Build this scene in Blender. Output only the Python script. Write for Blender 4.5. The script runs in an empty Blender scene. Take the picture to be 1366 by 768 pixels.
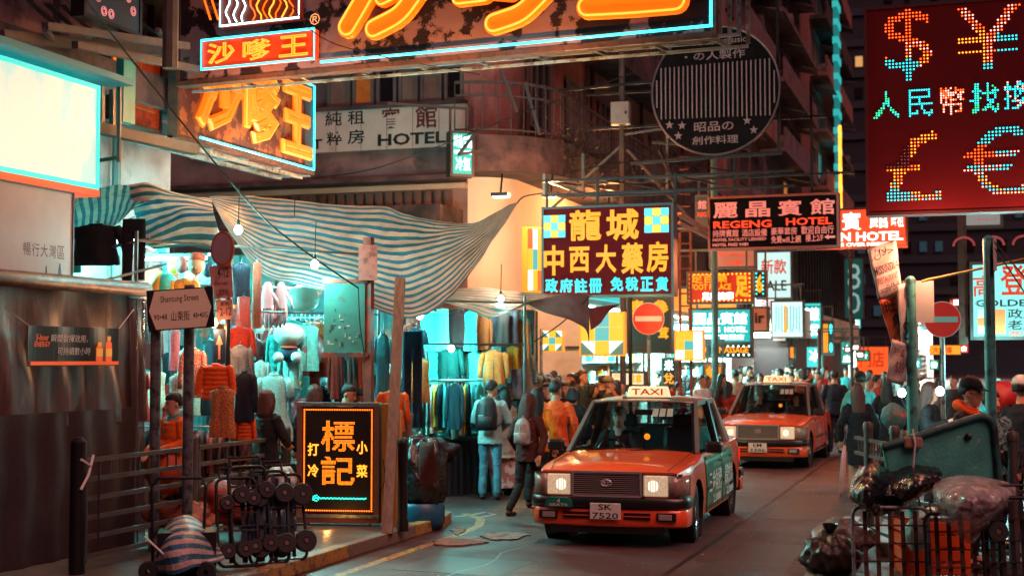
import bpy, bmesh, math, random
from math import sin, cos, pi, radians as R, atan2, sqrt, floor
from mathutils import Vector as V, Matrix as M4, noise as NZ
random.seed(7)
SC = bpy.context.scene
COL = SC.collection
# ------------------------------------------------------------------ camera
CAM_H, YAW, PITCH, FPX = 2.0, R(18.0), math.atan(94/1897), 1897.0
cd = bpy.data.cameras.new('camera'); cam = bpy.data.objects.new('camera', cd); COL.objects.link(cam)
cam.location = (0, 0, CAM_H); cam.rotation_euler = (pi/2+PITCH, 0, YAW)
cd.sensor_width = 36; cd.lens = 36*FPX/1366; cd.clip_end = 2000; cd.clip_start = .1
cd.dof.use_dof = True; cd.dof.focus_distance = 15.5; cd.dof.aperture_fstop = 2.0
SC.camera = cam
# ------------------------------------------------------------------ world, night sky glow
W = bpy.data.worlds.new('World'); SC.world = W; W.use_nodes = True
nt = W.node_tree; nt.nodes.clear()
wo = nt.nodes.new('ShaderNodeOutputWorld'); bg = nt.nodes.new('ShaderNodeBackground'); bg2 = nt.nodes.new('ShaderNodeBackground'); ad = nt.nodes.new('ShaderNodeAddShader')
sky = nt.nodes.new('ShaderNodeTexSky'); sky.sky_type = 'NISHITA'; sky.sun_disc = False
sky.sun_elevation = R(-4); sky.sun_rotation = R(160)
nt.links.new(sky.outputs[0], bg.inputs[0]); bg.inputs[1].default_value = 0.05
bg2.inputs[0].default_value = (0.42, 0.11, 0.21, 1); bg2.inputs[1].default_value = 0.08      # city glow on the night haze
nt.links.new(bg.outputs[0], ad.inputs[0]); nt.links.new(bg2.outputs[0], ad.inputs[1]); nt.links.new(ad.outputs[0], wo.inputs[0])
sl = bpy.data.lights.new('sun', 'SUN'); sl.energy = 1.3; sl.angle = R(40); sl.color = (1, .42, .40)
so = bpy.data.objects.new('sun', sl); COL.objects.link(so); so.rotation_euler = (R(42), 0, R(46))
vs = SC.view_settings; SC.display_settings.display_device = 'sRGB'
vs.view_transform = 'Standard'; vs.look = 'None'; vs.gamma = 1; vs.exposure = 0.6; vs.use_curve_mapping = False
cy = SC.cycles
cy.use_denoising = True; cy.max_bounces = 6; cy.diffuse_bounces = 3; cy.glossy_bounces = 3; cy.transmission_bounces = 5; cy.transparent_max_bounces = 10
cy.caustics_reflective = False; cy.caustics_refractive = False; cy.sample_clamp_indirect = 4.0
# ------------------------------------------------------------------ pixel helpers (photo 1366x768 -> metres)
_F = V((-sin(YAW)*cos(PITCH), cos(YAW)*cos(PITCH), sin(PITCH))); _Rt = V((cos(YAW), sin(YAW), 0)); _U = _Rt.cross(_F)
CP = V((0, 0, CAM_H))
def ray(px, py): return _F + _Rt*((px-683)/FPX) + _U*((384-py)/FPX)
def P(px, py, d): return CP + ray(px, py)*d
def onY(px, py, y): r = ray(px, py); return CP + r*(y/r.y)
def onX(px, py, x): r = ray(px, py); return CP + r*(x/r.x)
def onZ(px, py, z=0.0): r = ray(px, py); return CP + r*((z-CAM_H)/r.z)
def rectY(x0, y0, x1, y1, Y):
    a = onY(x0, (y0+y1)/2, Y); b = onY(x1, (y0+y1)/2, Y); xm = (x0+x1)/2
    t = onY(xm, y0, Y); u = onY(xm, y1, Y)
    return V(((a.x+b.x)/2, Y, u.z)), abs(b.x-a.x), t.z-u.z          # base centre, width, height
def rectX(x0, y0, x1, y1, X):
    a = onX(x0, (y0+y1)/2, X); b = onX(x1, (y0+y1)/2, X); xm = (x0+x1)/2
    t = onX(xm, y0, X); u = onX(xm, y1, X)
    return V((X, (a.y+b.y)/2, u.z)), abs(b.y-a.y), t.z-u.z
# ------------------------------------------------------------------ materials
def hx(h):
    h = h.lstrip('#'); o = []
    for i in (0, 2, 4):
        c = int(h[i:i+2], 16)/255; o.append(c/12.92 if c <= .04045 else ((c+.055)/1.055)**2.4)
    return tuple(o)+(1,)
MATS = {}
def mat(name, col='#808080', rough=.6, metal=0, var=0., vscale=6., bump=0., bscale=40., emit=None, es=0., alpha=1., trans=0., translucent=0., coat=0., dirt=None, dscale=3., dlo=.5, dhi=.62, stretch=None, spec=.5, crinkle=0.):
    """principled material with optional colour variation, bump and patches of wear"""
    if name in MATS: return MATS[name]
    m = bpy.data.materials.new(name); m.use_nodes = True; n = m.node_tree.nodes; l = m.node_tree.links
    b = n['Principled BSDF']; c = hx(col) if isinstance(col, str) else col
    b.inputs['Base Color'].default_value = c; b.inputs['Roughness'].default_value = rough; b.inputs['Metallic'].default_value = metal
    b.inputs['Specular IOR Level'].default_value = spec
    tc = None
    def coords(s):
        nonlocal tc
        if tc is None:
            tc = n.new('ShaderNodeTexCoord')
            if stretch:
                mp = n.new('ShaderNodeMapping'); mp.inputs['Scale'].default_value = stretch; l.new(tc.outputs['Object'], mp.inputs[0]); tc = mp
        return tc.outputs['Object'] if tc.bl_idname == 'ShaderNodeTexCoord' else tc.outputs[0]
    cur = None
    if var:
        t = n.new('ShaderNodeTexNoise'); t.inputs['Scale'].default_value = vscale; t.inputs['Detail'].default_value = 6; l.new(coords(0), t.inputs[0])
        mr = n.new('ShaderNodeMapRange'); mr.inputs[1].default_value = .3; mr.inputs[2].default_value = .7; mr.inputs[3].default_value = 1-var; mr.inputs[4].default_value = 1+var*.6; l.new(t.outputs['Fac'], mr.inputs[0])
        mx = n.new('ShaderNodeMix'); mx.data_type = 'RGBA'; mx.blend_type = 'MULTIPLY'; mx.inputs[0].default_value = 1; mx.inputs[6].default_value = c
        cb = n.new('ShaderNodeCombineColor'); [l.new(mr.outputs[0], cb.inputs[i]) for i in range(3)]; l.new(cb.outputs[0], mx.inputs[7]); cur = mx.outputs[2]
    if dirt:
        t = n.new('ShaderNodeTexNoise'); t.inputs['Scale'].default_value = dscale; t.inputs['Detail'].default_value = 8; t.inputs['Roughness'].default_value = .65; l.new(coords(0), t.inputs[0])
        mr = n.new('ShaderNodeMapRange'); mr.inputs[1].default_value = dlo; mr.inputs[2].default_value = dhi; l.new(t.outputs['Fac'], mr.inputs[0])
        mx = n.new('ShaderNodeMix'); mx.data_type = 'RGBA'; mx.inputs[6].default_value = c
        if cur: l.new(cur, mx.inputs[6])
        mx.inputs[7].default_value = hx(dirt); l.new(mr.outputs[0], mx.inputs[0]); cur = mx.outputs[2]
    if cur: l.new(cur, b.inputs['Base Color'])
    if bump:
        t = n.new('ShaderNodeTexNoise'); t.inputs['Scale'].default_value = bscale; t.inputs['Detail'].default_value = 5; l.new(coords(0), t.inputs[0])
        bp = n.new('ShaderNodeBump'); bp.inputs['Strength'].default_value = bump; bp.inputs['Distance'].default_value = .02; l.new(t.outputs['Fac'], bp.inputs['Height']); l.new(bp.outputs[0], b.inputs['Normal'])
    if crinkle:
        t = n.new('ShaderNodeTexNoise'); t.inputs['Scale'].default_value = 3; t.inputs['Detail'].default_value = 3; l.new(coords(0), t.inputs[0]); va = n.new('ShaderNodeVectorMath'); va.operation = 'MULTIPLY_ADD'; va.inputs[1].default_value = (.5, .5, .5); l.new(t.outputs['Color'], va.inputs[0]); l.new(coords(0), va.inputs[2])
        vo = n.new('ShaderNodeTexVoronoi'); vo.inputs['Scale'].default_value = crinkle; l.new(va.outputs[0], vo.inputs['Vector']); bp = n.new('ShaderNodeBump'); bp.inputs['Strength'].default_value = .9; bp.inputs['Distance'].default_value = .03; l.new(vo.outputs['Distance'], bp.inputs['Height']); l.new(bp.outputs[0], b.inputs['Normal'])
    if emit: b.inputs['Emission Color'].default_value = hx(emit) if isinstance(emit, str) else emit; b.inputs['Emission Strength'].default_value = es
    if coat: b.inputs['Coat Weight'].default_value = coat; b.inputs['Coat Roughness'].default_value = .04
    if trans: b.inputs['Transmission Weight'].default_value = trans
    b.inputs['Alpha'].default_value = alpha
    if translucent:
        out = n['Material Output']; tr = n.new('ShaderNodeBsdfTranslucent'); ms = n.new('ShaderNodeMixShader'); ms.inputs[0].default_value = translucent
        if cur: l.new(cur, tr.inputs[0])
        else: tr.inputs[0].default_value = c
        l.new(b.outputs[0], ms.inputs[1]); l.new(tr.outputs[0], ms.inputs[2]); l.new(ms.outputs[0], out.inputs[0])
    MATS[name] = m; return m
def glow(name, col, es): return mat(name, '#151515', .5, emit=col, es=es)
def glassm(name, tint=(.5, .6, .6, 1), a=.25, rough=.03):
    """thin pane: mostly see-through with a mirror-like sheen"""
    if name in MATS: return MATS[name]
    m = bpy.data.materials.new(name); m.use_nodes = True; n = m.node_tree.nodes; l = m.node_tree.links; n.clear()
    o = n.new('ShaderNodeOutputMaterial'); t = n.new('ShaderNodeBsdfTransparent'); g = n.new('ShaderNodeBsdfGlossy'); mx = n.new('ShaderNodeMixShader'); fr = n.new('ShaderNodeFresnel'); fr.inputs[0].default_value = 1.45
    md = n.new('ShaderNodeMath'); md.operation = 'ADD'; md.inputs[1].default_value = a; md.use_clamp = True
    t.inputs[0].default_value = tint; g.inputs['Roughness'].default_value = rough; g.inputs[0].default_value = (.8, .8, .8, 1)
    ml = n.new('ShaderNodeMath'); ml.operation = 'MULTIPLY'; ml.inputs[1].default_value = .55; l.new(fr.outputs[0], ml.inputs[0]); l.new(ml.outputs[0], md.inputs[0]); l.new(md.outputs[0], mx.inputs[0]); l.new(t.outputs[0], mx.inputs[1]); l.new(g.outputs[0], mx.inputs[2]); l.new(mx.outputs[0], o.inputs[0])
    MATS[name] = m; return m
def stripe_mat(name, cols, nst, axis=0, rough=.45, translucent=.45, var=.12):
    """woven plastic sheet with stripes along one uv axis"""
    if name in MATS: return MATS[name]
    m = bpy.data.materials.new(name); m.use_nodes = True; n = m.node_tree.nodes; l = m.node_tree.links; b = n['Principled BSDF']; out = n['Material Output']
    uv = n.new('ShaderNodeUVMap'); sp = n.new('ShaderNodeSeparateXYZ'); l.new(uv.outputs[0], sp.inputs[0])
    mu = n.new('ShaderNodeMath'); mu.operation = 'MULTIPLY'; mu.inputs[1].default_value = nst; l.new(sp.outputs[axis], mu.inputs[0])
    fr = n.new('ShaderNodeMath'); fr.operation = 'FRACT'; l.new(mu.outputs[0], fr.inputs[0])
    cr = n.new('ShaderNodeValToRGB'); cr.color_ramp.interpolation = 'CONSTANT'; l.new(fr.outputs[0], cr.inputs[0])
    el = cr.color_ramp.elements
    while len(el) < len(cols): el.new(.5)
    for i, (p, c) in enumerate(cols): el[i].position = p; el[i].color = hx(c)
    tc = n.new('ShaderNodeTexCoord'); t = n.new('ShaderNodeTexNoise'); t.inputs['Scale'].default_value = 5; t.inputs['Detail'].default_value = 6; l.new(tc.outputs['Object'], t.inputs[0])
    mr = n.new('ShaderNodeMapRange'); mr.inputs[1].default_value = .3; mr.inputs[2].default_value = .7; mr.inputs[3].default_value = 1-var*3; mr.inputs[4].default_value = 1; l.new(t.outputs['Fac'], mr.inputs[0])
    mx = n.new('ShaderNodeMix'); mx.data_type = 'RGBA'; mx.blend_type = 'MULTIPLY'; mx.inputs[0].default_value = 1; l.new(cr.outputs[0], mx.inputs[6]); l.new(mr.outputs[0], mx.inputs[7])
    l.new(mx.outputs[2], b.inputs['Base Color']); b.inputs['Roughness'].default_value = rough
    t2 = n.new('ShaderNodeTexNoise'); t2.inputs['Scale'].default_value = 8; t2.inputs['Detail'].default_value = 4; l.new(tc.outputs['Object'], t2.inputs[0])
    bp = n.new('ShaderNodeBump'); bp.inputs['Strength'].default_value = .9; bp.inputs['Distance'].default_value = .05; l.new(t2.outputs['Fac'], bp.inputs['Height']); l.new(bp.outputs[0], b.inputs['Normal'])
    tr = n.new('ShaderNodeBsdfTranslucent'); ms = n.new('ShaderNodeMixShader'); ms.inputs[0].default_value = translucent
    l.new(mx.outputs[2], tr.inputs[0]); l.new(b.outputs[0], ms.inputs[1]); l.new(tr.outputs[0], ms.inputs[2]); l.new(ms.outputs[0], out.inputs[0])
    MATS[name] = m; return m
# ------------------------------------------------------------------ mesh building
class MB:
    def __init__(s): s.v = []; s.f = []; s.m = []; s.uv = None
    def add(s, vs, fs, m=0):
        o = len(s.v); s.v += [tuple(p) for p in vs]; s.f += [tuple(i+o for i in f) for f in fs]; s.m += [m]*len(fs); return s
    def box(s, c, d, rz=0, m=0, M=None):
        x, y, z = d[0]/2, d[1]/2, d[2]/2; cs, sn = cos(rz), sin(rz)
        vs = []
        for k in (-1, 1):
            for (i, j) in ((-1, -1), (1, -1), (1, 1), (-1, 1)):
                p = V((i*x*cs-j*y*sn, i*x*sn+j*y*cs, k*z)); p = (M @ p) if M else p; vs.append(p+V(c))
        return s.add(vs, [(3, 2, 1, 0), (4, 5, 6, 7), (0, 1, 5, 4), (1, 2, 6, 5), (2, 3, 7, 6), (3, 0, 4, 7)], m)
    def bx(s, x0, x1, y0, y1, z0, z1, m=0): return s.box(((x0+x1)/2, (y0+y1)/2, (z0+z1)/2), (abs(x1-x0), abs(y1-y0), abs(z1-z0)), 0, m)
    def beam(s, a, b, w, h=None, m=0, up=V((0, 0, 1))):
        a = V(a); b = V(b); h = h or w; d = (b-a); L = d.length
        if L < 1e-6: return s
        d.normalize(); u = V(up)
        if abs(d.dot(u)) > .98: u = V((0, 1, 0)) if abs(d.y) < .9 else V((1, 0, 0))
        r = d.cross(u).normalized(); u = r.cross(d)
        vs = [a+r*i*w/2+u*j*h/2 for (i, j) in ((-1, -1), (1, -1), (1, 1), (-1, 1))]+[b+r*i*w/2+u*j*h/2 for (i, j) in ((-1, -1), (1, -1), (1, 1), (-1, 1))]
        return s.add(vs, [(0, 1, 2, 3), (7, 6, 5, 4), (4, 5, 1, 0), (5, 6, 2, 1), (6, 7, 3, 2), (7, 4, 0, 3)], m)
    def tube(s, pts, r, n=6, m=0, closed=False, sq=(1, 1)):
        pts = [V(p) for p in pts]; k = len(pts); rs = r if isinstance(r, (list, tuple)) else [r]*k
        vs = []; prev = None
        for i, p in enumerate(pts):
            d = (pts[(i+1) % k]-pts[i-1]) if closed else (pts[min(i+1, k-1)]-pts[max(i-1, 0)])
            d = d.normalized() if d.length > 1e-9 else V((0, 0, 1))
            if prev is None:
                u = V((0, 0, 1)) if abs(d.z) < .9 else V((1, 0, 0)); a = d.cross(u).normalized()
            else:
                a = (prev-d*prev.dot(d)); a = a.normalized() if a.length > 1e-6 else d.orthogonal().normalized()
            prev = a; b = d.cross(a)
            for j in range(n):
                t = 2*pi*j/n; vs.append(p+a*cos(t)*rs[i]*sq[0]+b*sin(t)*rs[i]*sq[1])
        fs = []
        for i in range(k if closed else k-1):
            i2 = (i+1) % k
            for j in range(n): fs.append((i*n+j, i*n+(j+1) % n, i2*n+(j+1) % n, i2*n+j))
        if not closed: fs.append(tuple(range(n-1, -1, -1))); fs.append(tuple((k-1)*n+j for j in range(n)))
        return s.add(vs, fs, m)
    def cyl(s, a, b, r, r2=None, n=16, m=0): return s.tube([a, b], [r, r if r2 is None else r2], n, m)
    def lathe(s, prof, n=16, o=(0, 0, 0), ax='z', m=0, arc=2*pi):
        vs = []; o = V(o); full = abs(arc-2*pi) < 1e-6; k = n if full else n+1
        for (r, z) in prof:
            for j in range(k):
                t = arc*j/n; c, q = r*cos(t), r*sin(t)
                vs.append(o+(V((c, q, z)) if ax == 'z' else V((z, c, q)) if ax == 'x' else V((q, z, c))))
        fs = []
        for i in range(len(prof)-1):
            for j in range(n if full else n): j2 = (j+1) % k; fs.append((i*k+j, i*k+j2, (i+1)*k+j2, (i+1)*k+j))
        return s.add(vs, fs, m)
    def ball(s, c, r, n=8, k=6, m=0, sc=(1, 1, 1)):
        vs = [V(c)+V((0, 0, -r*sc[2]))]; c = V(c)
        for i in range(1, k):
            t = -pi/2+pi*i/k
            for j in range(n): a = 2*pi*j/n; vs.append(c+V((r*cos(t)*cos(a)*sc[0], r*cos(t)*sin(a)*sc[1], r*sin(t)*sc[2])))
        vs.append(c+V((0, 0, r*sc[2]))); fs = []
        for j in range(n): fs.append((0, 1+(j+1) % n, 1+j))
        for i in range(k-2):
            for j in range(n): a = 1+i*n; fs.append((a+j, a+(j+1) % n, a+n+(j+1) % n, a+n+j))
        e = len(vs)-1; a = 1+(k-2)*n
        for j in range(n): fs.append((a+j, a+(j+1) % n, e))
        return s.add(vs, fs, m)
    def prism(s, poly, y0, y1, m=0, f=lambda x, z, y: (x, y, z)):
        n = len(poly); vs = [f(x, z, y0) for x, z in poly]+[f(x, z, y1) for x, z in poly]
        ar = sum(poly[i][0]*poly[(i+1) % n][1]-poly[(i+1) % n][0]*poly[i][1] for i in range(n))
        fs = [tuple(range(n)), tuple(range(2*n-1, n-1, -1))]+[((i+1) % n, i, n+i, n+(i+1) % n) for i in range(n)]
        if (ar < 0) == (y0 < y1): fs = [tuple(reversed(q)) for q in fs]
        return s.add(vs, fs, m)
    def grid(s, rows, m=0, closed=False, flip=False):
        nr, nc = len(rows), len(rows[0]); vs = [p for r in rows for p in r]; fs = []
        for i in range(nr-1):
            for j in range(nc if closed else nc-1):
                q = (i*nc+j, i*nc+(j+1) % nc, (i+1)*nc+(j+1) % nc, (i+1)*nc+j); fs.append(q[::-1] if flip else q)
        return s.add(vs, fs, m)
    def bolt(s, c, r, h, m=0): return s.box(c, (r*2, h, r*2), 0, m)
    def build(s, name, mats, parent=None, smooth=False, bevel=0, solid=0, wc=False, sub=0, ang=None):
        me = bpy.data.meshes.new(name); vv = s.v
        if wc and parent is not None:
            Mi = root_matrix(parent).inverted(); vv = [tuple(Mi @ V(p)) for p in vv]
        me.from_pydata(vv, [], s.f)
        mats = mats if isinstance(mats, (list, tuple)) else [mats]
        for mm in mats: me.materials.append(mm)
        if len(mats) > 1: me.polygons.foreach_set('material_index', s.m)
        if s.uv:
            ul = me.uv_layers.new(name='UVMap')
            for lp in me.loops: ul.data[lp.index].uv = s.uv[lp.vertex_index]
        if smooth:
            me.polygons.foreach_set('use_smooth', [True]*len(me.polygons))
            if ang: me.set_sharp_from_angle(angle=R(ang))
        me.update()
        o = bpy.data.objects.new(name, me); COL.objects.link(o); o.parent = parent
        if solid: md = o.modifiers.new('s', 'SOLIDIFY'); md.thickness = solid; md.offset = 0
        if bevel: md = o.modifiers.new('b', 'BEVEL'); md.width = bevel; md.segments = 2; md.limit_method = 'ANGLE'; md.angle_limit = R(40)
        if sub: md = o.modifiers.new('u', 'SUBSURF'); md.levels = sub; md.render_levels = sub
        return o
def root_matrix(o):
    m = M4.LocRotScale(o.location, o.rotation_euler, o.scale)
    return root_matrix(o.parent) @ m if o.parent else m
def tag(o, label, cat, group=None, kind=None):
    if label: o['label'] = label
    if cat: o['category'] = cat
    if group: o['group'] = group
    if kind: o['kind'] = kind
    return o
def thing(name, label, cat, loc=(0, 0, 0), rz=0, group=None):
    o = bpy.data.objects.new(name, None); COL.objects.link(o); o.location = loc; o.rotation_euler = (0, 0, rz); o.empty_display_size = .1
    return tag(o, label, cat, group)
def struct(o): o['kind'] = 'structure'; return o
def stuff(o): o['kind'] = 'stuff'; return o
def copy_tree(o, parent=None, loc=None, rz=None, label=None, group=None):
    c = o.copy(); COL.objects.link(c); c.parent = parent
    if loc is not None: c.location = loc
    if rz is not None: c.rotation_euler = (0, 0, rz)
    if label: c['label'] = label
    if group: c['group'] = group
    for ch in list(o.children): copy_tree(ch, c)
    return c
def setmat(o, m, slot=0):
    """a material of its own for one object although the mesh is shared"""
    o.material_slots[slot].link = 'OBJECT'; o.material_slots[slot].material = m
# ------------------------------------------------------------------ lettering
_TC = {}
def tgeo(s, off=0., ext=0., outline=0.):
    k = (s, off, ext, outline)
    if k not in _TC:
        c = bpy.data.curves.new('t', 'FONT'); c.body = s; c.size = 1; c.offset = off; c.resolution_u = 2
        if outline: c.fill_mode = 'NONE'; c.bevel_depth = outline; c.bevel_resolution = 1
        else: c.fill_mode = 'FRONT'
        o = bpy.data.objects.new('t', c); me = bpy.data.meshes.new_from_object(o)
        vs = [tuple(v.co) for v in me.vertices]; fs = [tuple(p.vertices) for p in me.polygons]
        bpy.data.meshes.remove(me); bpy.data.objects.remove(o); bpy.data.curves.remove(c)
        _TC[k] = (vs, fs)
    return _TC[k]
def text(mb, s, cx, cz, w, h, y, off=0., outline=0., m=0, slant=0.):
    """letters fitted into a w x h box round (cx, cz) on the plane y of a sign that faces -y; outline gives tubes"""
    vs, fs = tgeo(s, off, 0, outline)
    if not vs: return mb
    x0 = min(v[0] for v in vs); x1 = max(v[0] for v in vs); y0 = min(v[1] for v in vs); y1 = max(v[1] for v in vs)
    sx = w/(x1-x0); sy = h/(y1-y0); st = (sx+sy)/2
    if w and not h: sy = sx
    out = [(cx+(v[0]-(x0+x1)/2)*sx+slant*(v[1]-(y0+y1)/2)*sy, y-v[2]*st, cz+(v[1]-(y0+y1)/2)*sy) for v in vs]
    return mb.add(out, fs, m)
def inside_pts(s, cx, cz, w, h, pitch, off=0.):
    if off:
        acc = set(); e = off*w*1.1
        for dx, dz in ((0, 0), (e, 0), (-e, 0), (0, e), (0, -e), (e*.7, e*.7), (-e*.7, e*.7), (e*.7, -e*.7), (-e*.7, -e*.7)):
            acc |= set((round(x/pitch), round(z/pitch)) for x, z in inside_pts(s, cx+dx, cz+dz, w-2*e, h-2*e, pitch))
        return [(i*pitch, j*pitch) for i, j in sorted(acc)]
    vs, fs = tgeo(s, 0)
    x0 = min(v[0] for v in vs); x1 = max(v[0] for v in vs); y0 = min(v[1] for v in vs); y1 = max(v[1] for v in vs)
    q = [(cx+(v[0]-(x0+x1)/2)*w/(x1-x0), cz+(v[1]-(y0+y1)/2)*h/(y1-y0)) for v in vs]
    pts = set(); n = 0
    for f in fs:
        for t in range(1, len(f)-1):
            a, b, c = q[f[0]], q[f[t]], q[f[t+1]]
            den = (b[1]-c[1])*(a[0]-c[0])+(c[0]-b[0])*(a[1]-c[1])
            if abs(den) < 1e-12: continue
            for i in range(int(floor(min(a[0], b[0], c[0])/pitch)), int(max(a[0], b[0], c[0])/pitch)+2):
                for j in range(int(floor(min(a[1], b[1], c[1])/pitch)), int(max(a[1], b[1], c[1])/pitch)+2):
                    x, z = i*pitch, j*pitch
                    u = ((b[1]-c[1])*(x-c[0])+(c[0]-b[0])*(z-c[1]))/den; v = ((c[1]-a[1])*(x-c[0])+(a[0]-c[0])*(z-c[1]))/den
                    if u >= -.001 and v >= -.001 and u+v <= 1.001: pts.add((i, j))
    return [(i*pitch, j*pitch) for i, j in sorted(pts)]
def bulb(mb, x, z, y, r, m=0):
    """one small lamp on a sign that faces -y"""
    vs = [(x+r*cos(t*pi/3), y, z+r*sin(t*pi/3)) for t in range(6)]+[(x+r*.7*cos(t*pi/3), y-r*.9, z+r*.7*sin(t*pi/3)) for t in range(6)]+[(x, y-r*1.3, z)]
    fs = [(t, (t+1) % 6, 6+(t+1) % 6, 6+t) for t in range(6)]+[(6+t, 6+(t+1) % 6, 12) for t in range(6)]
    return mb.add(vs, fs, m)
# common materials
M_steel = mat('painted steel grey', '#4a4644', .5, .3, var=.25, dirt='#5b2f1c', dscale=9, dlo=.56, dhi=.68)
M_dark = mat('dark metal', '#161417', .45, .4, var=.3)
M_black = mat('black plastic', '#0b0b0d', .45)
M_rust = mat('rusty iron', '#4d2a20', .7, .3, var=.4, dirt='#2a1410', dscale=12)
M_galv = mat('galvanised steel', '#7d8587', .45, .6, var=.2, dirt='#4d443e', dscale=7)
M_white = mat('white paint', '#c9c4bd', .5, var=.1)
M_rope = mat('cord black', '#0c0a0b', .7)
def lamp(parent, loc, col, e, r=.05, name='lamp_light'):
    ld = bpy.data.lights.new(name, 'POINT'); ld.energy = e; ld.color = col; ld.shadow_soft_size = r
    o = bpy.data.objects.new(name, ld); COL.objects.link(o); o.location = loc; o.parent = parent; return o
def sign_lights(root, pts, col, e):
    """the glow a lit sign throws in front of itself"""
    for p in pts: lamp(root, p, col, e*1.5, .02, 'sign_glow')
TEAL = (.12, .95, .9); WARM = (1, .42, .16); CREAM = (1, .82, .6)
ORD = ['first', 'second', 'third', 'fourth', 'fifth', 'sixth', 'seventh', 'eighth', 'ninth', 'tenth', 'eleventh', 'twelfth', 'thirteenth', 'fourteenth', 'fifteenth', 'sixteenth', 'seventeenth', 'eighteenth', 'nineteenth', 'twentieth']
def ordw(n):
    if n <= 20: return ORD[n-1]
    t = {2: 'twenty', 3: 'thirty', 4: 'forty'}[n//10]; return t+('-'+ORD[n % 10-1] if n % 10 else 'th').replace('twentyth', 'twentieth')
# ================================================================== ground
def asphalt():
    m = bpy.data.materials.new('asphalt'); m.use_nodes = True; n = m.node_tree.nodes; l = m.node_tree.links; b = n['Principled BSDF']
    tc = n.new('ShaderNodeTexCoord')
    def noise(s, d=6, ro=.6):
        t = n.new('ShaderNodeTexNoise'); t.inputs['Scale'].default_value = s; t.inputs['Detail'].default_value = d; t.inputs['Roughness'].default_value = ro; l.new(tc.outputs['Object'], t.inputs[0]); return t
    a = noise(.5, 8, .7); cr = n.new('ShaderNodeValToRGB'); l.new(a.outputs['Fac'], cr.inputs[0])
    cr.color_ramp.elements[0].position = .2; cr.color_ramp.elements[0].color = (.050, .022, .023, 1); cr.color_ramp.elements[1].position = .85; cr.color_ramp.elements[1].color = (.088, .040, .040, 1)
    g = noise(160, 2); mx = n.new('ShaderNodeMix'); mx.data_type = 'RGBA'; mx.blend_type = 'OVERLAY'; mx.inputs[0].default_value = .55; l.new(cr.outputs[0], mx.inputs[6]); l.new(g.outputs['Fac'], mx.inputs[7]); sn = noise(2.6, 9, .75); sm = n.new('ShaderNodeMapRange'); sm.inputs[1].default_value = .56; sm.inputs[2].default_value = .66; sm.inputs[3].default_value = 1; sm.inputs[4].default_value = .45; l.new(sn.outputs['Fac'], sm.inputs[0]); m2 = n.new('ShaderNodeMix'); m2.data_type = 'RGBA'; m2.blend_type = 'MULTIPLY'; m2.inputs[0].default_value = 1; l.new(mx.outputs[2], m2.inputs[6]); l.new(sm.outputs[0], m2.inputs[7]); l.new(m2.outputs[2], b.inputs['Base Color'])
    r = noise(1.1, 7); mr = n.new('ShaderNodeMapRange'); mr.inputs[1].default_value = .35; mr.inputs[2].default_value = .65; mr.inputs[3].default_value = .42; mr.inputs[4].default_value = .62; l.new(r.outputs['Fac'], mr.inputs[0]); l.new(mr.outputs[0], b.inputs['Roughness'])
    b.inputs['Specular IOR Level'].default_value = .35; q = noise(55, 4); bp = n.new('ShaderNodeBump'); bp.inputs['Strength'].default_value = .5; bp.inputs['Distance'].default_value = .012; l.new(q.outputs['Fac'], bp.inputs['Height']); l.new(bp.outputs[0], b.inputs['Normal'])
    return m
M_asph = asphalt()
g = MB(); rows = []
ys = [-30, -10, 0, 5, 8, 10, 12, 14, 16, 18, 20, 24, 30, 40, 60, 90, 140, 220, 400]; xs = [-120, -40, -20, -12, -9, -6, -4.5, -3, -1.5, 0, 3, 8, 20, 60, 160]
g.grid([[(x, y, 0) for x in xs] for y in ys]); struct(g.build('road', M_asph))
# worn tar seam, lane edge lines, painted strokes
M_tar = mat('tar seam', '#0d0b0d', .35)
M_yel = mat('yellow road paint', '#b8863a', .5, var=.4, vscale=20, dirt='#2a2422', dscale=16, dlo=.5, dhi=.58)
M_wht = mat('white road paint', '#b9b4ab', .5, var=.3, vscale=20, dirt='#2a2628', dscale=10, dlo=.5, dhi=.6)
def strip(name, pts, w, z, m):
    mb = MB(); rows = []
    for i, p in enumerate(pts):
        a = V(pts[max(i-1, 0)]); b = V(pts[min(i+1, len(pts)-1)]); d = (b-a).normalized(); nrm = V((-d.y, d.x)); p = V(p)
        rows.append([(p.x+nrm.x*w/2, p.y+nrm.y*w/2, z), (p.x-nrm.x*w/2, p.y-nrm.y*w/2, z)])
    mb.grid(rows); return struct(mb.build(name, m))
seam = [(-2.75+.012*sin(y*1.3), y) for y in range(0, 60, 1)]
strip('road_seam', seam, .05, .004, M_tar)
strip('road_seam', [(-2.66, 14.1), (-1.9, 14.05), (-1.1, 13.9)], .04, .0045, M_tar)
strip('yellow_line', [(-5.62, y) for y in [1, 8, 10, 12, 14, 15.6]], .11, .004, M_yel)
strip('yellow_line', [(-5.62, 15.6), (-5.68, 16.2), (-5.9, 16.9), (-6.3, 17.4)], .11, .0042, M_yel)
strip('white_line', [(-1.45, y) for y in [12, 14, 15]], .16, .004, M_wht)
strip('white_line', [(-1.5, y) for y in [17.3, 18.6]], .2, .004, M_wht)
strip('white_line', [(-1.5, y) for y in [22, 26]], .14, .004, M_wht)
strip('painted_stroke', [tuple(onZ(x, y).xy) for x, y in [(607, 689), (625, 687), (648, 683), (660, 686), (640, 690)]], .07, .004, M_wht)
M_patch = mat('tarmac patch', '#3b2c2c', .45, var=.3, vscale=9, bump=.4, bscale=70)
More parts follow.
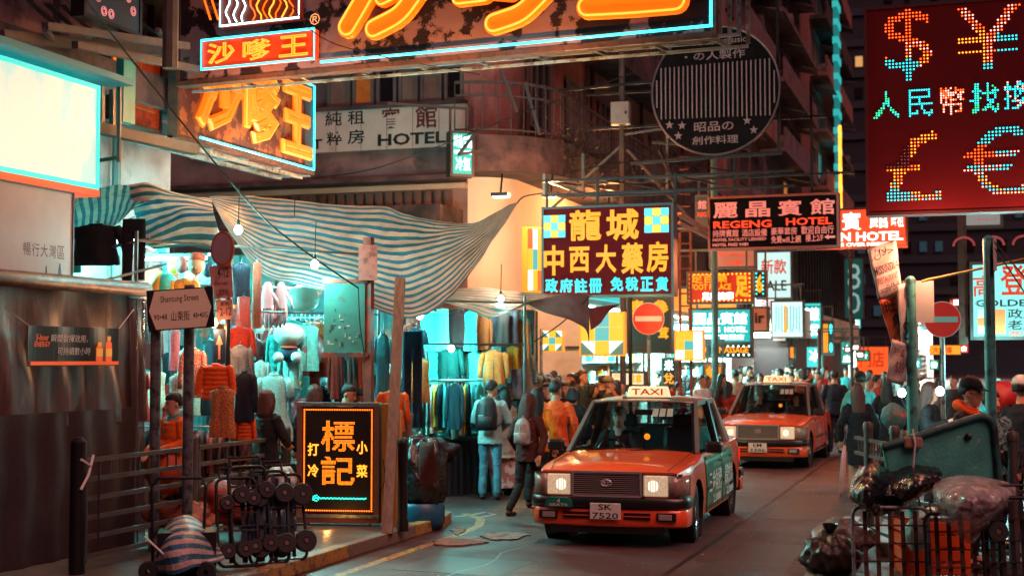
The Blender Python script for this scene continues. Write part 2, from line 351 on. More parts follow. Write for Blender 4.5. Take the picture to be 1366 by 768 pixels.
for pts in ([(-5.3, 12.6), (-4.2, 12.5), (-4.15, 13.5), (-5.25, 13.6)], [(-2.6, 12.2), (-1.7, 12.3), (-1.75, 15.6), (-2.5, 15.5)], [(-2.55, 18), (-1.8, 18), (-1.9, 21.5), (-2.6, 21.4)], [(-6.9, 18), (-5.6, 18.3), (-5.7, 19.2), (-7, 19)]):
    mb = MB(); mb.prism(pts, .001, .0032, f=lambda x, z, y: (x, z, y)); struct(mb.build('road_patch', M_patch))
mb = MB(); mb.lathe([(0, .0075), (.33, .0075), (.33, .001)], 32, (-1.9, 13.2, 0)); mh = struct(mb.build('manhole_cover', mat('cast iron', '#1b1719', .35, .6, var=.3)))
mb = MB()
for k in range(7): mb.bx(-2.13+k*.075, -2.10+k*.075, 12.95, 13.45, .0078, .011)
mb.build('cover_ribs', MATS['cast iron'], mh)
strip('road_seam', [(-6.4+.25*k, 17.6+.06*sin(k*2.1)) for k in range(14)], .03, .0045, M_tar)
strip('road_seam', [(-4.6+.07*sin(k*1.7), 9.5+.45*k) for k in range(14)], .025, .0046, M_tar)
# left pavement island with a rounded corner, kerb stones round it
M_pave = None
def paver():
    m = bpy.data.materials.new('concrete pavers'); m.use_nodes = True; n = m.node_tree.nodes; l = m.node_tree.links; b = n['Principled BSDF']
    tc = n.new('ShaderNodeTexCoord'); br = n.new('ShaderNodeTexBrick'); l.new(tc.outputs['Object'], br.inputs[0]); br.inputs['Scale'].default_value = 1
    br.inputs['Brick Width'].default_value = .2; br.inputs['Row Height'].default_value = .1; br.inputs['Mortar Size'].default_value = .006
    br.inputs['Color1'].default_value = hx('#5d534e'); br.inputs['Color2'].default_value = hx('#463e3c'); br.inputs['Mortar'].default_value = hx('#191617')
    l.new(br.outputs[0], b.inputs['Base Color']); b.inputs['Roughness'].default_value = .5
    bp = n.new('ShaderNodeBump'); bp.inputs['Strength'].default_value = .9; bp.inputs['Distance'].default_value = .008; bp.invert = True; l.new(br.outputs['Fac'], bp.inputs['Height']); l.new(bp.outputs[0], b.inputs['Normal'])
    return m
M_pave = paver()
M_kerb = mat('kerb granite', '#6d655c', .55, var=.3, vscale=25, bump=.2)
M_kerby = mat('kerb painted yellow', '#9a7a3f', .55, var=.35, vscale=25, dirt='#4a4240', dscale=9)
def pavement(pts, name):
    mb = MB(); mb.prism([(p[0], p[1]) for p in pts], 0.001, .12, f=lambda x, z, y: (x, z, y)); o = struct(mb.build(name, M_pave)); return o
cor = [(-7.2+1.05*cos(t), 15.95+1.05*sin(t)) for t in [0, .3, .6, .9, 1.2, pi/2]]
left_pave = pavement([(-6.15, -6)]+cor+[(-40, 17.0), (-40, -6)], 'pavement')
far_pave = pavement([(-7.9, 26.2), (-7.6, 26.6), (-7.6, 120), (-40, 120), (-40, 25.6), (-8.6, 25.6)], 'pavement')
rc = [(.6+1.5*cos(t), 15.6+1.5*sin(t)) for t in [pi, pi+.4, pi+.8, pi+1.2, 1.5*pi]]
right_pave = pavement([(-.9, 120)]+rc+[(40, 14.1), (40, 120)], 'pavement')
def kerbs(path, par, m, n0=0):
    for i in range(len(path)-1):
        a, b = V(path[i]), V(path[i+1]); d = (b-a); L = d.length; d.normalize(); mb = MB()
        mb.box(((a.x+b.x)/2, (a.y+b.y)/2, .066), (L-.012, .14, .133), atan2(d.y, d.x))
        mb.build('kerb_stone', m if not isinstance(m, list) else m[(i//2) % 2], par, bevel=.012)
kerbs([(-6.075, y) for y in [6, 6.9, 7.8, 8.7, 9.6, 10.5, 11.4, 12.3, 13.2, 14.1, 15, 15.95]]+[(-7.2+1.12*cos(t), 15.95+1.12*sin(t)) for t in [.45, .9, 1.3]]+[(-7.2, 17.07), (-8.1, 17.07), (-9, 17.07)], left_pave, [M_kerb, M_kerby])
kerbs([(-.97, y) for y in range(40, 15, -1)]+[(.6+1.57*cos(t), 15.6+1.57*sin(t)) for t in [pi+.3, pi+.7, pi+1.1, 1.5*pi]]+[(1.5, 14.03), (2.4, 14.03)], right_pave, M_kerb)
kerbs([(-7.53, y) for y in range(27, 60, 2)], far_pave, M_kerb)
# litter on the asphalt
M_card = mat('flattened cardboard', '#8a665a', .8, var=.45, vscale=9, bump=.5, dirt='#4a3634', dscale=7)
def litter(name, label, pix, m=M_card, cat='litter', z=.006):
    rj = random.Random(len(label)); c = []
    for i in range(len(pix)):
        a, b = pix[i], pix[(i+1) % len(pix)]
        for k in range(4): f = k/4; c.append(onZ(a[0]+(b[0]-a[0])*f+(rj.uniform(-3, 3) if k else 0), a[1]+(b[1]-a[1])*f+(rj.uniform(-1.3, 1.3) if k else 0)))
    mb = MB(); n = len(c)
    mb.prism([(p.x, p.y) for p in c], z, z+.012, f=lambda x, zz, y: (x, zz, y)); tag(mb.build(name, m), label, cat)
litter('flattened_cardboard', 'torn flat piece of cardboard on the road left of the nearer taxi', [(640, 716), (655, 711), (700, 711), (708, 715), (690, 720), (655, 721)], cat='cardboard')
litter('flattened_cardboard', 'torn sheet of cardboard on the road by the tyre-black bundle', [(577, 723), (597, 719), (640, 719), (652, 724), (610, 729), (585, 728)], cat='cardboard')
litter('flattened_cardboard', 'crumpled scrap of brown paper at the kerb corner', [(600, 708), (615, 704), (622, 708), (612, 715)], cat='cardboard')
sp = MB(); rnd = random.Random(3)
for i in range(160):
    x = rnd.uniform(-5.2, -.9); y = rnd.uniform(11.5, 22); s = rnd.uniform(.008, .028); a = rnd.uniform(0, 3)
    sp.box((x, y, .008), (s, s*rnd.uniform(.4, 1), .006), a)
tag(sp.build('paper_scraps', mat('scrap paper', '#aaa49b', .7)), 'specks of paper trodden onto the road', 'litter', kind='stuff')
# ================================================================== buildings
M_conc = mat('stained concrete', '#6e5756', .8, var=.35, vscale=2.2, dirt='#2b2223', dscale=1.3, dlo=.52, dhi=.7, bump=.25, bscale=12)
M_concd = mat('sooty concrete', '#4a3739', .85, var=.4, vscale=2.5, dirt='#1b1415', dscale=1.6, dlo=.45, dhi=.62, bump=.3, bscale=10)
M_cream = mat('cream render', '#a59182', .75, var=.2, vscale=1.5, dirt='#5f4b46', dscale=1.0, dlo=.55, dhi=.8, bump=.1)
M_pinkw = mat('pink tenement render', '#8f5f58', .8, var=.25, vscale=1.2, dirt='#3f2c2b', dscale=.8, dlo=.5, dhi=.72)
M_greyw = mat('grey tenement render', '#6a595d', .8, var=.25, vscale=1.2, dirt='#332c30', dscale=.7, dlo=.5, dhi=.72)
M_frame = mat('aluminium window frame', '#6d6765', .45, .4)
M_pane = mat('dark window pane', '#191419', .12, 0, spec=.6)
M_panew = mat('window pane with drawn curtain', '#7a6259', .35, var=.25, vscale=3)
M_lit = glow('lit window pane', '#ff9a4a', 1.1)
M_litc = glow('lit cool window pane', '#6fe6df', .9)
M_ac = mat('air conditioner casing', '#77706c', .6, var=.2, dirt='#453632', dscale=5)
def window(parent, c, ux, w, h, pane, mull=2, name='window'):
    """frame with pane sub-part on a facade; ux is the facade's own right hand direction"""
    up = V((0, 0, 1)); c = V(c); nrm = ux.cross(up); mb = MB(); t = .06
    for sx in (-1, 1): mb.beam(c+ux*sx*(w/2-t/2)-up*h/2+nrm*.03, c+ux*sx*(w/2-t/2)+up*h/2+nrm*.03, t, .08, up=nrm)
    for sz in (-1, 1): mb.beam(c+up*sz*(h/2-t/2)-ux*(w/2-t)+nrm*.03, c+up*sz*(h/2-t/2)+ux*(w/2-t)+nrm*.03, .08, t)
    for k in range(1, mull): x = -w/2+w*k/mull; mb.beam(c+ux*x-up*(h/2-t)+nrm*.03, c+ux*x+up*(h/2-t)+nrm*.03, .045, .06, up=nrm)
    o = mb.build(name, M_frame, parent, wc=True)
    p = MB(); a = c+nrm*.012
    p.add([a-ux*(w/2-.02)-up*(h/2-.02), a+ux*(w/2-.02)-up*(h/2-.02), a+ux*(w/2-.02)+up*(h/2-.02), a-ux*(w/2-.02)+up*(h/2-.02)], [(0, 1, 2, 3)])
    p.build('pane', pane, o, wc=True); return o
def acunit(parent, c, ux, s=1.):
    up = V((0, 0, 1)); c = V(c); nrm = ux.cross(up); rz = atan2(ux.y, ux.x); mb = MB()
    mb.box(c+nrm*.22*s, (.72*s, .42*s, .5*s), rz)
    for k in range(5): mb.box(c+nrm*.435*s+up*(-.18+.09*k)*s, (.6*s, .012, .03), rz)
    mb.beam(c-ux*.3*s-up*.29*s, c-ux*.3*s-up*.29*s+nrm*.42*s, .03); mb.beam(c+ux*.3*s-up*.29*s, c+ux*.3*s-up*.29*s+nrm*.42*s, .03)
    return mb.build('air_conditioner', M_ac, parent, wc=True)
UXs, UYs = V((1, 0, 0)), V((0, 1, 0))
# ---- near building on the left: blank concrete wall along the street
b = thing('concrete_building', 'soot stained concrete building at the left edge behind the light box', 'building', (-14, 6, 0))
mb = MB(); mb.bx(-18, -10.2, -8, 16.6, 0, 14); mb.build('wall', M_conc, b, wc=True)
mb = MB(); mb.bx(-10.2, -9.7, -8, 16.8, 5.15, 5.55); mb.bx(-10.2, -9.85, -8, 16.7, 6.6, 6.8); mb.build('concrete_ledge', M_concd, b, wc=True)
mb = MB()
for y in range(-6, 17, 2): mb.bx(-10.2, -10.1, y, y+.18, 5.6, 14)
mb.build('pilaster', M_concd, b, wc=True)
mb = MB(); mb.tube([(-10.1, 15.2, 0), (-10.1, 15.2, 12)], .06, 8); mb.tube([(-10.1, 12.2, 4), (-10.1, 12.2, 12)], .05, 8); mb.build('drain_pipe', M_steel, b, wc=True)
for y in (3, 5, 7, 9, 11, 13): window(b, (-10.18, y, 8.6), UYs, 1.4, 1.3, M_pane, 2)
# ---- corner building with the hotel board
YF = 26.4; XC = -8.7
hb = thing('hotel_building', 'old corner building with the black lettered hotel board and curved balcony', 'building', (-14, 32, 0))
def zat(py, px=520, Y=YF): return onY(px, py, Y).z
z_can, z_b0, z_b1, z_w0, z_w1 = zat(292), zat(200), zat(140), zat(136), zat(88)
mb = MB(); mb.bx(-30, XC-.8, YF, YF+12, 0, z_w0-.15); mb.bx(-30, XC-.8, YF, YF+12, z_w1+.3, 24); mb.bx(-30, XC-.8, YF+.45, YF+12, z_w0-.15, z_w1+.3); mb.build('wall', M_conc, hb, wc=True)
mb = MB(); mb.bx(-30, XC-.9, YF-1.3, YF-.002, z_can-.25, z_can+.12); mb.bx(-30, XC-.82, YF-.5, YF-.003, zat(246), zat(240)); mb.build('concrete_canopy', M_concd, hb, wc=True)
mb = MB()
for i in range(88):
    x = -28.2+i*.21; mb.bx(x, x+.12, YF-.13, YF-.01, zat(288), zat(258))
mb.build('corrugated_shutter', mat('corrugated shutter', '#5b3f3a', .6, var=.3), hb, wc=True)
mb = MB(); mb.bx(-30, XC-.8, YF-.16, YF-.004, zat(256), zat(249)); mb.build('pale_band', M_cream, hb, wc=True)
xl, xr = onY(405, 170, YF).x, onY(623, 170, YF).x
board = MB(); board.bx(xl-2.6, xr, YF-.09, YF-.005, z_b0, z_b1); bo = board.build('hotel_board', mat('weathered white board', '#b7a79c', .6, var=.12, vscale=3, dirt='#7f655e', dscale=2, dlo=.6, dhi=.8), hb, wc=True)
for i in range(12): mb = MB(); x = xl-2.6+i*(xr-xl+2.6)/11; mb.bx(x-.008, x+.008, YF-.094, YF-.091, z_b0, z_b1); mb.build('board_joint', mat('board joint', '#7d6a62', .7), bo, wc=True)
M_ink = mat('black sign paint', '#120d10', .5); M_redp = mat('dark red sign paint', '#5e1a1a', .5, var=.2)
def wtext(name, s, x0, y0, x1, y1, Y, m, parent, off=0., out=.004):
    c, w, h = rectY(x0, y0, x1, y1, Y); t = MB(); text(t, s, c.x, c.z+h/2, w, h, Y-out, off); return t.build(name, m, parent, wc=True)
for s, a, mm, off in (('HOTEL', (504, 177, 595, 193), M_ink, .03), ('賓', (508, 144, 534, 173), M_redp, .012), ('館', (554, 140, 583, 171), M_redp, .012), ('純', (434, 149, 456, 168), M_ink, .01), ('租', (464, 148, 486, 166), M_ink, .01), ('粹', (436, 176, 456, 194), M_ink, .01), ('房', (464, 173, 486, 192), M_ink, .01), ('T', (417, 186, 430, 199), M_ink, .03)):
    wtext('lettering', s, *a, YF-.092, mm, bo, off)
bounds = [428, 462, 494, 524, 553, 585, 614]
for i in range(6):
    x0, x1 = onY(bounds[i]+2, 112, YF).x, onY(bounds[i+1]-2, 112, YF).x
    window(hb, ((x0+x1)/2, YF+.3, (z_w0+z_w1)/2), UXs, x1-x0, z_w1-z_w0, [M_panew, mat('orange curtain pane', '#a35a26', .4, var=.3, emit='#8a3c12', es=.25), M_pane, M_panew, M_panew, M_pane][i], 1)
mb = MB(); mb.bx(-30, XC-.8, YF-.12, YF-.006, z_w0-.14, z_w0-.06); mb.build('sill', M_concd, hb, wc=True)
for k in range(5):
    for i in range(6):
        if k: window(hb, (-11.2-i*1.6, YF+.0, z_w1+1.6+(k-1)*3), UXs, 1.3, 1.4, M_pane, 2)
# curved corner: round wall, balcony slab and railing following it, then the flank along the street
def arc(r, n=10, off=0.): return [(XC-.8+r*sin(t)+off, YF+.8-r*cos(t)) for t in [pi/2*i/n for i in range(n+1)]]
mb = MB(); a = arc(.8); mb.grid([[(p[0], p[1], 0) for p in a]+[(XC, YF+14, 0)], [(p[0], p[1], z_can+1.0) for p in a]+[(XC, YF+14, z_can+1.0)]])
mb.build('round_corner_wall', mat('pale corner render', '#c4b5a5', .7, var=.08, vscale=1.5), hb, wc=True, smooth=True, ang=40)
def sweep(mb, path, x_in, x_out, z0, z1):
    rows = []
    for i, p in enumerate(path):
        a = V(path[max(i-1, 0)]); c = V(path[min(i+1, len(path)-1)]); d = (c-a).normalized(); nr = V((d.y, -d.x))
        rows.append([(p[0]+nr.x*o, p[1]+nr.y*o, z) for o, z in ((x_in, z0), (x_out, z0), (x_out, z1), (x_in, z1))])
    mb.grid(rows, closed=True); mb.add(rows[0], [(0, 1, 2, 3)]); mb.add(rows[-1], [(3, 2, 1, 0)])
path = [(-12.2, YF)]+arc(.8)+[(XC, YF+3+2*i) for i in range(12)]
zb = zat(236, 640); zt = zat(190, 640)
mb = MB(); sweep(mb, path[1:], -.05, 1.05, zb, zt); mb.build('balcony_slab', M_concd, hb, wc=True)
zr = zt+1.05
for i in range(len(path)-1):
    if i == 0: continue
mb = MB(); sweep(mb, path[1:], .93, .98, zr-.05, zr); sweep(mb, path[1:], .94, .97, zr-.3, zr-.26); sweep(mb, path[1:], .94, .97, zt+.1, zt+.13); rail = mb.build('balcony_railing', M_steel, hb, wc=True)
pts = []
for i in range(1, len(path)-1):
    a, c = V(path[i]), V(path[i+1]); L = (c-a).length; k = max(1, int(L/.17)); d = (c-a).normalized(); nr = V((d.y, -d.x))
    for j in range(k): q = a+(c-a)*(j/k)+nr*.955; pts.append(q)
bal = MB(); bal.cyl((0, 0, 0), (0, 0, zr-zt-.06), .012, n=5); b0 = None
for q in pts[:150]:
    if b0 is None: b0 = bal.build('baluster', M_steel, rail); o = b0
    else: o = b0.copy(); COL.objects.link(o)
    o.parent = rail; o.location = (q.x+14, q.y-32, zt+.02)
# upper wall of the flank above the balcony, set back, with windows, pipes and air conditioners
mb = MB(); mb.grid([[(p[0]-.3, p[1]+.2, zt) for p in arc(.7)]+[(XC-.3, YF+24, zt)], [(p[0]-.3, p[1]+.2, 26) for p in arc(.7)]+[(XC-.3, YF+24, 26)]]); mb.bx(XC-6, XC-.35, YF+12, YF+24, 0, 26)
mb.build('upper_wall', M_pinkw, hb, wc=True)
for k in range(6):
    for j in range(7):
        y = YF+3.2+j*3; z = zt+1.5+k*3.1
        window(hb, (XC-.3, y, z), UYs, 1.5, 1.6, [M_pane, M_panew, M_pane, M_pane, M_lit][(j*3+k*2) % 5 if k > 1 else (j+k) % 3], 3)
        if (j+k) % 2: acunit(hb, (XC-.3, y+1.3, z-.5), UYs)
for y in (YF+2.1, YF+7.5, YF+13, YF+19): mb = MB(); mb.tube([(XC-.22, y, zt), (XC-.22, y, 25)], .06, 6); mb.build('drain_pipe', M_rust, hb, wc=True)
for k in range(1, 5):
    mb = MB(); mb.bx(XC-.4, XC+.55, YF+2, YF+23.8, zt+k*3.1-.1, zt+k*3.1+.08); mb.bx(XC+.48, XC+.55, YF+2, YF+23.8, zt+k*3.1+.08, zt+k*3.1+.8); mb.build('balcony_slab', M_concd if k % 2 else M_conc, hb, wc=True)
# planting spilling from the balcony edge
lf = MB(); rnd = random.Random(5)
for i in range(900):
    q = pts[rnd.randrange(8, 40)]; p = V((q.x+rnd.gauss(.1, .14), q.y+rnd.gauss(-.05, .2), zt+rnd.gauss(-.05, .3))); s = rnd.uniform(.03, .07); a = V((rnd.uniform(-1, 1), rnd.uniform(-1, 1), rnd.uniform(-1, 1))).normalized(); c = a.orthogonal().normalized()
    lf.add([p, p+a*s+c*s*.4, p+a*s*2, p+a*s-c*s*.4], [(0, 1, 2, 3)])
stuff(tag(lf.build('ivy', mat('ivy leaf', '#2e3320', .6, var=.5)), 'straggling plants hanging over the curved balcony edge', 'plant'))
# ---- the row beyond: tall tenements along the left side of the street
def tenement(name, label, x, y0, y1, h, wm, seed, fl=3.0, z0=0, bay=2.6, oh=.9):
    rnd = random.Random(seed); b = thing(name, label, 'building', (x-5, (y0+y1)/2, 0))
    mb = MB(); mb.bx(x-11, x, y0, y1, 0, h); mb.build('wall', wm, b, wc=True)
    n = max(1, int((y1-y0)/bay)); k = 0; z = 5.0
    while z+2 < h:
        mb = MB(); mb.bx(x+.001, x+oh, y0+.15, y1-.15, z-.2, z)
        if rnd.random() < .75: mb.bx(x+oh-.09, x+oh, y0+.15, y1-.15, z, z+.85)
        mb.build('balcony', [wm, M_conc, M_concd][rnd.randrange(3)], b, wc=True)
        for j in range(n):
            y = y0+(j+.5)*(y1-y0)/n; r = rnd.random()
            window(b, (x, y, z+1.55), UYs, (y1-y0)/n*.62, 1.5, M_lit if r < .1 else M_litc if r < .14 else M_panew if r < .4 else M_pane, 3)
            if rnd.random() < .5: acunit(b, (x+oh*.3, y+.9, z+.5), UYs)
        for j in range(max(1, n//2)):                                           # metal awnings over the windows
            y = y0+rnd.uniform(.5, y1-y0-1.5); a = MB(); a.add([(x+.02, y, z+2.5), (x+.02, y+1.6, z+2.5), (x+oh+.25, y+1.6, z+2.2), (x+oh+.25, y, z+2.2)], [(0, 1, 2, 3)]); a.build('awning', M_galv, b, wc=True, solid=.03)
        z += fl; k += 1
    # end wall facing the viewer: a few small windows and pipes
    z = 6
    while z+2 < h:
        window(b, (x-1.6, y0, z+1.4), UXs, 1.1, 1.2, M_pane, 2); acunit(b, (x-3, y0, z+.9), UXs); z += fl
    for q in (.5, 2.4): mb = MB(); mb.tube([(x-q, y0-.07, 4), (x-q, y0-.07, h)], .07, 6); mb.build('drain_pipe', M_rust, b, wc=True)
    return b
tenement('tenement_block', 'pink grey tenement with stacked balconies just past the curved balcony', -8.5, 50.8, 60, 30, M_pinkw, 1)
tenement('tenement_block', 'grey tenement tower right of the round striped sign', -8.4, 60.6, 74, 42, M_greyw, 2)
tenement('tenement_block', 'tall narrow tenement with lit metal awnings beside the teal neon strip', -8.0, 75, 92, 52, M_pinkw, 3)
# dark tower closing the view, glassy office block with a pale ledge
dt = thing('office_tower', 'dark office tower with faint windows closing the end of the street', 'building', (10, 190, 0))
mb = MB(); mb.bx(-16, 40, 186, 200, 0, 90); mb.build('wall', mat('dark tower cladding', '#1b2530', .6, var=.2, vscale=.3), dt, wc=True)
rnd = random.Random(9)
for k in range(20):
    mb = MB(); mb.bx(-16, 40, 185.7, 185.99, 6+k*4, 6.9+k*4); mb.build('floor_band', mat('tower floor band', '#2a3742', .6), dt, wc=True)
for k in range(19):
    for j in range(22):
        if rnd.random() < .5:
            mb = MB(); x = -14+j*1.9; mb.bx(x, x+.9, 185.8, 185.98, 7.4+k*4, 8.7+k*4); mb.build('window', [M_pane, M_pane, glow('faint tower window', '#4f8c9c', .10), M_pane, glow('warm tower window', '#ffb56b', .5)][rnd.choice([0, 0, 0, 2, 2, 2, 4] if rnd.random() < .5 else [0, 2])], dt, wc=True)
ob = thing('glass_office_block', 'dark ribbed glass block with a pale first floor ledge past the signs', 'building', (-10, 105, 0))
c, w, h = rectX(1062, 330, 1128, 455, -6.6)
y0, y1 = onX(1058, 420, -6.6).y, onX(1136, 420, -6.6).y
z0, z1 = onX(1100, 455, -6.6).z, onX(1100, 424, -6.6).z; z2 = onX(1075, 325, -6.6).z
mb = MB(); mb.bx(-20, -6.6, y0, y1, 3.2, z2+.6); mb.build('glass_wall', mat('tinted curtain wall', '#22343a', .2, .2, var=.3, vscale=.4), ob, wc=True)
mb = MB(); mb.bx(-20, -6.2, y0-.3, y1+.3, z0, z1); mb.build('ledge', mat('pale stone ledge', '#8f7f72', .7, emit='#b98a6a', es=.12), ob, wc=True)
mb = MB(); mb.bx(-20, -6.8, y0, y1, 0, 3.2); mb.build('ground_floor', M_dark, ob, wc=True)
for i in range(26): mb = MB(); y = y0+(y1-y0)*i/25; mb.bx(-6.6, -6.4, y-.12, y+.12, z1+.05, z2+.6); mb.build('mullion', M_dark, ob, wc=True)
# low shop building on the right side of the street, just outside the picture
rb = thing('shop_building', 'low concrete shop building along the right pavement past the railing', 'building', (14, 60, 0)); UN = V((0, -1, 0))
mb = MB(); mb.bx(8.5, 18, 24, 110, .12, 7.5); mb.build('wall', M_greyw, rb, wc=True); mb = MB(); mb.bx(7.2, 8.499, 24, 110, 3.3, 3.6); mb.build('canopy', M_concd, rb, wc=True)
for k in range(16):
    window(rb, (8.5, 27+k*5, 5.3), UN, 2.6, 1.5, M_pane if k % 3 else M_lit, 3); window(rb, (8.5, 27+k*5, 1.75), UN, 3.6, 2.6, M_litc if k % 2 else M_lit, 2, 'shop_window')
    if k % 2: acunit(rb, (8.5, 29.5+k*5, 4.6), UN)
# ================================================================== signs
def sign_root(name, label, base, w, h, rz=0, depth=.14, cat='sign', face=None, frame=None, fw=.04, edge=None, group=None):
    """box sign: root at the middle of its lower edge, local x to the right, faces local -y"""
    r = thing(name, label, cat, base, rz, group)
    mb = MB(); mb.bx(-w/2, w/2, -depth/2, depth/2, 0, h); mb.build('panel', face or M_dark, r)
    f = MB()
    for x in (-w/2, w/2): f.bx(x-fw/2, x+fw/2, -depth/2-.012, depth/2+.012, -fw/2, h+fw/2)
    for z in (0, h): f.bx(-w/2+fw/2, w/2-fw/2, -depth/2-.010, depth/2+.010, z-fw/2, z+fw/2)
    f.build('frame', frame or M_steel, r); return r, -depth/2
def letters(root, s, cx, cz, w, h, y, m, off=0., outline=0., name='lettering', slant=0.):
    t = MB()
    if off > .011 and not outline:                                      # bold: flat glyph plus a rounded rim of the same paint
        text(t, s, cx, cz, w*.96, h*.96, y-.006, 0, 0, slant=slant); text(t, s, cx, cz, w, h, y-.006, 0, min(off, .05), slant=slant)
    else: text(t, s, cx, cz, w, h, y-.006, 0 if outline else off, outline, slant=slant)
    return t.build(name, m, root)
def neon(root, pts, m, r=.012, closed=False, name='neon_tube', y=0): t = MB(); t.tube([(x, y-.03, z) for x, z in pts], r, 6, closed=closed); return t.build(name, m, root)
def leds(root, s, cx, cz, w, h, y, pitch, r, ms, colf=None, off=0., name='lamp_cluster', seed=1):
    t = MB(); rn = random.Random(seed)
    for x, z in inside_pts(s, cx, cz, w, h, pitch, off): bulb(t, x, z, y-.002, r, colf((x-cx)/w+.5, (z-cz)/h+.5, rn) if colf else 0)
    return stuff(t.build(name, ms, root))
def frame_bulbs(root, w, h, y, pitch, r, m, inset=.03):
    t = MB(); nx = int((w-2*inset)/pitch); nz = int((h-2*inset)/pitch)
    for i in range(nx+1):
        x = -w/2+inset+(w-2*inset)*i/nx; bulb(t, x, inset, y, r); bulb(t, x, h-inset, y, r)
    for i in range(1, nz):
        z = inset+(h-2*inset)*i/nz; bulb(t, -w/2+inset, z, y, r); bulb(t, w/2-inset, z, y, r)
    return stuff(t.build('border_lamps', m, root))
N_yel = glow('neon yellow tube', '#ffb13a', 1.25); N_or = glow('neon orange fill', '#ff6a08', 1.1); N_cy = glow('neon cyan tube', '#2fe4f2', 3.0); N_cyd = glow('neon teal tube', '#1fd3cf', 2.6)
N_wh = glow('neon white cyan', '#c9ffff', 4.); N_red = glow('neon red tube', '#ff3318', 3.2); N_amb = glow('amber lamp', '#ff8a1e', 3.); N_ambd = glow('amber glyph', '#ff7a14', 2.4)
L_or = glow('orange led', '#ff4a14', 3.2); L_yl = glow('yellow led', '#ff8a22', 2.8); L_cy = glow('cyan led', '#18d2d8', 2.4); L_pk = glow('pink white led', '#ff9a8a', 2.6); L_gr = glow('green led', '#1fc47a', 2.); L_off = mat('dead led', '#6d5a5c', .4)
# ---- big neon board along the top of the picture, peeling paint behind fat strokes
M_peel = mat('peeling sign paint', '#1a0c11', .8, spec=.2, var=.2, dirt='#6f5254', dscale=2.3, dlo=.47, dhi=.5, bump=.35, bscale=9)
rzb = R(-5.5); base = P(605, 80, 16.2)
ux = V((cos(rzb), sin(rzb), 0)); nb = V((sin(rzb), -cos(rzb), 0))
def on_board(px, py):
    r = ray(px, py); t = (base-CP).dot(nb)/r.dot(nb); q = CP+r*t-base; return q.dot(ux), q.z
xa, _ = on_board(243, 100); xb, _ = on_board(955, 60); 
zs = lambda x, z: (x, z)
hB = 2.6
root, yf = sign_root('neon_signboard', 'huge peeling neon board with fat yellow characters across the top', base+ux*((xa+xb)/2), xb-xa, hB, rzb, .16, 'neon sign', M_peel, M_rust, .06)
ox = (xa+xb)/2
def bpt(px, py): x, z = on_board(px, py); return (x-ox, z)
def blob(pix, wd, n=8):
    """outline of a fat rounded stroke through pixel points, in board coordinates"""
    pts = [V(bpt(*p)) for p in pix]; w = wd/2; out = []; fine = []
    for i in range(len(pts)-1):
        for k in range(6): fine.append(pts[i].lerp(pts[i+1], k/6))
    fine.append(pts[-1])
    for _ in range(4): fine = [fine[0]]+[(fine[i-1]+fine[i]*2+fine[i+1])/4 for i in range(1, len(fine)-1)]+[fine[-1]]
    def nrm(i): d = (fine[min(i+1, len(fine)-1)]-fine[max(i-1, 0)]).normalized(); return V((-d.y, d.x)), d
    for i in range(len(fine)): out.append(fine[i]+nrm(i)[0]*w)
    nn, d = nrm(len(fine)-1); out += [fine[-1]+nn*w*cos(t)+d*w*sin(t) for t in [pi*k/n for k in range(1, n)]]
    for i in reversed(range(len(fine))): out.append(fine[i]-nrm(i)[0]*w)
    nn, d = nrm(0); out += [fine[0]-nn*w*cos(t)-d*w*sin(t) for t in [pi*k/n for k in range(1, n)]]
    return [(p.x, p.y) for p in out]
S_ = .0085
strokes = [([(474, 40), (489, 15), (503, -10)], .27), ([(509, 43), (545, 25), (577, -22)], .25), ([(520, 3), (552, -14)], .2), ([(470, -40), (500, -52)], .26), ([(462, -85), (492, -96)], .26), ([(545, -50), (545, -120)], .24), ([(520, -60), (505, -90)], .2), ([(570, -60), (592, -92)], .2),
           ([(622, 2), (655, -2)], .2), ([(668, 36), (705, 24), (736, -8)], .25), ([(655, -8), (690, -5)], .2), ([(665, -30), (720, -40)], .2), ([(630, -30), (628, -100)], .2), ([(670, -70), (735, -84)], .2), ([(700, -95), (702, -140)], .2), ([(612, -100), (648, -104)], .2),
           ([(792, 14), (850, 11), (908, 6)], .27), ([(810, -62), (890, -70)], .25), ([(800, -135), (900, -146)], .25), ([(850, -130), (852, -10)], .24)]
M_body = mat('sign letter body', '#c96a18', .5, emit='#ff6606', es=.72)  # emission stands in for neon light falling on the letter bodies
for pix, wd in strokes:
    o = blob(pix, wd); t = MB(); t.prism(o, yf-.03, yf-.10); so_ = t.build('letter_stroke', M_body, root)
    # neon outline a little inside the edge
    c = blob(pix, wd*.74); t = MB(); t.tube([(x, yf-.125, z) for x, z in c], .013, 6, closed=True); t.build('neon_tube', N_yel, so_)
sign_lights(root, [(x, -.5, -.45) for x in (-2.2, -.9, .4, 1.7)], (1, .40, .10), 45); sign_lights(root, [(x, -.3, -.4) for x in (-1.5, 1.2)], (.15, .9, 1), 10)
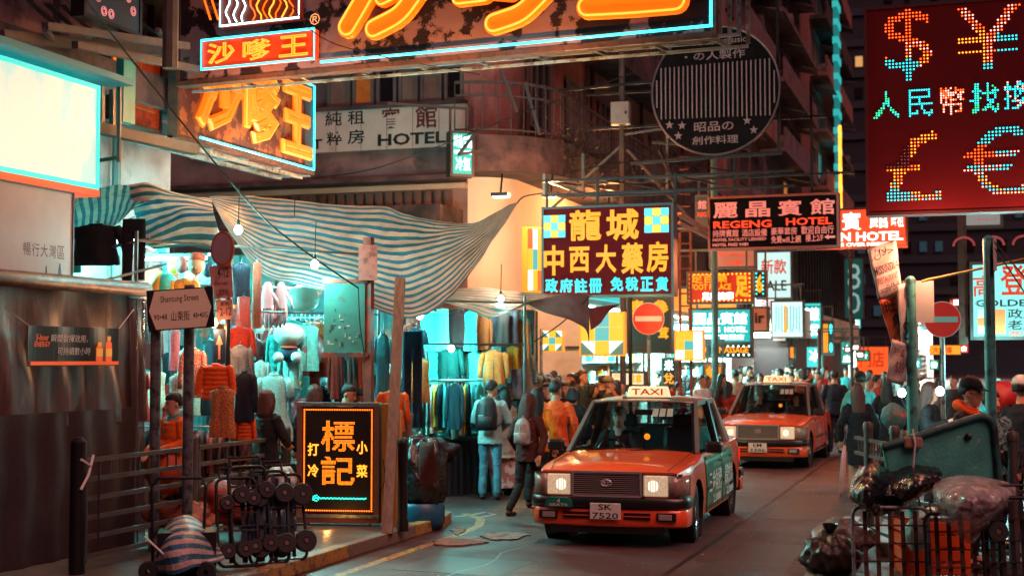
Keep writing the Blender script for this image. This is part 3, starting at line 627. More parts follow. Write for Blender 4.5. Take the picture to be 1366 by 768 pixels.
# cyan tubes along the lower edge and right edge, truss below
def tubeb(pix, m, r=.014, y=-.06, name='neon_tube'): t = MB(); t.tube([(p[0], yf+y, p[1]) for p in [bpt(*q) for q in pix]], r, 6); t.build(name, m, root)
tubeb([(436, 86), (560, 75), (700, 62), (955, 38)], N_cy, .016); tubeb([(953, 38), (953, -120)], N_cy, .016)
for a, b_ in (((450, 94), (530, 86)), ((545, 85), (610, 78)), ((710, 72), (770, 65)), ((778, 66), (885, 55))):
    tubeb([a, b_], N_cy, .012, .16)
t = MB()
for q0, q1, y in (((240, 112), (985, 48), .02), ((240, 118), (990, 55), .34), ((250, 104), (955, 44), .5)):
    a, c = bpt(*q0), bpt(*q1); t.beam((a[0], yf+y, a[1]), (c[0], yf+y, c[1]), .032, .032)
for i in range(9):
    px = 300+i*80; a = bpt(px, 105-(px-243)*.085); t.beam((a[0], yf+.02, a[1]-.02), (a[0]+.18, yf+.5, a[1]-.08), .035, .035)
for px in (960, 985):
    a = bpt(px, 60); t.beam((a[0], yf+.1, a[1]+.1), (a[0], yf+.1, a[1]+2.6), .04, .04); t.beam((a[0], yf+.5, a[1]+.1), (a[0], yf+.5, a[1]+2.6), .04, .04)
t.build('support_truss', M_galv, root)
# red trademark ring
c = bpt(425, 28); letters(root, '®', c[0], c[1], .14, .14, yf, glow('pale orange print', '#ff9a5e', 1.2))
# small boxed sign and the picture frame over it on the left end of the board
def sub_box(px0, py0, px1, py1, m, name): 
    a = bpt(px0, py1); c = bpt(px1, py0); t = MB(); t.bx(a[0], c[0], yf-.1, yf-.012, a[1], c[1]); o = t.build(name, m, root); return o, a, c
M_ylet_ = glow('amber letter fill', '#ff9418', .95); M_redbox = mat('orange sign box', '#a8331a', .5, emit='#ff3a0c', es=.4)
ob_, a, c = sub_box(281, 43, 431, 97, M_redbox, 'name_box')
t = MB(); t.tube([(a[0], yf-.12, a[1]), (c[0], yf-.12, a[1]), (c[0], yf-.12, c[1]), (a[0], yf-.12, c[1])], .014, 6, closed=True); t.build('neon_tube', N_cy, ob_)
for i, ch in enumerate('沙嗲王'):
    x = a[0]+(c[0]-a[0])*(.18+.32*i); z = (a[1]+c[1])/2; w_ = (c[0]-a[0])*.25; h_ = (c[1]-a[1])*.72
    letters(ob_, ch, x, z, w_, h_, yf-.105, M_ylet_, .026); letters(ob_, ch, x, z, w_*.98, h_*.98, yf-.118, N_yel, .02, .012, 'neon_tube')
op, a, c = sub_box(306, -40, 411, 42, mat('dark picture panel', '#3a1414', .5, emit='#8a1e0a', es=.3), 'picture_frame')
t = MB(); t.tube([(a[0], yf-.12, a[1]+.02), (c[0], yf-.12, a[1]+.02), (c[0], yf-.12, c[1]), (a[0], yf-.12, c[1])], .012, 6, closed=True); t.build('neon_tube', N_wh, op)
for k in range(7):   # plain wavy tubes, warm, in place of the picture
    x0 = a[0]+(c[0]-a[0])*(.42+.08*k); t = MB(); t.tube([(x0+.04*sin(j*1.3+k), yf-.118, a[1]+.04+(c[1]-a[1])*.85*j/9) for j in range(10)], .011, 5); t.build('neon_tube', N_yel if k % 2 else N_or, op)
for k in range(3):
    x0 = a[0]+(c[0]-a[0])*(.1+.1*k); t = MB(); t.tube([(x0+.03*cos(j*1.1+k), yf-.118, a[1]+.05+(c[1]-a[1])*.5*j/7) for j in range(8)], .009, 5); t.build('neon_tube', N_wh, op)
for k in (0, 1):
    q = [(296-10*k, -40), (292-10*k, 5), (300-10*k, 30)]; tubeb(q, N_or, .014)
# ---- flank sign: same characters on a board along the street
XS = -9.55
c, w, h = rectX(232, 118, 413, 180, XS)
p0, p1 = onX(232, 110, XS), onX(414, 112, XS); zb_, zt_ = onX(414, 232, XS).z, onX(414, 112, XS).z
root, yf2 = sign_root('neon_signboard', 'rusty side-on neon board with three fat yellow characters over the left stalls', (XS, (p0.y+p1.y)/2, zb_), p1.y-p0.y, zt_-zb_, pi/2, .12, 'neon sign', mat('rust red sign board', '#4a1a14', .7, var=.4, dirt='#8a4a24', dscale=4, dlo=.5, dhi=.55, emit='#5a1204', es=.12), M_rust, .05)
wS, hS = p1.y-p0.y, zt_-zb_
t = MB(); t.tube([(-wS/2+.5, yf2-.03, .05), (wS/2-.04, yf2-.03, .05), (wS/2-.04, yf2-.03, hS-.05), (wS/2-.25, yf2-.03, hS-.05)], .016, 6); t.build('neon_tube', N_cy, root)
t = MB(); t.bx(wS/2-.32, wS/2-.06, yf2-.012, yf2-.002, .08, hS-.08); t.build('blue_edge_panel', mat('blue edge panel', '#10333c', .5, dirt='#3a2222', dscale=5), root)
for i, (ch, pxa, pxb) in enumerate((('沙', 250, 314), ('嗲', 317, 364), ('王', 368, 407))):
    x = (onX(pxa, 160, XS).y+onX(pxb, 160, XS).y)/2-(p0.y+p1.y)/2; fw_ = (onX(pxb, 160, XS).y-onX(pxa, 160, XS).y)/wS; letters(root, ch, x, hS*.52, wS*fw_, hS*.8, yf2-.03, M_body, .05); letters(root, ch, x, hS*.52, wS*fw_*.97, hS*.78, yf2-.06, N_yel, .022, .014, 'neon_tube')
t = MB()
for k in range(5): t.beam((-wS/2+k*wS/4, .0, -.02), (-wS/2+k*wS/4, .55, -.02), .05)
for y in (.15, .5): t.beam((-wS/2-.6, y, -.05), (wS/2, y, -.05), .06)
t.build('support_frame', M_galv, root); sign_lights(root, [(x, -.4, -.35) for x in (-.6, .5, 1.5)], (1, .36, .08), 34)
# older dead letters and a small box left of it
root, y3 = sign_root('old_signboard', 'older rusty signboard with worn orange relief behind the side-on neon board', (XS-.35, onX(205, 140, XS).y, onX(205, 165, XS).z), 1.1, .95, pi/2, .2, 'sign', mat('old orange board', '#7a2a14', .6, var=.4, dirt='#2a100c', dscale=5, emit='#c03a0a', es=.12), M_rust, .04)
letters(root, '王', .1, .55, .6, .7, y3, mat('worn orange letter', '#7a3a1f', .6, var=.4, emit='#ff5a10', es=.06), .03)
neon(root, [(-.5, .3), (-.52, 1.2)], N_or, .02, y=y3); neon(root, [(-.4, .5), (-.36, 1.4)], N_or, .012, y=y3)
# teal fluorescent strip and frames above the left stalls
root = thing('sign_gantry', 'steel gantry of beams and teal lit struts carrying the neon boards', 'gantry', (-9.2, 13, 0))
t = MB()
t.beam(onX(0, 48, -9.4), onX(285, 75, -9.4), .12); t.beam(onX(60, 35, -9.0), onX(250, 62, -9.0), .08); t.beam(onX(100, 60, -9.0), onX(300, 100, -9.0), .08)
for px in (60, 110, 160, 210): t.beam(onX(px, 40, -9.0), onX(px+20, 66, -9.9), .05)
pz = onX(228, 10, -8.6); t.tube([(pz.x, pz.y, 9), (pz.x, pz.y, onX(228, 92, -8.6).z)], .09, 8)
t.beam(onX(128, 170, -9), onX(260, 200, -8.6), .12); t.beam(onX(135, 172, -9), onX(135, 100, -9), .06); t.beam(onX(150, 172, -9), onX(150, 120, -9), .05)
t.build('beam', M_steel, root, wc=True)
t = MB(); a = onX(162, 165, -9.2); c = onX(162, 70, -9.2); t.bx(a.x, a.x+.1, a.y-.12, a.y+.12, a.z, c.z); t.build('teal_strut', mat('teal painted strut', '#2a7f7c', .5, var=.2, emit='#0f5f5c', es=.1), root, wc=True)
for i in range(7):
    t = MB(); t.beam(onX(40+i*22, 2+i*3, -9.3), onX(75+i*22, 34+i*2, -9.9), .07, .02); t.build('slat', M_dark, root, wc=True)
# teal sign with rings at top left
r_, w, h = rectX(105, -60, 180, 34, -9.05)
root, y4 = sign_root('ring_signboard', 'dark blue sign with small pink rings at the top left corner', r_, w, h, pi/2, .15, 'sign', mat('blue panel', '#0e2a3a', .5), M_dark)
rn = random.Random(4)
for i in range(9):
    cx, cz = -w/2+.12+rn.random()*(w-.24), .1+(i % 5)*.13
    for q in (.05, .028): neon(root, [(cx+q*cos(a), cz+q*sin(a)) for a in [2*pi*k/12 for k in range(12)]], mat('pink ring tube', '#b98a90', .4, emit='#ff8a90', es=.35), .006, True, 'ring', y4)
# ---- glowing light box at far left and the white panel under it
XL = -8.9
r_, w, h = rectX(-150, 70, 130, 225, XL); z0 = onX(130, 250, XL).z; z1 = onX(130, 117, XL).z; y1 = onX(130, 200, XL).y; wl = 4.0
M_lb = None
def lightbox_mat():
    m = bpy.data.materials.new('light box film'); m.use_nodes = True; n = m.node_tree.nodes; l = m.node_tree.links; b = n['Principled BSDF']
    tc = n.new('ShaderNodeTexCoord'); t = n.new('ShaderNodeTexNoise'); t.inputs['Scale'].default_value = 2.2; t.inputs['Detail'].default_value = 3; mp = n.new('ShaderNodeMapping'); mp.inputs['Scale'].default_value = (1.2, 1, .55); l.new(tc.outputs['Object'], mp.inputs[0]); l.new(mp.outputs[0], t.inputs[0])
    cr = n.new('ShaderNodeValToRGB'); l.new(t.outputs['Fac'], cr.inputs[0]); e = cr.color_ramp.elements
    e[0].position = .33; e[0].color = hx('#8fe0d6'); e[1].position = .5; e[1].color = hx('#ffe9d0')
    b.inputs['Base Color'].default_value = (.3, .3, .3, 1); l.new(cr.outputs[0], b.inputs['Emission Color']); b.inputs['Emission Strength'].default_value = .6; return m
root, y5 = sign_root('light_box', 'blank glowing cream light box with a teal rim at the upper left', (XL-.2, y1-wl/2, z0), wl, z1-z0, pi/2, .4, 'light box', lightbox_mat(), mat('teal rim', '#2aa7a0', .4, emit='#19c4bd', es=.9), .05)
t = MB(); t.bx(-wl/2, wl/2+.02, y5-.02, .21, -.1, -.03); t.build('red_edge', glow('red orange edge light', '#ff4a1a', 1.0), root)
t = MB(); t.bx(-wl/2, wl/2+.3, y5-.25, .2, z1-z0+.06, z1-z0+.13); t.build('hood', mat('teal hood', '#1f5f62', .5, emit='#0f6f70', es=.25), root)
t = MB(); t.beam((wl/2+.25, -.3, z1-z0+.05), (wl/2+.25, -.3, .3), .035); t.beam((wl/2+.25, -.3, .35), (wl/2+.5, .3, .35), .035); t.build('bracket', M_steel, root)
yp = onX(86, 300, XL+.05).y
root, y6 = sign_root('poster_panel', 'white poster panel with red brush characters under the light box', (XL+.05, yp-1.5, onX(40, 395, XL).z), 3.0, z0-.14-onX(40, 395, XL).z, pi/2, .2, 'poster panel', mat('poster white', '#b5aaa4', .45, var=.06), M_steel, .02)
hp = z0-.14-onX(40, 395, XL).z
for i, ch in enumerate('暢行大灣區'): letters(root, ch, 1.5-.62+i*.135+(-.12), hp*.42+.0*i, .115, .13, y6, mat('red print', '#7a2420', .5), .004)
t = MB()
for dx, hh, ww in ((1.12-.05, .3, .02), (1.32-.03, .34, .035)):
    t.prism([(dx-ww, .06), (dx+ww, .06), (dx+ww*.7, hh*.7), (dx+.004, hh), (dx-.004, hh), (dx-ww*.7, hh*.7)], y6-.006, y6-.002)
t.build('tower_print', mat('blue print', '#4a4a5e', .5), root)
# ---- pharmacy sign
YP = 23.5
r_, w, h = rectY(727, 276, 900, 395, YP)
root, y7 = sign_root('pharmacy_sign', 'maroon pharmacy sign with yellow neon characters and cyan characters below', r_, w, h, R(-1), .3, 'neon sign', mat('maroon panel', '#22060c', .7, emit='#7a0a10', es=.3, spec=.1), mat('blue edge', '#1c3a44', .4), .04)
def put(s, px0, py0, px1, py1, m, off=.02, tube_=None, Y=YP, root=root, rr=r_, y=y7, r=.014):
    c, w_, h_ = rectY(px0, py0, px1, py1, Y); cx = c.x-rr.x; cz = c.z-rr.z+h_/2
    if m: letters(root, s, cx, cz, w_, h_, y-.02, m, off)
    if tube_: letters(root, s, cx, cz, w_, h_, y-.04, tube_, off, r, 'neon_tube')
M_ylet = glow('yellow neon letter', '#ff9a14', 1.05); M_clet = glow('cyan neon letter', '#22dce8', 1.3)
for ch, a in (('龍', (762, 281, 806, 322)), ('城', (812, 280, 856, 322)), ('中', (729, 328, 756, 368)), ('西', (763, 330, 790, 364)), ('大', (798, 327, 826, 365)), ('藥', (832, 325, 862, 366)), ('房', (866, 323, 895, 364))): put(ch, *a, M_ylet, .03)
for i, ch in enumerate('政府註冊'): put(ch, 731+i*19.5, 372, 748+i*19.5, 391, M_clet, .035)
for i, ch in enumerate('免稅正貨'): put(ch, 818+i*20, 370, 835+i*20, 389, M_clet, .035)
def quilt(root, cx, cz, s, y, nm='checker_tile'):
    for i in range(3):
        for j in range(3):
            t = MB(); x = cx+(i-1)*s; z = cz+(j-1)*s; t.bx(x-s*.46, x+s*.46, y-.02, y-.003, z-s*.46, z+s*.46); t.build(nm, glow('cyan tile', '#46d9e0', 1.6) if (i+j) % 2 == 0 else glow('yellow tile', '#ffb436', 1.6), root)
q, _, _ = rectY(728, 287, 758, 319, YP); quilt(root, q.x-r_.x+0, onY(743, 303, YP).z-r_.z, .13, y7); quilt(root, onY(879, 295, YP).x-r_.x, onY(879, 295, YP).z-r_.z, .14, y7)
t = MB()
for x in (-w/2, -w*.1, w/2): t.beam((x, .1, h), (x, .1, h+.55), .04); t.beam((x, .1, h+.5), (x-.1, 5, h+.9), .03)
for z in (h+.25, h+.5): t.beam((-w/2-.1, .1, z), (w/2+2, .1, z), .04)
t.build('hanging_frame', M_dark, root); sign_lights(root, [(x, -.4, -.3) for x in (-.7, .7)], (1, .5, .12), 40)
# ladder-like steel post right of it
root = thing('lattice_post', 'rust red lattice post right of the pharmacy sign', 'post', onZ(915, 612))
t = MB(); zt0 = P(915, 290, 25.5).z
for dx in (-.1, .12): t.beam((dx, 0, 0), (dx, 0, zt0), .045)
for k in range(26): t.beam((-.1, 0, .3+k*.25), (.12, 0, .3+k*.25), .03)
t.build('post', mat('red oxide steel', '#6e2d22', .6, .2, var=.3), root)
# ---- hotel board over the street (dark) and the orange one behind it
YR = 27.5
r_, w, h = rectY(947, 262, 1119, 331, YR)
root, y8 = sign_root('hotel_sign', 'black hotel sign with pink characters and red lettering hanging over the taxis', r_, w, h, R(-1.5), .25, 'sign', mat('black sign face', '#07080c', .75, spec=.1), mat('pink sign edge', '#8a5550', .5), .045)
def put8(s, px0, py0, px1, py1, m, off=.012): put(s, px0, py0, px1, py1, m, off, None, YR, root, r_, y8)
M_pkl = mat('pink letter', '#c98a86', .5, emit='#ff8f88', es=.28); M_rdl = mat('red letter', '#c8402c', .5, emit='#ff4a2a', es=.6)
for i, ch in enumerate('麗晶賓館'): put8(ch, 953+i*43, 271-i*1.6, 986+i*43, 292-i*1.6, M_pkl, .02)
put8('REGENG', 953, 295, 1031, 305, M_rdl, .03); put8('HOTEL', 1050, 291, 1112, 301, M_rdl, .03)
put8('持牌賓館', 952, 307, 987, 317, M_pkl); put8('酒店設備', 991, 306, 1025, 316, M_pkl); put8('豪華套房', 1030, 304, 1065, 314, M_pkl); put8('歡迎自由行', 1070, 302, 1114, 313, M_pkl)
put8('HOTEL FACILITY LIENSED', 952, 318, 1024, 322, M_pkl, .02); put8('HOTEL FREE WIFI', 952, 325, 1000, 329, M_pkl, .02); put8('免費wifi上網', 1030, 315, 1070, 325, M_pkl); put8('樓上2/F', 1076, 313, 1100, 323, M_pkl)
a = onY(1104, 317, YR).x-r_.x; z = onY(1104, 317, YR).z-r_.z; t = MB(); t.prism([(a-.04, z), (a+.04, z+.05), (a+.04, z+.02), (a+.16, z+.02), (a+.16, z-.02), (a+.04, z-.02), (a+.04, z-.05)], y8-.03, y8-.02); t.build('arrow', M_pkl, root)
t = MB()
for x in (-w*.3, w*.3): t.beam((x, 0, h), (x, 0, h+2.2), .05)
t.beam((-w/2-2.5, 0, h+.4), (w/2+.3, 0, h+.4), .05); t.beam((-w/2-2.5, 0, h+1.5), (w/2-.2, 0, h+1.5), .05); t.beam((-w/2-2.5, 0, h+2.2), (-w*.3, 0, h+2.2), .05)
t.build('hanging_frame', M_dark, root)
YO = 33
r_, w, h = rectY(1040, 280, 1210, 331, YO)
root, y9 = sign_root('hotel_sign', 'bright orange hotel sign with pale green lettering behind the black one', r_, w, h, R(-1.5), .3, 'sign', glow('orange lit face', '#ff4420', .85), M_rust, .05); sign_lights(root, [(0, -.4, -.3), (1.2, -.4, -.3)], (1, .25, .08), 70)
def put9(s, px0, py0, px1, py1, m, off=.012): put(s, px0, py0, px1, py1, m, off, None, YO, root, r_, y9)
M_mint = glow('mint letter', '#c9ffe8', 1.6)
put9('賓', 1124, 284, 1150, 308, M_mint, .02); put9('館', 1160, 283, 1186, 305, M_mint, .02); put9('N HOTEL', 1122, 310, 1206, 322, M_mint, .03); put9('HOTEL FACILITIES OVER NIGHT', 1048, 325, 1190, 330, M_mint, .02); put9('時租', 1190, 284, 1206, 304, M_mint, .01)
# ---- dark round sign with stripes
YD = 26
c0 = onY(955, 122, YD); rad = 86*c0.y/1.0/FPX*1.01
root = thing('round_sign', 'dark round sign with pale vertical stripes and stars above the street', 'sign', (c0.x, YD, c0.z), R(-2))
t = MB(); t.lathe([(0, -.09), (rad*.99, -.09), (rad, -.07), (rad, .07), (rad*.99, .09), (0, .09)], 56, ax='y'); t.build('disc', mat('dark disc', '#050407', .7, var=.3, dirt='#0d0a0e', dscale=4, spec=.1), root)
t = MB(); t.tube([(rad*cos(a), -.09, rad*sin(a)) for a in [2*pi*k/64 for k in range(64)]], .02, 6, closed=True); t.build('rim', mat('rim tube', '#54474e', .4), root)
M_pst = mat('pale stripe tube', '#7d686e', .4)
for k in range(27):
    x = -rad*.92+k*rad*1.84/26; lim = sqrt(max(0, rad*rad*.9-x*x)); z0_, z1_ = max(-rad*.42, -lim), min(rad*.42, lim)
    t = MB(); t.bx(x-.011, x+.011, -.115, -.095, z0_-.02*x, z1_+.02*x); t.build('stripe', M_pst, root)
letters(root, '昭品の', -.02*rad, -rad*.56, rad*.62, rad*.15, -.095, M_pst, .01); letters(root, '創作料理', 0, -rad*.77, rad*.72, rad*.13, -.095, M_pst, .01); letters(root, '・の人製作', 0, rad*.55, rad*.95, rad*.14, -.095, M_pst, .01); letters(root, '今日・music', .1*rad, rad*.78, rad*.8, rad*.13, -.095, M_pst, .01)
def star(cx, cz, r): 
    t = MB(); t.prism([(cx+(r if k % 2 == 0 else r*.42)*sin(k*pi/5), cz+(r if k % 2 == 0 else r*.42)*cos(k*pi/5)) for k in range(10)], -.11, -.096); t.build('star', M_pst, root)
for q in ((-.72, -.5), (-.52, -.52), (-.58, -.68), (.5, -.5), (.6, -.65)): star(q[0]*rad, q[1]*rad, .07*rad)
t = MB(); t.beam((rad*.95, .1, -rad), (rad*.95, .1, rad*1.6), .05); t.beam((-rad*1.4, .1, -rad*1.05), (rad, .1, -rad*1.0), .05); t.beam((-rad*.2, .12, rad*.9), (-rad*.2, .12, rad*1.8), .05); t.beam((-rad*2.6, .14, rad*.2), (rad, .14, rad*.3), .05); t.build('hanging_frame', M_dark, root)
# ---- money changer lamps sign, upper right
YM = 15.0
r_, w, h = rectY(1157, 5, 1440, 283, YM)
root, y10 = sign_root('currency_sign', 'dark red money changer board with currency symbols in coloured lamps', r_, w, h, R(-1.5), .25, 'lamp sign', mat('oxblood panel', '#541219', .7, var=.1, vscale=1, spec=.1), mat('dark red edge', '#3a1416', .5), .03)
def put10(s, px0, py0, px1, py1, colf, off=.012, seed=1, pitch=.034):
    c, w_, h_ = rectY(px0, py0, px1, py1, YM); leds(root, s, c.x-r_.x, c.z-r_.z+h_/2, w_, h_, y10, pitch, .0098, [L_or, L_yl, L_cy, L_pk, L_gr, L_off], colf, off, seed=seed)
put10('$', 1180, 14, 1245, 110, lambda u, v, q: 2 if v < .32 and u < .75 else (0 if v > .55 else q.choice([0, 3, 1])), 0)
put10('¥', 1274, 10, 1364, 95, lambda u, v, q: (2 if v < .1 or (v < .55 and u > .62) else (1 if v < .6 and u < .45 else q.choice([0, 3]))), 0)
for i, (ch, a) in enumerate((('人', (1166, 124, 1202, 161)), ('民', (1211, 122, 1245, 158)), ('幣', (1254, 118, 1289, 156)), ('找', (1295, 114, 1334, 153)), ('換', (1339, 110, 1376, 150)), ('店', (1384, 106, 1420, 147)))):
    put10(ch, *a, [lambda u, v, q: q.choice([4, 4, 2]), lambda u, v, q: 2, lambda u, v, q: q.choice([3, 3, 0]), lambda u, v, q: q.choice([2, 2, 4]), lambda u, v, q: q.choice([2, 2, 3]), lambda u, v, q: 2][i], .012, i, .0235)
put10('£', 1180, 178, 1256, 272, lambda u, v, q: 2 if v < .2 and u < .45 else (5 if v > .5 and u < .45 else q.choice([0, 1, 1]) if v > .3 else q.choice([1, 2, 3])), 0)
put10('€', 1285, 172, 1374, 264, lambda u, v, q: (2 if v > .78 else 0 if v > .45 and u < .5 else q.choice([1, 3, 2]) if v < .35 else q.choice([3, 2])), 0)
t = MB(); t.beam((-w*.3, .0, h), (-w*.3, .0, h+2), .06); t.beam((w*.3, 0, h), (w*.3, 0, h+2), .06); t.beam((-w/2, .2, .1), (w/2+4, .2, .1), .08); t.build('hanging_frame', M_dark, root); sign_lights(root, [(-.4, -.4, -.4), (.6, -.4, -.4)], (1, .34, .18), 34)
# ---- pale sign on the right
YG = 24
r_, w, h = rectY(1296, 351, 1420, 451, YG)
root, y11 = sign_root('pharmacy_sign', 'pale lit sign with red brush characters and black type at the right edge', r_, w, h, 0, .3, 'sign', glow('mint lit face', '#8ff0ea', .8), M_steel, .05); sign_lights(root, [(-.3, -.5, -.4)], (.3, 1, .95), 90)
def put11(s, px0, py0, px1, py1, m, off=.012): put(s, px0, py0, px1, py1, m, off, None, YG, root, r_, y11)
M_rd2 = mat('red sign letter', '#c23a22', .5, emit='#ff4a26', es=.25)
put11('高', 1298, 368, 1326, 396, M_rd2, .01); put11('登', 1334, 354, 1370, 394, M_rd2, .02); put11('GOLDEN', 1301, 400, 1384, 409, M_ink, .02); put11('政府', 1344, 412, 1384, 425, M_ink, .01); put11('老牌', 1344, 427, 1384, 440, M_ink, .01); put11('藥房', 1345, 442, 1380, 449, M_rd2, .01)
for i in range(2):
    for j in range(3):
        a = onY(1303+i*18+1, 413+j*11, YG); t = MB(); x = a.x-r_.x; z = a.z-r_.z; t.bx(x, x+.21, y11-.02, y11-.004, z-.13, z); t.build('colour_tile', [mat('tile orange', '#d06a3a', .5, emit='#ff7a3a', es=.3), mat('tile pale', '#b0c8c0', .5, emit='#b0e8e0', es=.3)][(i+j+1) % 2 if j != 1 else 0], root)
# outlines of red tubes over it
t = MB()
for k in range(4): t.tube([(-.8+k*.45+.16*cos(a), y11-.05, h+.28+.14*sin(a)) for a in [pi*q/8 for q in range(9)]], .02, 5)
t.build('red_scroll', mat('dead red tube', '#6a3a3c', .4, emit='#ff4a4a', es=.15), root)
t = MB(); t.bx(-w/2-.2, -w/2-.06, -.1, .1, -.1, h+.9); t.beam((-w/2-.2, 0, h+.95), (w, 0, h+.95), .1); t.build('hanging_frame', M_rust, root)
# ---- mid street sign stack: foot palace, teal hotel, others
def boxsign(label, px0, py0, px1, py1, Y, face, items, border=None, frame=M_steel, rz=0, name='sign_box', dep=.25, bp=.09, br=.022, cat='sign'):
    r_, w, h = rectY(px0, py0, px1, py1, Y); root, y = sign_root(name, label, r_, w, h, rz, dep, cat, face, frame, .05)
    for s, a, m, off in items: put(s, *a, m, off, None, Y, root, r_, y)
    if border: frame_bulbs(root, w, h, y, bp, br, border, .05)
    t = MB(); t.beam((-w*.4, .1, h), (-w*.4, .1, h+.5), .04); t.beam((w*.4, .1, h), (w*.4, .1, h+.5), .04); t.beam((-w*.5-1.2, .1, h+.5), (w*.5, .1, h+.5), .05); t.build('bracket', M_steel, root)
    return root
boxsign('tall glowing panel in place of the pale lit facade beyond the hotel signs', 1010, 336, 1056, 398, 47, glow('pale facade glow', '#c9efe8', .75), [('新款', (1016, 346, 1050, 366), M_rd2, .02), ('SALE', (1016, 374, 1050, 388), M_ink, .02)])  # glowing panel added to stand for a pale lit building face
boxsign('broad teal lit shop sign by the glass block', 1066, 404, 1096, 452, 58, glow('teal shop sign', '#35cfc9', .8), [('鐘錶', (1069, 410, 1093, 428), N_wh, .02), ('珠寶', (1069, 432, 1093, 448), N_wh, .02)])
boxsign('dark green panel with pale outlined rings', 1127, 345, 1152, 425, 70, mat('dark green panel', '#0c3f3c', .5, emit='#0c5f5a', es=.25), [('8', (1131, 352, 1148, 386), mat('pale ring line', '#8fb8b0', .5, emit='#9fd8d0', es=.3), .0), ('0', (1131, 390, 1148, 418), mat('pale ring line', '#8fb8b0', .5, emit='#9fd8d0', es=.3), .0)])
boxsign('red foot massage sign with yellow type and a lamp border', 919, 363, 1004, 404, 31, mat('red lit panel', '#6a1410', .5, emit='#ff2a10', es=.35), [('足百樂', (923, 366, 972, 378), M_ylet, .02), ('FOOT PALACE', (923, 379, 977, 387), M_ylet, .03), ('足底按摩', (938, 390, 980, 400), N_wh, .02), ('足', (982, 368, 1000, 397), M_ylet, .08)], N_amb)
boxsign('small black sign with a lamp outlined foot', 1007, 362, 1022, 395, 31.5, M_black, [('6', (1010, 366, 1019, 391), M_ylet, .05)], L_cy, bp=.08)
boxsign('teal lit hotel sign with white characters below the foot massage sign', 921, 412, 1003, 457, 32, glow('teal lit face', '#14aaa6', .85), [('麗晶賓館', (926, 417, 998, 433), N_wh, .015), ('REGENG  HOTEL', (926, 436, 998, 443), N_wh, .02), ('持牌賓館酒店', (930, 446, 994, 453), N_wh, .01)])
boxsign('row of amber and white lamps spelling massage under the teal sign', 935, 459, 1003, 476, 33, M_black, [('A  A MASSAGE', (940, 462, 1000, 471), M_ylet, .03)], N_wh, bp=.11)
boxsign('brown box sign with black brush lettering beside the teal hotel sign', 1003, 410, 1025, 442, 34, mat('brown face', '#7a4434', .5, emit='#c0603a', es=.3), [('ir', (1008, 417, 1021, 431), M_ink, .03)])
boxsign('white lit sign with colour stripes beyond the brown one', 1030, 402, 1072, 450, 42, glow('white teal face', '#bdf6f0', 1.1), [('川川川', (1034, 408, 1068, 444), glow('stripe teal', '#1aa0a0', .8), .02), ('l', (1046, 408, 1051, 444), M_ylet, .02)])
boxsign('grey poster sign with faint lettering under the black hotel sign', 948, 331, 1008, 357, 33, mat('poster pink grey', '#9a6f64', .6, emit='#b8654a', es=.22), [('Body Massage', (960, 337, 1000, 343), M_rd2, .01), ('二樓', (966, 347, 990, 354), M_rd2, .01)])
boxsign('small dark hotel sign half hidden left of the black hotel sign', 930, 262, 946, 305, 34, M_black, [('館', (932, 268, 944, 280), M_pkl, .02), ('REG', (932, 284, 944, 290), M_rdl, .02)])
boxsign('green box sign mounted edge-on beside the hotel board', 600, 178, 628, 235, 25.2, glow('green lit face', '#12b59c', 1.0), [('時鐘賓館', (603, 182, 626, 199), N_wh, .01), ('REGENG HOTEL', (603, 202, 626, 207), N_wh, .02), ('冷氣', (605, 211, 624, 229), N_wh, .0)], rz=R(38))
boxsign('tall vertical sign of amber lamps by the glass block', 1096, 428, 1112, 473, 50, M_black, [('lll', (1099, 432, 1105, 470), M_ylet, .03), (':', (1107, 432, 1111, 470), N_cy, .03)])
boxsign('green pharmacy cross box far down the street', 1122, 455, 1138, 486, 60, glow('green face', '#1a8f7a', .9), [('十', (1125, 460, 1135, 470), N_wh, .04), ('店', (1125, 474, 1135, 483), N_wh, .02)])
boxsign('orange shop fascia far down the street', 1143, 462, 1186, 500, 75, glow('orange far face', '#ff5a22', .8), [('門店', (1148, 468, 1180, 490), M_rd2, .02)])
boxsign('amber lit fascia beyond the no entry disc', 1240, 460, 1282, 473, 80, glow('amber far face', '#ff9a2a', .9), [('大牌檔', (1244, 462, 1270, 471), M_rd2, .02)])
boxsign('yellow fast food fascia across the crossing', 1020, 462, 1060, 478, 56, glow('amber fascia', '#ff8a2a', .9), [('UR', (1026, 465, 1040, 475), N_wh, .03)])
boxsign('teal vertical banner sign by the crossing', 1076, 462, 1098, 490, 58, glow('teal far face', '#3fd0cc', .9), [('冰', (1080, 466, 1094, 482), N_wh, .01)])
boxsign('pale sign with an arrow print under the money changer board', 1282, 280, 1336, 303, 26, mat('pale grey face', '#8a8f90', .5, emit='#b0c0c0', es=.15), [('→→→', (1300, 292, 1330, 297), M_rd2, .01)])
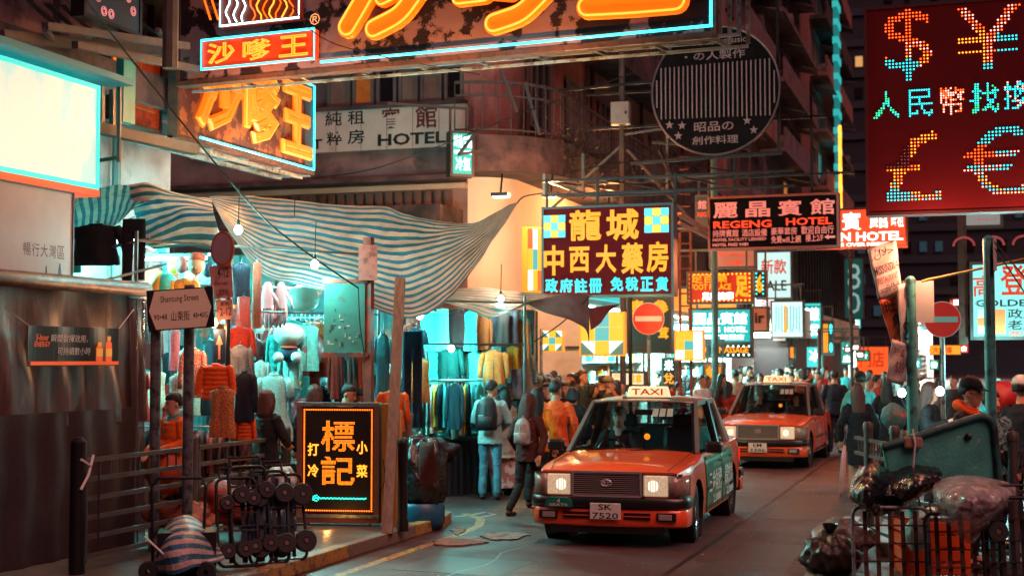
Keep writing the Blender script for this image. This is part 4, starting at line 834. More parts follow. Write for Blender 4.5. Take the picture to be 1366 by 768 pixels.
# shop fascia of the pharmacy with quilt boards hanging under it
def quiltboard(label, px0, py0, px1, py1, Y, pat, rz=0):
    r_, w, h = rectY(px0, py0, px1, py1, Y); root, y = sign_root('quilt_board', label, r_, w, h, rz, .12, 'sign', glow('cream lit panel', '#ffd98a', .8), mat('amber edge', '#b0782a', .5, emit='#ff9a2a', es=.5), .05)
    s = w/3; sh = h/3; cols = {'y': glow('quilt yellow', '#ffb02e', 1.), 'w': glow('quilt white', '#dff8f0', 1.2), 't': glow('quilt teal', '#3fb9b9', .8), 'g': mat('quilt grey green', '#3f6a66', .5, emit='#2f8a84', es=.3), 'r': glow('quilt orange', '#e8642a', .8)}
    for i in range(3):
        for j in range(3):
            k = pat[2-j][i]; x0_ = -w/2+i*s+s*.02; x1_ = x0_+s*.96; za, zb2 = j*sh+sh*.02, j*sh+sh*.98
            if k in 'ab':
                t = MB(); t.prism([(x0_, za), (x1_, za), (x0_, zb2)] if k == 'a' else [(x0_, za), (x1_, za), (x1_, zb2)], y-.02, y-.004); t.build('quilt_tile', cols['g'], root)
                t = MB(); t.prism([(x1_, za), (x1_, zb2), (x0_, zb2)] if k == 'a' else [(x0_, za), (x1_, zb2), (x0_, zb2)], y-.02, y-.004); t.build('quilt_tile', cols['w'], root)
            else: t = MB(); t.bx(x0_, x1_, y-.02, y-.004, za, zb2); t.build('quilt_tile', cols[k], root)
    return root
quiltboard('large yellow and white quilt patterned board under the pharmacy sign', 776, 418, 833, 473, 25, ['yty', 'yty', 'ayb'])
quiltboard('small yellow star quilt board in front of the pharmacy shelves', 725, 441, 751, 468, 27, ['aya', 'yty', 'byb'])
quiltboard('checkered yellow and white board left of the street lamp post', 902, 442, 938, 479, 28, ['yyw', 'ytw', 'wyw'])
quiltboard('teal edged board with yellow and orange patches on the pale corner wall', 699, 305, 722, 388, 24.4, ['rwy', 'yty', 'wyr'], R(55))
# neon strip climbing the tenement edge
root = thing('neon_strip', 'tall teal and amber neon strip climbing the last tenement', 'neon sign', onX(1117, 300, -7.0))
a, c = onX(1117, 275, -7.0), onX(1112, -20, -7.0); o = root.location
t = MB(); t.bx(-.1, .1, 0, 1.6, 0, c.z-a.z); t.build('teal_face', glow('teal strip', '#1a9c9a', .35), root)
for k in range(30): t = MB(); t.bx(-.15, .16, -.05, 1.7, k*1.0, k*1.0+.35); t.build('louvre', glow('teal louvre', '#35c4c0', .55), root)
t = MB(); t.tube([(.2, -.1, 0), (.2, -.1, (c.z-a.z)*.45)], .09, 6); t.build('neon_tube', N_amb, root)
# ================================================================== stalls, cloths and wares on the left
def crom(ps, t):
    n = len(ps)-1; x = min(max(t*n, 0), n-1e-6); i = int(x); f = x-i
    a, b, c, d = ps[max(i-1, 0)], ps[i], ps[min(i+1, n)], ps[min(i+2, n)]
    return b+(c-a)*(.5*f)+(a*2-b*5+c*4-d)*(.5*f*f)+(b*3-a-c*3+d)*(.5*f*f*f)
def sheet(name, rows, m, nu=48, nv=24, wr=.012, seed=0, parent=None, thick=.004):
    """hanging cloth through rows of control points (pixel x, pixel y, metres away)"""
    rows = [[P(*q) if not isinstance(q, V) else q for q in r] for r in rows]; mb = MB(); mb.uv = []; g_ = []
    for j in range(nv+1):
        line = []
        for i in range(nu+1):
            col = [crom(r, i/nu) for r in rows]; p = crom(col, j/nv)
            nz = NZ.noise(V((p.x*3.1+seed, p.y*3.1, p.z*3.1)))*wr*2+NZ.noise(V((p.x*9+seed, p.y*9, p.z*9)))*wr*.7
            line.append(p+V((.3, -.9, .3))*nz); mb.uv.append((i/nu, j/nv))
        g_.append(line)
    mb.grid(g_); return mb.build(name, m, parent, smooth=True, solid=thick, wc=parent is not None)
T_blue = stripe_mat('striped tarpaulin', [(0, '#d6bcae'), (.54, '#3b8092')], 17, 1, translucent=.6)
T_blue2 = stripe_mat('striped tarpaulin teal', [(0, '#a9cfc9'), (.55, '#1f7f88')], 13, 0)
T_blue3 = stripe_mat('striped tarpaulin slanted', [(0, '#d8ccc0'), (.5, '#2a7a8a')], 9, 1)
T_mix = stripe_mat('faded striped tarpaulin', [(0, '#c9b5a0'), (.35, '#3f8f8a'), (.7, '#a08a78')], 9, 1)
T_bag = stripe_mat('striped woven plastic', [(0, '#b9a29c'), (.5, '#1f5f7c')], 7, 1, translucent=.1)
M_canvas = mat('grey canvas', '#6f6260', .8, var=.2, vscale=4, translucent=.3, bump=.2)
o = sheet('striped_tarpaulin', [[(278, 262, 18.6), (340, 262, 18.6), (400, 269, 18.6), (449, 273, 18.6), (512, 276, 18.6), (534, 283, 18.6), (576, 294, 18.4), (628, 297, 18), (686, 271, 17.4)],
    [(288, 278, 17.9), (345, 318, 17.8), (408, 330, 17.7), (462, 343, 17.7), (524, 356, 17.6), (556, 352, 17.6), (598, 336, 17.6), (645, 309, 17.5), (688, 271, 17.3)],
    [(301, 302, 17.2), (352, 366, 17.1), (420, 384, 17), (480, 402, 17), (538, 424, 16.9), (582, 412, 17), (620, 374, 17.1), (657, 322, 17.2), (690, 272, 17.2)]], T_blue, 90, 44, .03)
tag(o, 'large cream and blue striped tarpaulin stretched over the centre of the stalls', 'tarpaulin', 'striped tarpaulins')
o = sheet('striped_tarpaulin', [[(66, 282, 17), (100, 263, 17), (140, 248, 17), (178, 247, 17), (215, 252, 17)], [(74, 300, 16.6), (105, 285, 16.4), (140, 275, 16.4), (172, 268, 16.5), (205, 264, 16.5)], [(84, 340, 16.2), (108, 318, 16.0), (136, 312, 16), (160, 296, 16), (178, 278, 16)]], T_blue2, 48, 20, .03, 5)
tag(o, 'rumpled teal striped tarpaulin beside the white poster panel', 'tarpaulin', 'striped tarpaulins')
o = sheet('striped_tarpaulin', [[(172, 246, 16.8), (200, 246, 16.8), (240, 258, 16.8), (282, 264, 16.8)], [(178, 278, 16.4), (205, 272, 16.3), (245, 270, 16.2), (284, 278, 16.2)], [(190, 316, 16.1), (196, 312, 16), (240, 292, 15.9), (286, 288, 15.9)], [(184, 322, 16.3), (205, 330, 16.2), (250, 330, 16.3), (300, 336, 16.4)]], T_blue3, 40, 28, .03, 9)
tag(o, 'folded blue and white striped tarpaulin over the street name plate', 'tarpaulin', 'striped tarpaulins')
o = sheet('striped_tarpaulin', [[(592, 386, 22), (640, 384, 22), (700, 390, 22), (740, 392, 22), (784, 392, 22)], [(590, 396, 21), (635, 398, 20.8), (690, 404, 20.6), (735, 399, 20.7), (786, 396, 21)], [(590, 402, 20.3), (628, 414, 20), (655, 424, 19.8), (700, 404, 20), (730, 396, 20.4)]], T_mix, 48, 20, .02, 2)
tag(o, 'faded striped awning over the far clothes stall', 'tarpaulin', 'striped tarpaulins')
o = sheet('canvas_sheet', [[(702, 404, 20.2), (735, 396, 20.4), (765, 392, 20.5), (785, 393, 20.6)], [(720, 414, 20), (750, 412, 20.1), (775, 414, 20.2), (786, 420, 20.3)], [(752, 424, 19.9), (768, 430, 20), (782, 440, 20.1), (786, 461, 20.2)]], M_canvas, 24, 14, .02, 3)
tag(o, 'grey canvas corner hanging from the far awning', 'canvas')
o = sheet('canvas_sheet', [[(786, 410, 20.6), (806, 408, 20.8), (828, 405, 21)], [(786, 420, 20.5), (800, 420, 20.7), (814, 414, 20.9)], [(788, 440, 20.4), (795, 436, 20.5), (802, 430, 20.6)]], mat('dusty red canvas', '#7a3f3a', .8, var=.2, translucent=.3), 16, 10, .015, 4)
tag(o, 'dusty red cloth triangle beside the quilt board', 'canvas')
# ---- hanging lamps
def hang_bulb(label, px, py, d, col, e, r=.05, hexc='#d8fffb', es=14., tube_len=0, zc=None):
    p = P(px, py, d); t_ = thing('hanging_lamp', label, 'lamp', p)
    mb = MB()
    if tube_len: mb.tube([(-tube_len/2, 0, 0), (tube_len/2, 0, 0)], .018, 8)
    else: mb.lathe([(0, -r*1.2), (r*.6, -r), (r, -r*.2), (r*.75, r*.6), (r*.3, r)], 12)
    mb.build('bulb', glow('bulb '+hexc+str(es), hexc, es), t_, smooth=True)
    mb = MB()
    if tube_len: mb.bx(-tube_len/2-.03, tube_len/2+.03, -.03, .03, .022, .06)
    else: mb.cyl((0, 0, r), (0, 0, r*2.2), r*.35, n=8)
    mb.build('holder', M_black, t_)
    mb = MB(); mb.tube([(0, 0, r*2 if not tube_len else .06), (.01, 0, .5)], .006, 4); mb.build('flex', M_rope, t_)
    lamp(t_, (0, -.02, -r*1.6), col, e*3.2, .09); return t_
hang_bulb('glaring bulb behind the middle of the big striped tarpaulin', 392, 318, 18.25, (.35, 1, .95), 130)
hang_bulb('lit bulb under the striped tarpaulin above the toys', 402, 398, 18.2, (.22, 1, .93), 62)
hang_bulb('bright bulb among the jackets of the far clothes stall', 602, 464, 20.5, TEAL, 24)
hang_bulb('fluorescent tube behind the yellow ball', 232, 345, 17.2, TEAL, 120, tube_len=.9)
hang_bulb('fluorescent tube under the rumpled tarpaulin', 130, 322, 16.7, TEAL, 130, tube_len=1.1)
hang_bulb('bulb hidden under the awning of the far clothes stall', 575, 420, 22, TEAL, 70)
hang_bulb('bulb over the folded clothes table', 640, 440, 22.2, TEAL, 50)
hang_bulb('bulb behind the rack of coats', 470, 440, 19, TEAL, 50)
hang_bulb('warm bulb over the low rack behind the railing', 285, 430, 15.6, (1, .45, .2), 16, hexc='#ffcf90', es=8)
hang_bulb('added fill bulb at the front of the stall above the round disc', 318, 306, 16.3, (.4, 1, .93), 20)  # added lamp, brightens the garment fronts from the street side
hang_bulb('added fill bulb at the front of the stall left of the notice board', 420, 352, 16.8, (.25, 1, .93), 22)  # another added lamp for the fronts of the hanging clothes
hang_bulb('added fill bulb under the front edge of the tarpaulin by the leaning post', 560, 420, 18, TEAL, 12)  # added lamp, extra front light near the post
hang_bulb('added fill bulb at the front of the far stall', 668, 398, 20.6, (.4, 1, .95), 16)  # added lamp, front light for the far garments
# ---- garments
FAB = {}
def fab(c, ro=.75, sh=0.): return mat('cloth '+c+str(ro), c, ro, 0, var=.28, vscale=14, bump=.35, bscale=60, translucent=.12, spec=.3)
_GM = {}
def gmesh(kind, var=0):
    k = (kind, var)
    if k in _GM: return _GM[k]
    rn = random.Random(hash(kind) % 1000+var*17 if False else sum(map(ord, kind))+var*17); parts = {}; n = 22
    ph = [rn.uniform(0, 6) for _ in range(4)]
    def ring(z, w, d, amp, cx=0, puff=0):
        out = []
        for j in range(n):
            a = 2*pi*j/n; f = 1+amp*(sin(5*a+ph[0]+z*2)+.6*sin(9*a+ph[1]-z*3))
            out.append((cx+w*cos(a)*(1+.25*amp*sin(3*a)), d*sin(a)*f, z))
        return out
    body = MB()
    if kind in ('top', 'puffer', 'vest', 'dress'):
        L = 1.0; hem = .33 if kind != 'dress' else .42
        prof = [(0, .06, .05), (-.015, .14, .07), (-.05, .24, .085), (-.09, .285, .10), (-.2, .27, .12), (-.4, .255, .12), (-.6, .26, .12), (-.8, hem*.88, .125), (-.97, hem*.9, .12), (-1.0, hem*.88, .11)]
        if kind == 'puffer':
            pp = []
            for q in range(29):
                z = -.06-.94*q/28; w = .28-.02*sin(pi*q/28)+.012*abs(sin(pi*q/4)); pp.append((z, w+.012*abs(sin(pi*q/4)), .12+.03*abs(sin(pi*q/4))))
            prof = prof[:3]+pp
        body.grid([ring(z, w, d, .05+.24*(-z)*(0 if kind == 'puffer' else 1)) for z, w, d in prof], closed=True)
        if kind != 'vest':
            for sx in (-1, 1):
                s = MB(); sp = [V((sx*.24, 0, -.06)), V((sx*.30, -.01, -.14)), V((sx*.335, -.02, -.34)), V((sx*(.36+.03*var), -.03, -.6)), V((sx*(.37+.05*var), -.03, -.82))]; rr = [.07, .085, .075, .068, .06]
                if kind == 'puffer':
                    s2 = []; r2 = []
                    for q in range(21): s2.append(crom(sp, q/20)); r2.append(.082-.014*q/20+.012*abs(sin(pi*q/3)))
                    sp, rr = s2, r2
                if kind == 'dress': sp, rr = sp[:3], [.06, .08, .09]
                s.tube(sp, rr, 10); parts.setdefault('sleeve', []).append(s)
        if kind in ('top', 'puffer', 'vest'):
            s = MB(); s.tube([(0, -.095-.03*(q > 1), -.05-.93*q/6) for q in range(7)], .007, 4); parts['zip'] = [s]
        s = MB(); s.tube([(.075*cos(a), .05*sin(a)-.01, .012+.012*sin(a)) for a in [2*pi*q/12 for q in range(12)]], .022, 6, closed=True); parts['collar'] = [s]
    elif kind == 'trousers':
        for sx in (-1, 1):
            s = MB(); s.grid([ring(z, w, d, .05, sx*c) for z, w, d, c in ((0, .13, .06, .1), (-.1, .13, .075, .11), (-.35, .12, .08, .125), (-.7, .105, .075, .13), (-1, .1, .07, .13))], closed=True); parts.setdefault('leg', []).append(s)
        body.grid([ring(z, w, d, .02) for z, w, d in ((.0, .22, .06), (-.04, .23, .075), (-.12, .24, .08), (-.22, .24, .08))], closed=True)
    elif kind == 'drape':
        body.grid([ring(z, w, d, .12) for z, w, d in ((0, .25, .03), (-.3, .26, .06), (-.7, .28, .08), (-1, .3, .08))], closed=True)
    elif kind == 'rack':      # seen edge-on on a rail: narrow
        body.grid([ring(z, w, d, .05+.1*(-z)) for z, w, d in ((0, .02, .05), (-.04, .05, .16), (-.1, .075, .22), (-.5, .08, .21), (-1, .09, .22))], closed=True)
        for sy in (-1, 1):
            s = MB(); s.tube([(0, sy*.2, -.08), (.01, sy*.25, -.3), (.01, sy*.26, -.75)], [.06, .06, .05], 8); parts.setdefault('sleeve', []).append(s)
    hg = MB(); hg.tube([(-.2, 0, -.03), (0, 0, .035), (.2, 0, -.03)] if kind != 'rack' else [(0, -.16, -.03), (0, 0, .035), (0, .16, -.03)], .008, 5); hg.tube([(0, 0, .035), (0, 0, .09), (.025, 0, .115), (.02, 0, .14)], .006, 5); parts['hanger'] = [hg]
    bo = {}
    _GM[k] = (body, parts); _GO = {}
    return _GM[k]
_GP = {}
def garment(name, label, cat, px, py, wpx, hpx, d, kind, col, var=0, rz=0, group=None, ro=.75, d2=None, mat2=None):
    """cloth hanging from px,py (shoulder line), so many pixels wide and long at d metres"""
    p = P(px, py, d); s = d/FPX; w = wpx*s; h = hpx*s
    base_w = {'top': .78, 'puffer': .80, 'vest': .58, 'dress': .84, 'trousers': .5, 'drape': .6, 'rack': .2}[kind]
    k = (kind, var)
    m = mat2 or fab(col, ro)
    if k not in _GP:
        body, parts = gmesh(kind, var); proto = {}
        pr = thing('garment_proto', None, None)
        body.build('body', m, pr, smooth=True)
        for nm, lst in parts.items():
            for q in lst: q.build(nm, m, pr, smooth=True)
        _GP[k] = pr; first = True
    else: first = False
    pr = _GP[k]; r = thing(name, label, cat, p, rz+YAW*.6, group); r.scale = (w/base_w, max(w/base_w, .5)*.62 if kind != 'rack' else h*.8, h)
    for ch in pr.children:
        c = ch.copy(); COL.objects.link(c); c.parent = r; c.name = ch.name.split('.')[0]
        setmat(c, M_galv if ch.name.startswith('hanger') else M_black if ch.name.startswith('zip') else m)
    return r
G = garment
# left stall, front row and above the street plate
DS = 16.6
G('hanging_dress', 'pink flowered dress at the left end of the clothes stall', 'dress', 190, 496, 24, 66, 15.2, 'dress', '#a85a58')
G('hanging_skirt', 'pale grey skirt left of the plate pole', 'skirt', 197, 457, 26, 36, 15.6, 'drape', '#8d8f8e')
G('hanging_cardigan', 'red and white speckled cardigan right of the plate poles', 'cardigan', 258, 466, 38, 64, 15.8, 'top', '#7a2626', mat2=mat('red white speckle', '#6e1f20', .7, dirt='#b9a9a0', dscale=45, dlo=.52, dhi=.6, translucent=.1))
G('hanging_jacket', 'orange quilted puffer jacket behind the railing', 'jacket', 288, 486, 52, 47, 15.2, 'puffer', '#e0561a', ro=.5)
G('hanging_dress', 'shiny gold wrapped top under the orange puffer jacket', 'top', 297, 517, 36, 66, 15.0, 'vest', '#b0703a', mat2=mat('gold foil wrap', '#b36a34', .25, .3, var=.5, vscale=25, bump=1., bscale=35))
G('hanging_sweater', 'navy sweater with a small print right of the gold top', 'sweater', 326, 496, 36, 66, 15.6, 'top', '#131a2b')
G('hanging_shirt', 'grey buttoned shirt above the navy sweater', 'shirt', 320, 462, 38, 54, 15.9, 'top', '#5d6670')
G('hanging_jacket', 'red jacket with blue front over the grey shirt', 'jacket', 320, 436, 42, 48, 16.2, 'top', '#8f2718')
G('hanging_jacket', 'dark blue jacket under the tarpaulin edge', 'jacket', 322, 352, 26, 54, 16.4, 'vest', '#1c3044')
G('hanging_bag', 'red plastic wrapped garment under the dark blue jacket', 'garment', 325, 396, 22, 44, 16.3, 'drape', '#8a2a1c', mat2=mat('red wrap', '#8a2418', .3, 0, var=.4, vscale=25, bump=.8))
G('hanging_scarf', 'red and white scarf beside the pink foam hands', 'scarf', 343, 350, 14, 88, 16.6, 'drape', '#a8543f')
G('hanging_scarf', 'teal scarf below the foam hands', 'scarf', 336, 420, 12, 60, 16.8, 'drape', '#2aa39c')
G('hanging_dress', 'large pale sequined dress in the middle of the stall', 'dress', 366, 500, 58, 88, 16.9, 'dress', '#8fb0aa', mat2=mat('pale sequins', '#8fb8b0', .35, 0, var=.4, vscale=40, bump=.6, bscale=90))
G('hanging_jacket', 'orange puffer vest low beside the gold top', 'jacket', 327, 556, 30, 36, 15.6, 'puffer', '#c94a14', ro=.5)
G('child_shirt', 'white child top beside the sequined dress', 'top', 348, 482, 26, 44, 17.2, 'top', '#a9b7b0')
G('hanging_blouse', 'pale blouse right of the plate pole', 'blouse', 236, 500, 22, 48, 16.2, 'vest', '#a3b3ad')
G('hanging_dress', 'pink slip dress between the plate poles', 'dress', 233, 438, 16, 56, 16.4, 'vest', '#b0788c')
G('hanging_towel', 'teal and cream striped towel left of the plate pole', 'towel', 188, 436, 14, 66, 15.7, 'drape', '#2f8f94')
G('hanging_jacket', 'black jacket hanging under the rumpled teal tarpaulin', 'jacket', 128, 300, 88, 54, 16.0, 'top', '#0a0c14', 1)
G('hanging_trousers', 'black trousers hanging right of the black jacket', 'trousers', 179, 292, 34, 82, 15.9, 'trousers', '#0a0b12')
G('hanging_cloth', 'teal cloth hanging left of the black jacket', 'cloth', 98, 308, 24, 56, 16.2, 'drape', '#2c8f8c')
G('hanging_costume', 'yellow hooded costume above the street plate', 'costume', 246, 372, 44, 52, 16.2, 'top', '#d9a653')
for i, (px, c, cn) in enumerate(((448, '#8f2a1f', 'dark red'), (457, '#20242c', 'black'), (464, '#6f7478', 'striped grey'), (472, '#16181f', 'jet black'), (479, '#b3402a', 'bright red'), (486, '#a9a59e', 'off white'))):
    G('hanging_jacket', f'{cn} jacket under the green notice board', 'jacket', px, 470+(i % 2)*5, 20, 62, 17.2, ['top', 'vest'][i % 2], c, group='jackets under the notice board')
G('hanging_raincoat', 'teal raincoat beside the leaning wooden post', 'raincoat', 511, 446, 30, 110, 17.5, 'dress', '#3b6d78', ro=.3)
G('hanging_trousers', 'long navy trousers right of the leaning wooden post', 'trousers', 550, 442, 28, 108, 17.6, 'trousers', '#0e1d33')
G('hanging_jacket', 'orange jacket behind the neon sandwich sign', 'jacket', 524, 521, 44, 54, 17.2, 'top', '#d2581e')
G('hanging_jacket', 'clear wrapped jacket under the orange one', 'jacket', 537, 548, 30, 44, 17.3, 'vest', '#7f6a5e', ro=.25)
G('hanging_dress', 'rust curtain-like dress at the left of the far stall', 'dress', 551, 424, 22, 50, 19, 'drape', '#8a2f1c')
DENSE = [('teal', '#2a8a86'), ('cream', '#c4b8a4'), ('navy', '#16202e'), ('red', '#9a2c20'), ('pale blue', '#7fb0b4'), ('orange', '#d0602a'), ('black', '#111318'), ('pink', '#b06a70'), ('mint', '#8fc8bc'), ('maroon', '#501a1e')]
def dense(n, px0, px1, py0, py1, d0, d1, where, sd, kinds=('top', 'vest', 'dress', 'puffer', 'drape')):
    rq = random.Random(sd); sp = sorted(rq.uniform(px0, px1) for _ in range(n))
    for i, px in enumerate(sp):
        cn, c = rq.choice(DENSE); k = rq.choice(kinds); nm = {'top': 'shirt', 'vest': 'vest', 'dress': 'dress', 'puffer': 'puffer jacket', 'drape': 'scarf'}[k]
        G('hanging_'+nm.replace(' ', '_'), f'{cn} {nm} in the {where}, {ordw(i+1)} from the left', nm, px, rq.uniform(py0, py1), rq.uniform(24, 40)*(.5 if k == 'drape' else 1), rq.uniform(44, 66), rq.uniform(d0, d1), k, c, rz=rq.uniform(-.5, .5), group='clothes in the '+where)
dense(38, 192, 432, 425, 470, 17.2, 18.6, 'back row', 51)
dense(34, 192, 432, 490, 540, 17.0, 18.4, 'lower back row', 52)
dense(18, 196, 330, 352, 385, 17.2, 18.4, 'top row', 53)
dense(22, 438, 560, 430, 500, 18.0, 19.2, 'row behind the notice board', 54)
dense(28, 562, 700, 412, 432, 21.3, 22.4, 'far stall top row', 55)
dense(28, 562, 700, 462, 480, 21.3, 22.4, 'far stall middle row', 56)
# far stall
for i, (nm, lab, px, py, w, h, k, c) in enumerate((
    ('hanging_shirt', 'pale teal striped shirts at the far stall left side', 572, 416, 34, 52, 'drape', '#4fb0b0'), ('hanging_shirt', 'white teal shirt under the far awning', 590, 412, 20, 54, 'drape', '#86c4c0'),
    ('hanging_vest', 'maroon open vest over a white shirt', 612, 416, 34, 52, 'vest', '#4a1b1c'), ('hanging_shirt', 'aqua shirt right of the maroon vest', 628, 414, 18, 54, 'vest', '#4ab5b8'),
    ('hanging_hoodie', 'orange and navy hoodie', 645, 424, 24, 42, 'top', '#c04a1c'), ('hanging_jacket', 'slate grey jacket right of the orange hoodie', 659, 420, 18, 42, 'vest', '#4d4a55'), ('hanging_jacket', 'brown coat under the awning end', 672, 416, 18, 46, 'vest', '#4a2a26'),
    ('hanging_jacket', 'mauve jacket beside the brown coat', 683, 412, 18, 46, 'vest', '#6a5058'), ('hanging_coat', 'long orange coat at the right end of the far stall', 694, 428, 24, 60, 'top', '#d0581c'),
    ('ribbed_shirt', 'teal ribbed top in the lower row', 571, 468, 26, 42, 'vest', '#2f9a96'), ('hanging_jacket', 'dark green bomber jacket behind the bulb', 598, 463, 42, 46, 'top', '#0f3f3c'),
    ('hanging_cardigan', 'pale teal knitted cardigan', 633, 470, 32, 48, 'top', '#6fc0b8'), ('hanging_sweatshirt', 'orange sweatshirt in the lower row', 659, 468, 40, 44, 'top', '#e0642a'), ('hanging_shirt', 'amber shirt above the crowd', 684, 462, 18, 30, 'vest', '#d98a2a'))):
    G(nm, lab, nm.split('_')[1], px, py, w, h, 20.8+.12*(i % 3), k, c)
def rack_row(label_at, px0, px1, n, py, hpx, d, cols, group, slope=0.):
    p0, p1 = P(px0-4, py-5, d), P(px1+4, py-5+slope, d)
    t_ = thing('clothes_rail', f'steel clothes rail {label_at}', 'clothes rail', ((p0.x+p1.x)/2, (p0.y+p1.y)/2, 0)); mb = MB(); mb.tube([p0, p1], .015, 6); mb.build('bar', M_galv, t_, wc=True)
    for q in (p0, p1): mb = MB(); mb.tube([q, (q.x, q.y, .12)], .014, 6); mb.build('upright', M_galv, t_, wc=True)
    for i in range(n):
        c, cn = cols[i % len(cols)]; rn = random.Random(i*7+int(px0))
        G('rack_garment', f'{cn} garment, {ordw(i+1)} from the left on the rail {label_at}', 'garment', px0+(px1-px0)*(i+.5)/n, py+slope*i/n, (px1-px0)/n*1.35, hpx*rn.uniform(.85, 1.1), d, 'rack', c, rz=rn.uniform(-.25, .25), group=group)
reds = [('#6e2524', 'dark red'), ('#8d4a4c', 'dusty pink'), ('#2a1a1c', 'black'), ('#7d3a36', 'brick red'), ('#a35f60', 'rose'), ('#4a2a2e', 'plum'), ('#8a6a62', 'beige')]
rack_row('behind the street railing', 258, 332, 12, 574, 58, 16.0, reds, 'garments on the low rail behind the railing')
rack_row('left of the plate poles', 188, 250, 9, 574, 60, 16.2, [('#7a2a26', 'red'), ('#1d2024', 'black'), ('#5a4a48', 'brown'), ('#8a3a30', 'rust'), ('#3a4a52', 'slate')], 'garments on the low rail at the stall end')
tea = [('#2a8a86', 'teal'), ('#8fc8c0', 'pale mint'), ('#0f2a30', 'dark green'), ('#c9d4c8', 'white'), ('#c9a23a', 'mustard'), ('#14202c', 'navy'), ('#3f9fa0', 'aqua'), ('#1f5560', 'petrol')]
rack_row('in the far clothes stall', 562, 642, 17, 512, 66, 20.6, tea, 'coats on the rail of the far stall')
G('hanging_coat', 'long petrol blue coat in front of the far rail', 'coat', 607, 512, 24, 60, 20.3, 'top', '#1a4e5c')
G('hanging_coat', 'dark tall coat left of the backpack man', 'coat', 556, 470, 20, 100, 18.6, 'dress', '#0d1a26')
# upper cords and back cloth of the stalls
def stall_frame(label, pts_posts, zt, beams, back=None):
    c = pts_posts[0]; r = thing('market_stall', label, 'market stall', (c.x, c.y, 0))
    for q in pts_posts: mb = MB(); mb.tube([(q.x, q.y, .12 if q.y < 17 else 0), (q.x, q.y, zt)], .022, 6); mb.build('post', M_steel, r, wc=True)
    for a, b in beams: mb = MB(); mb.tube([a, b], .016, 6); mb.build('rail', M_steel, r, wc=True)
    if back: back(r)
    return r
def gp(px, d): q = P(px, 478, d); return V((q.x, q.y, 0))
A1, A2, A3, A4 = gp(180, 15.6), gp(505, 17.9), gp(235, 19.6), gp(545, 20.2)
def bk(r):
    mb = MB(); a, b = gp(150, 20.2), gp(556, 21.2); n = 60
    mb.grid([[(a.x+(b.x-a.x)*i/n+.05*sin(i*1.7), a.y+(b.y-a.y)*i/n+.06*sin(i*.9), z) for i in range(n+1)] for z in (.1, 1.2, 2.4, 3.5)]); mb.build('back_cloth', mat('stall back cloth', '#1d4f52', .8, var=.5, vscale=5, dirt='#8a5a48', dscale=3.5, dlo=.55, dhi=.6), r, wc=True, smooth=True)
    mb = MB(); mb.box(((A1.x+A2.x)/2-.5, (A1.y+A2.y)/2+.7, .42), (4.2, 1.3, .62), atan2(A2.y-A1.y, A2.x-A1.x)); mb.build('counter', mat('counter cloth', '#3a2426', .8, var=.3), r, wc=True)
def zz(v, z): return (v.x, v.y, z)
stall_frame('crowded clothes stall behind the railing with rails and cords', [A1, A2, A3, A4], 3.4, [(zz(A1, 3.3), zz(A2, 3.3)), (zz(A3, 3.3), zz(A4, 3.3)), (zz(A1, 3.3), zz(A3, 3.3)), (zz(A2, 3.3), zz(A4, 3.3)), (zz(A1, 2.55), zz(A2, 2.55)), (zz(A1.lerp(A3, .4), 2.9), zz(A2.lerp(A4, .4), 2.9)), (onX(60, 395, -9), P(222, 352, 16)), (P(60, 350, 16.2), P(200, 318, 15.8))], bk)
B1, B2, B3, B4 = gp(556, 19.6), gp(700, 20.4), gp(560, 23), gp(716, 23.8)
def bk2(r):
    n = 40; mb = MB(); mb.grid([[(B3.x+(B4.x-B3.x)*i/n+.05*sin(i*1.7), B3.y+(B4.y-B3.y)*i/n+.06*sin(i*.9), z) for i in range(n+1)] for z in (.1, 1.2, 2.8)]); mb.build('back_cloth', mat('teal back cloth', '#1d5a5c', .8, var=.5, vscale=5), r, wc=True, smooth=True)
    c = P(600, 600, 20.2); a = P(548, 588, 20.4); b = P(626, 588, 21.2); mb = MB(); dv = (b-a); rz = atan2(dv.y, dv.x)
    mb.box(((a.x+b.x)/2, (a.y+b.y)/2+.35, .78), (dv.length, .9, .05), rz); mb.build('table_top', M_dark, r, wc=True)
    mb = MB(); n = 30; nx = V((sin(rz), -cos(rz), 0))*.47; cc = V(((a.x+b.x)/2, (a.y+b.y)/2+.35, 0)); u = V((cos(rz), sin(rz), 0))
    mb.grid([[cc+nx*(1+.06*sin(i*1.9)*(1-z))+u*(dv.length*(i/n-.5))+V((0, 0, z)) for i in range(n+1)] for z in (.02, .3, .55, .8)]); mb.build('table_skirt', mat('dark table skirt', '#14161c', .8, var=.3), r, wc=True, smooth=True)
    return r
st2 = stall_frame('far clothes stall with dark skirted table', [B1, B2, B3, B4], 2.9, [(zz(B1, 2.8), zz(B2, 2.8)), (zz(B3, 2.8), zz(B4, 2.8)), (zz(B1, 2.8), zz(B3, 2.8)), (zz(B2, 2.8), zz(B4, 2.8)), (zz(B1, 2.2), zz(B2, 2.2))], bk2)
rn = random.Random(12)
for i in range(14):
    px = 548+i*6.6; p = P(544+i*6, 582+rn.uniform(-3, 4), 20.7+rn.uniform(0, .5)); mb = MB(); n = 8
    mb.grid([[(-.16+.32*u/n, -.12+.24*v/n, .82-.0+.05*sin(u*2.1+i)*.4+.03*rn.random()+.03) for u in range(n+1)] for v in range(n+1)]); nm, c = rn.choice([('pale teal', '#8fc4bc'), ('dark', '#1a2028'), ('mustard', '#b8903a'), ('aqua', '#4aa8a4'), ('grey', '#6a7478'), ('white', '#b8c4bc')])
    o = mb.build('folded_clothes', fab(c), None, smooth=True, solid=.05); o.location = (p.x, p.y, .02); o.rotation_euler = (0, 0, rn.uniform(-.6, .9)); tag(o, f'{nm} folded garment, {ordw(i+1)} pile from the left on the skirted table', 'clothes', 'folded clothes on the table')
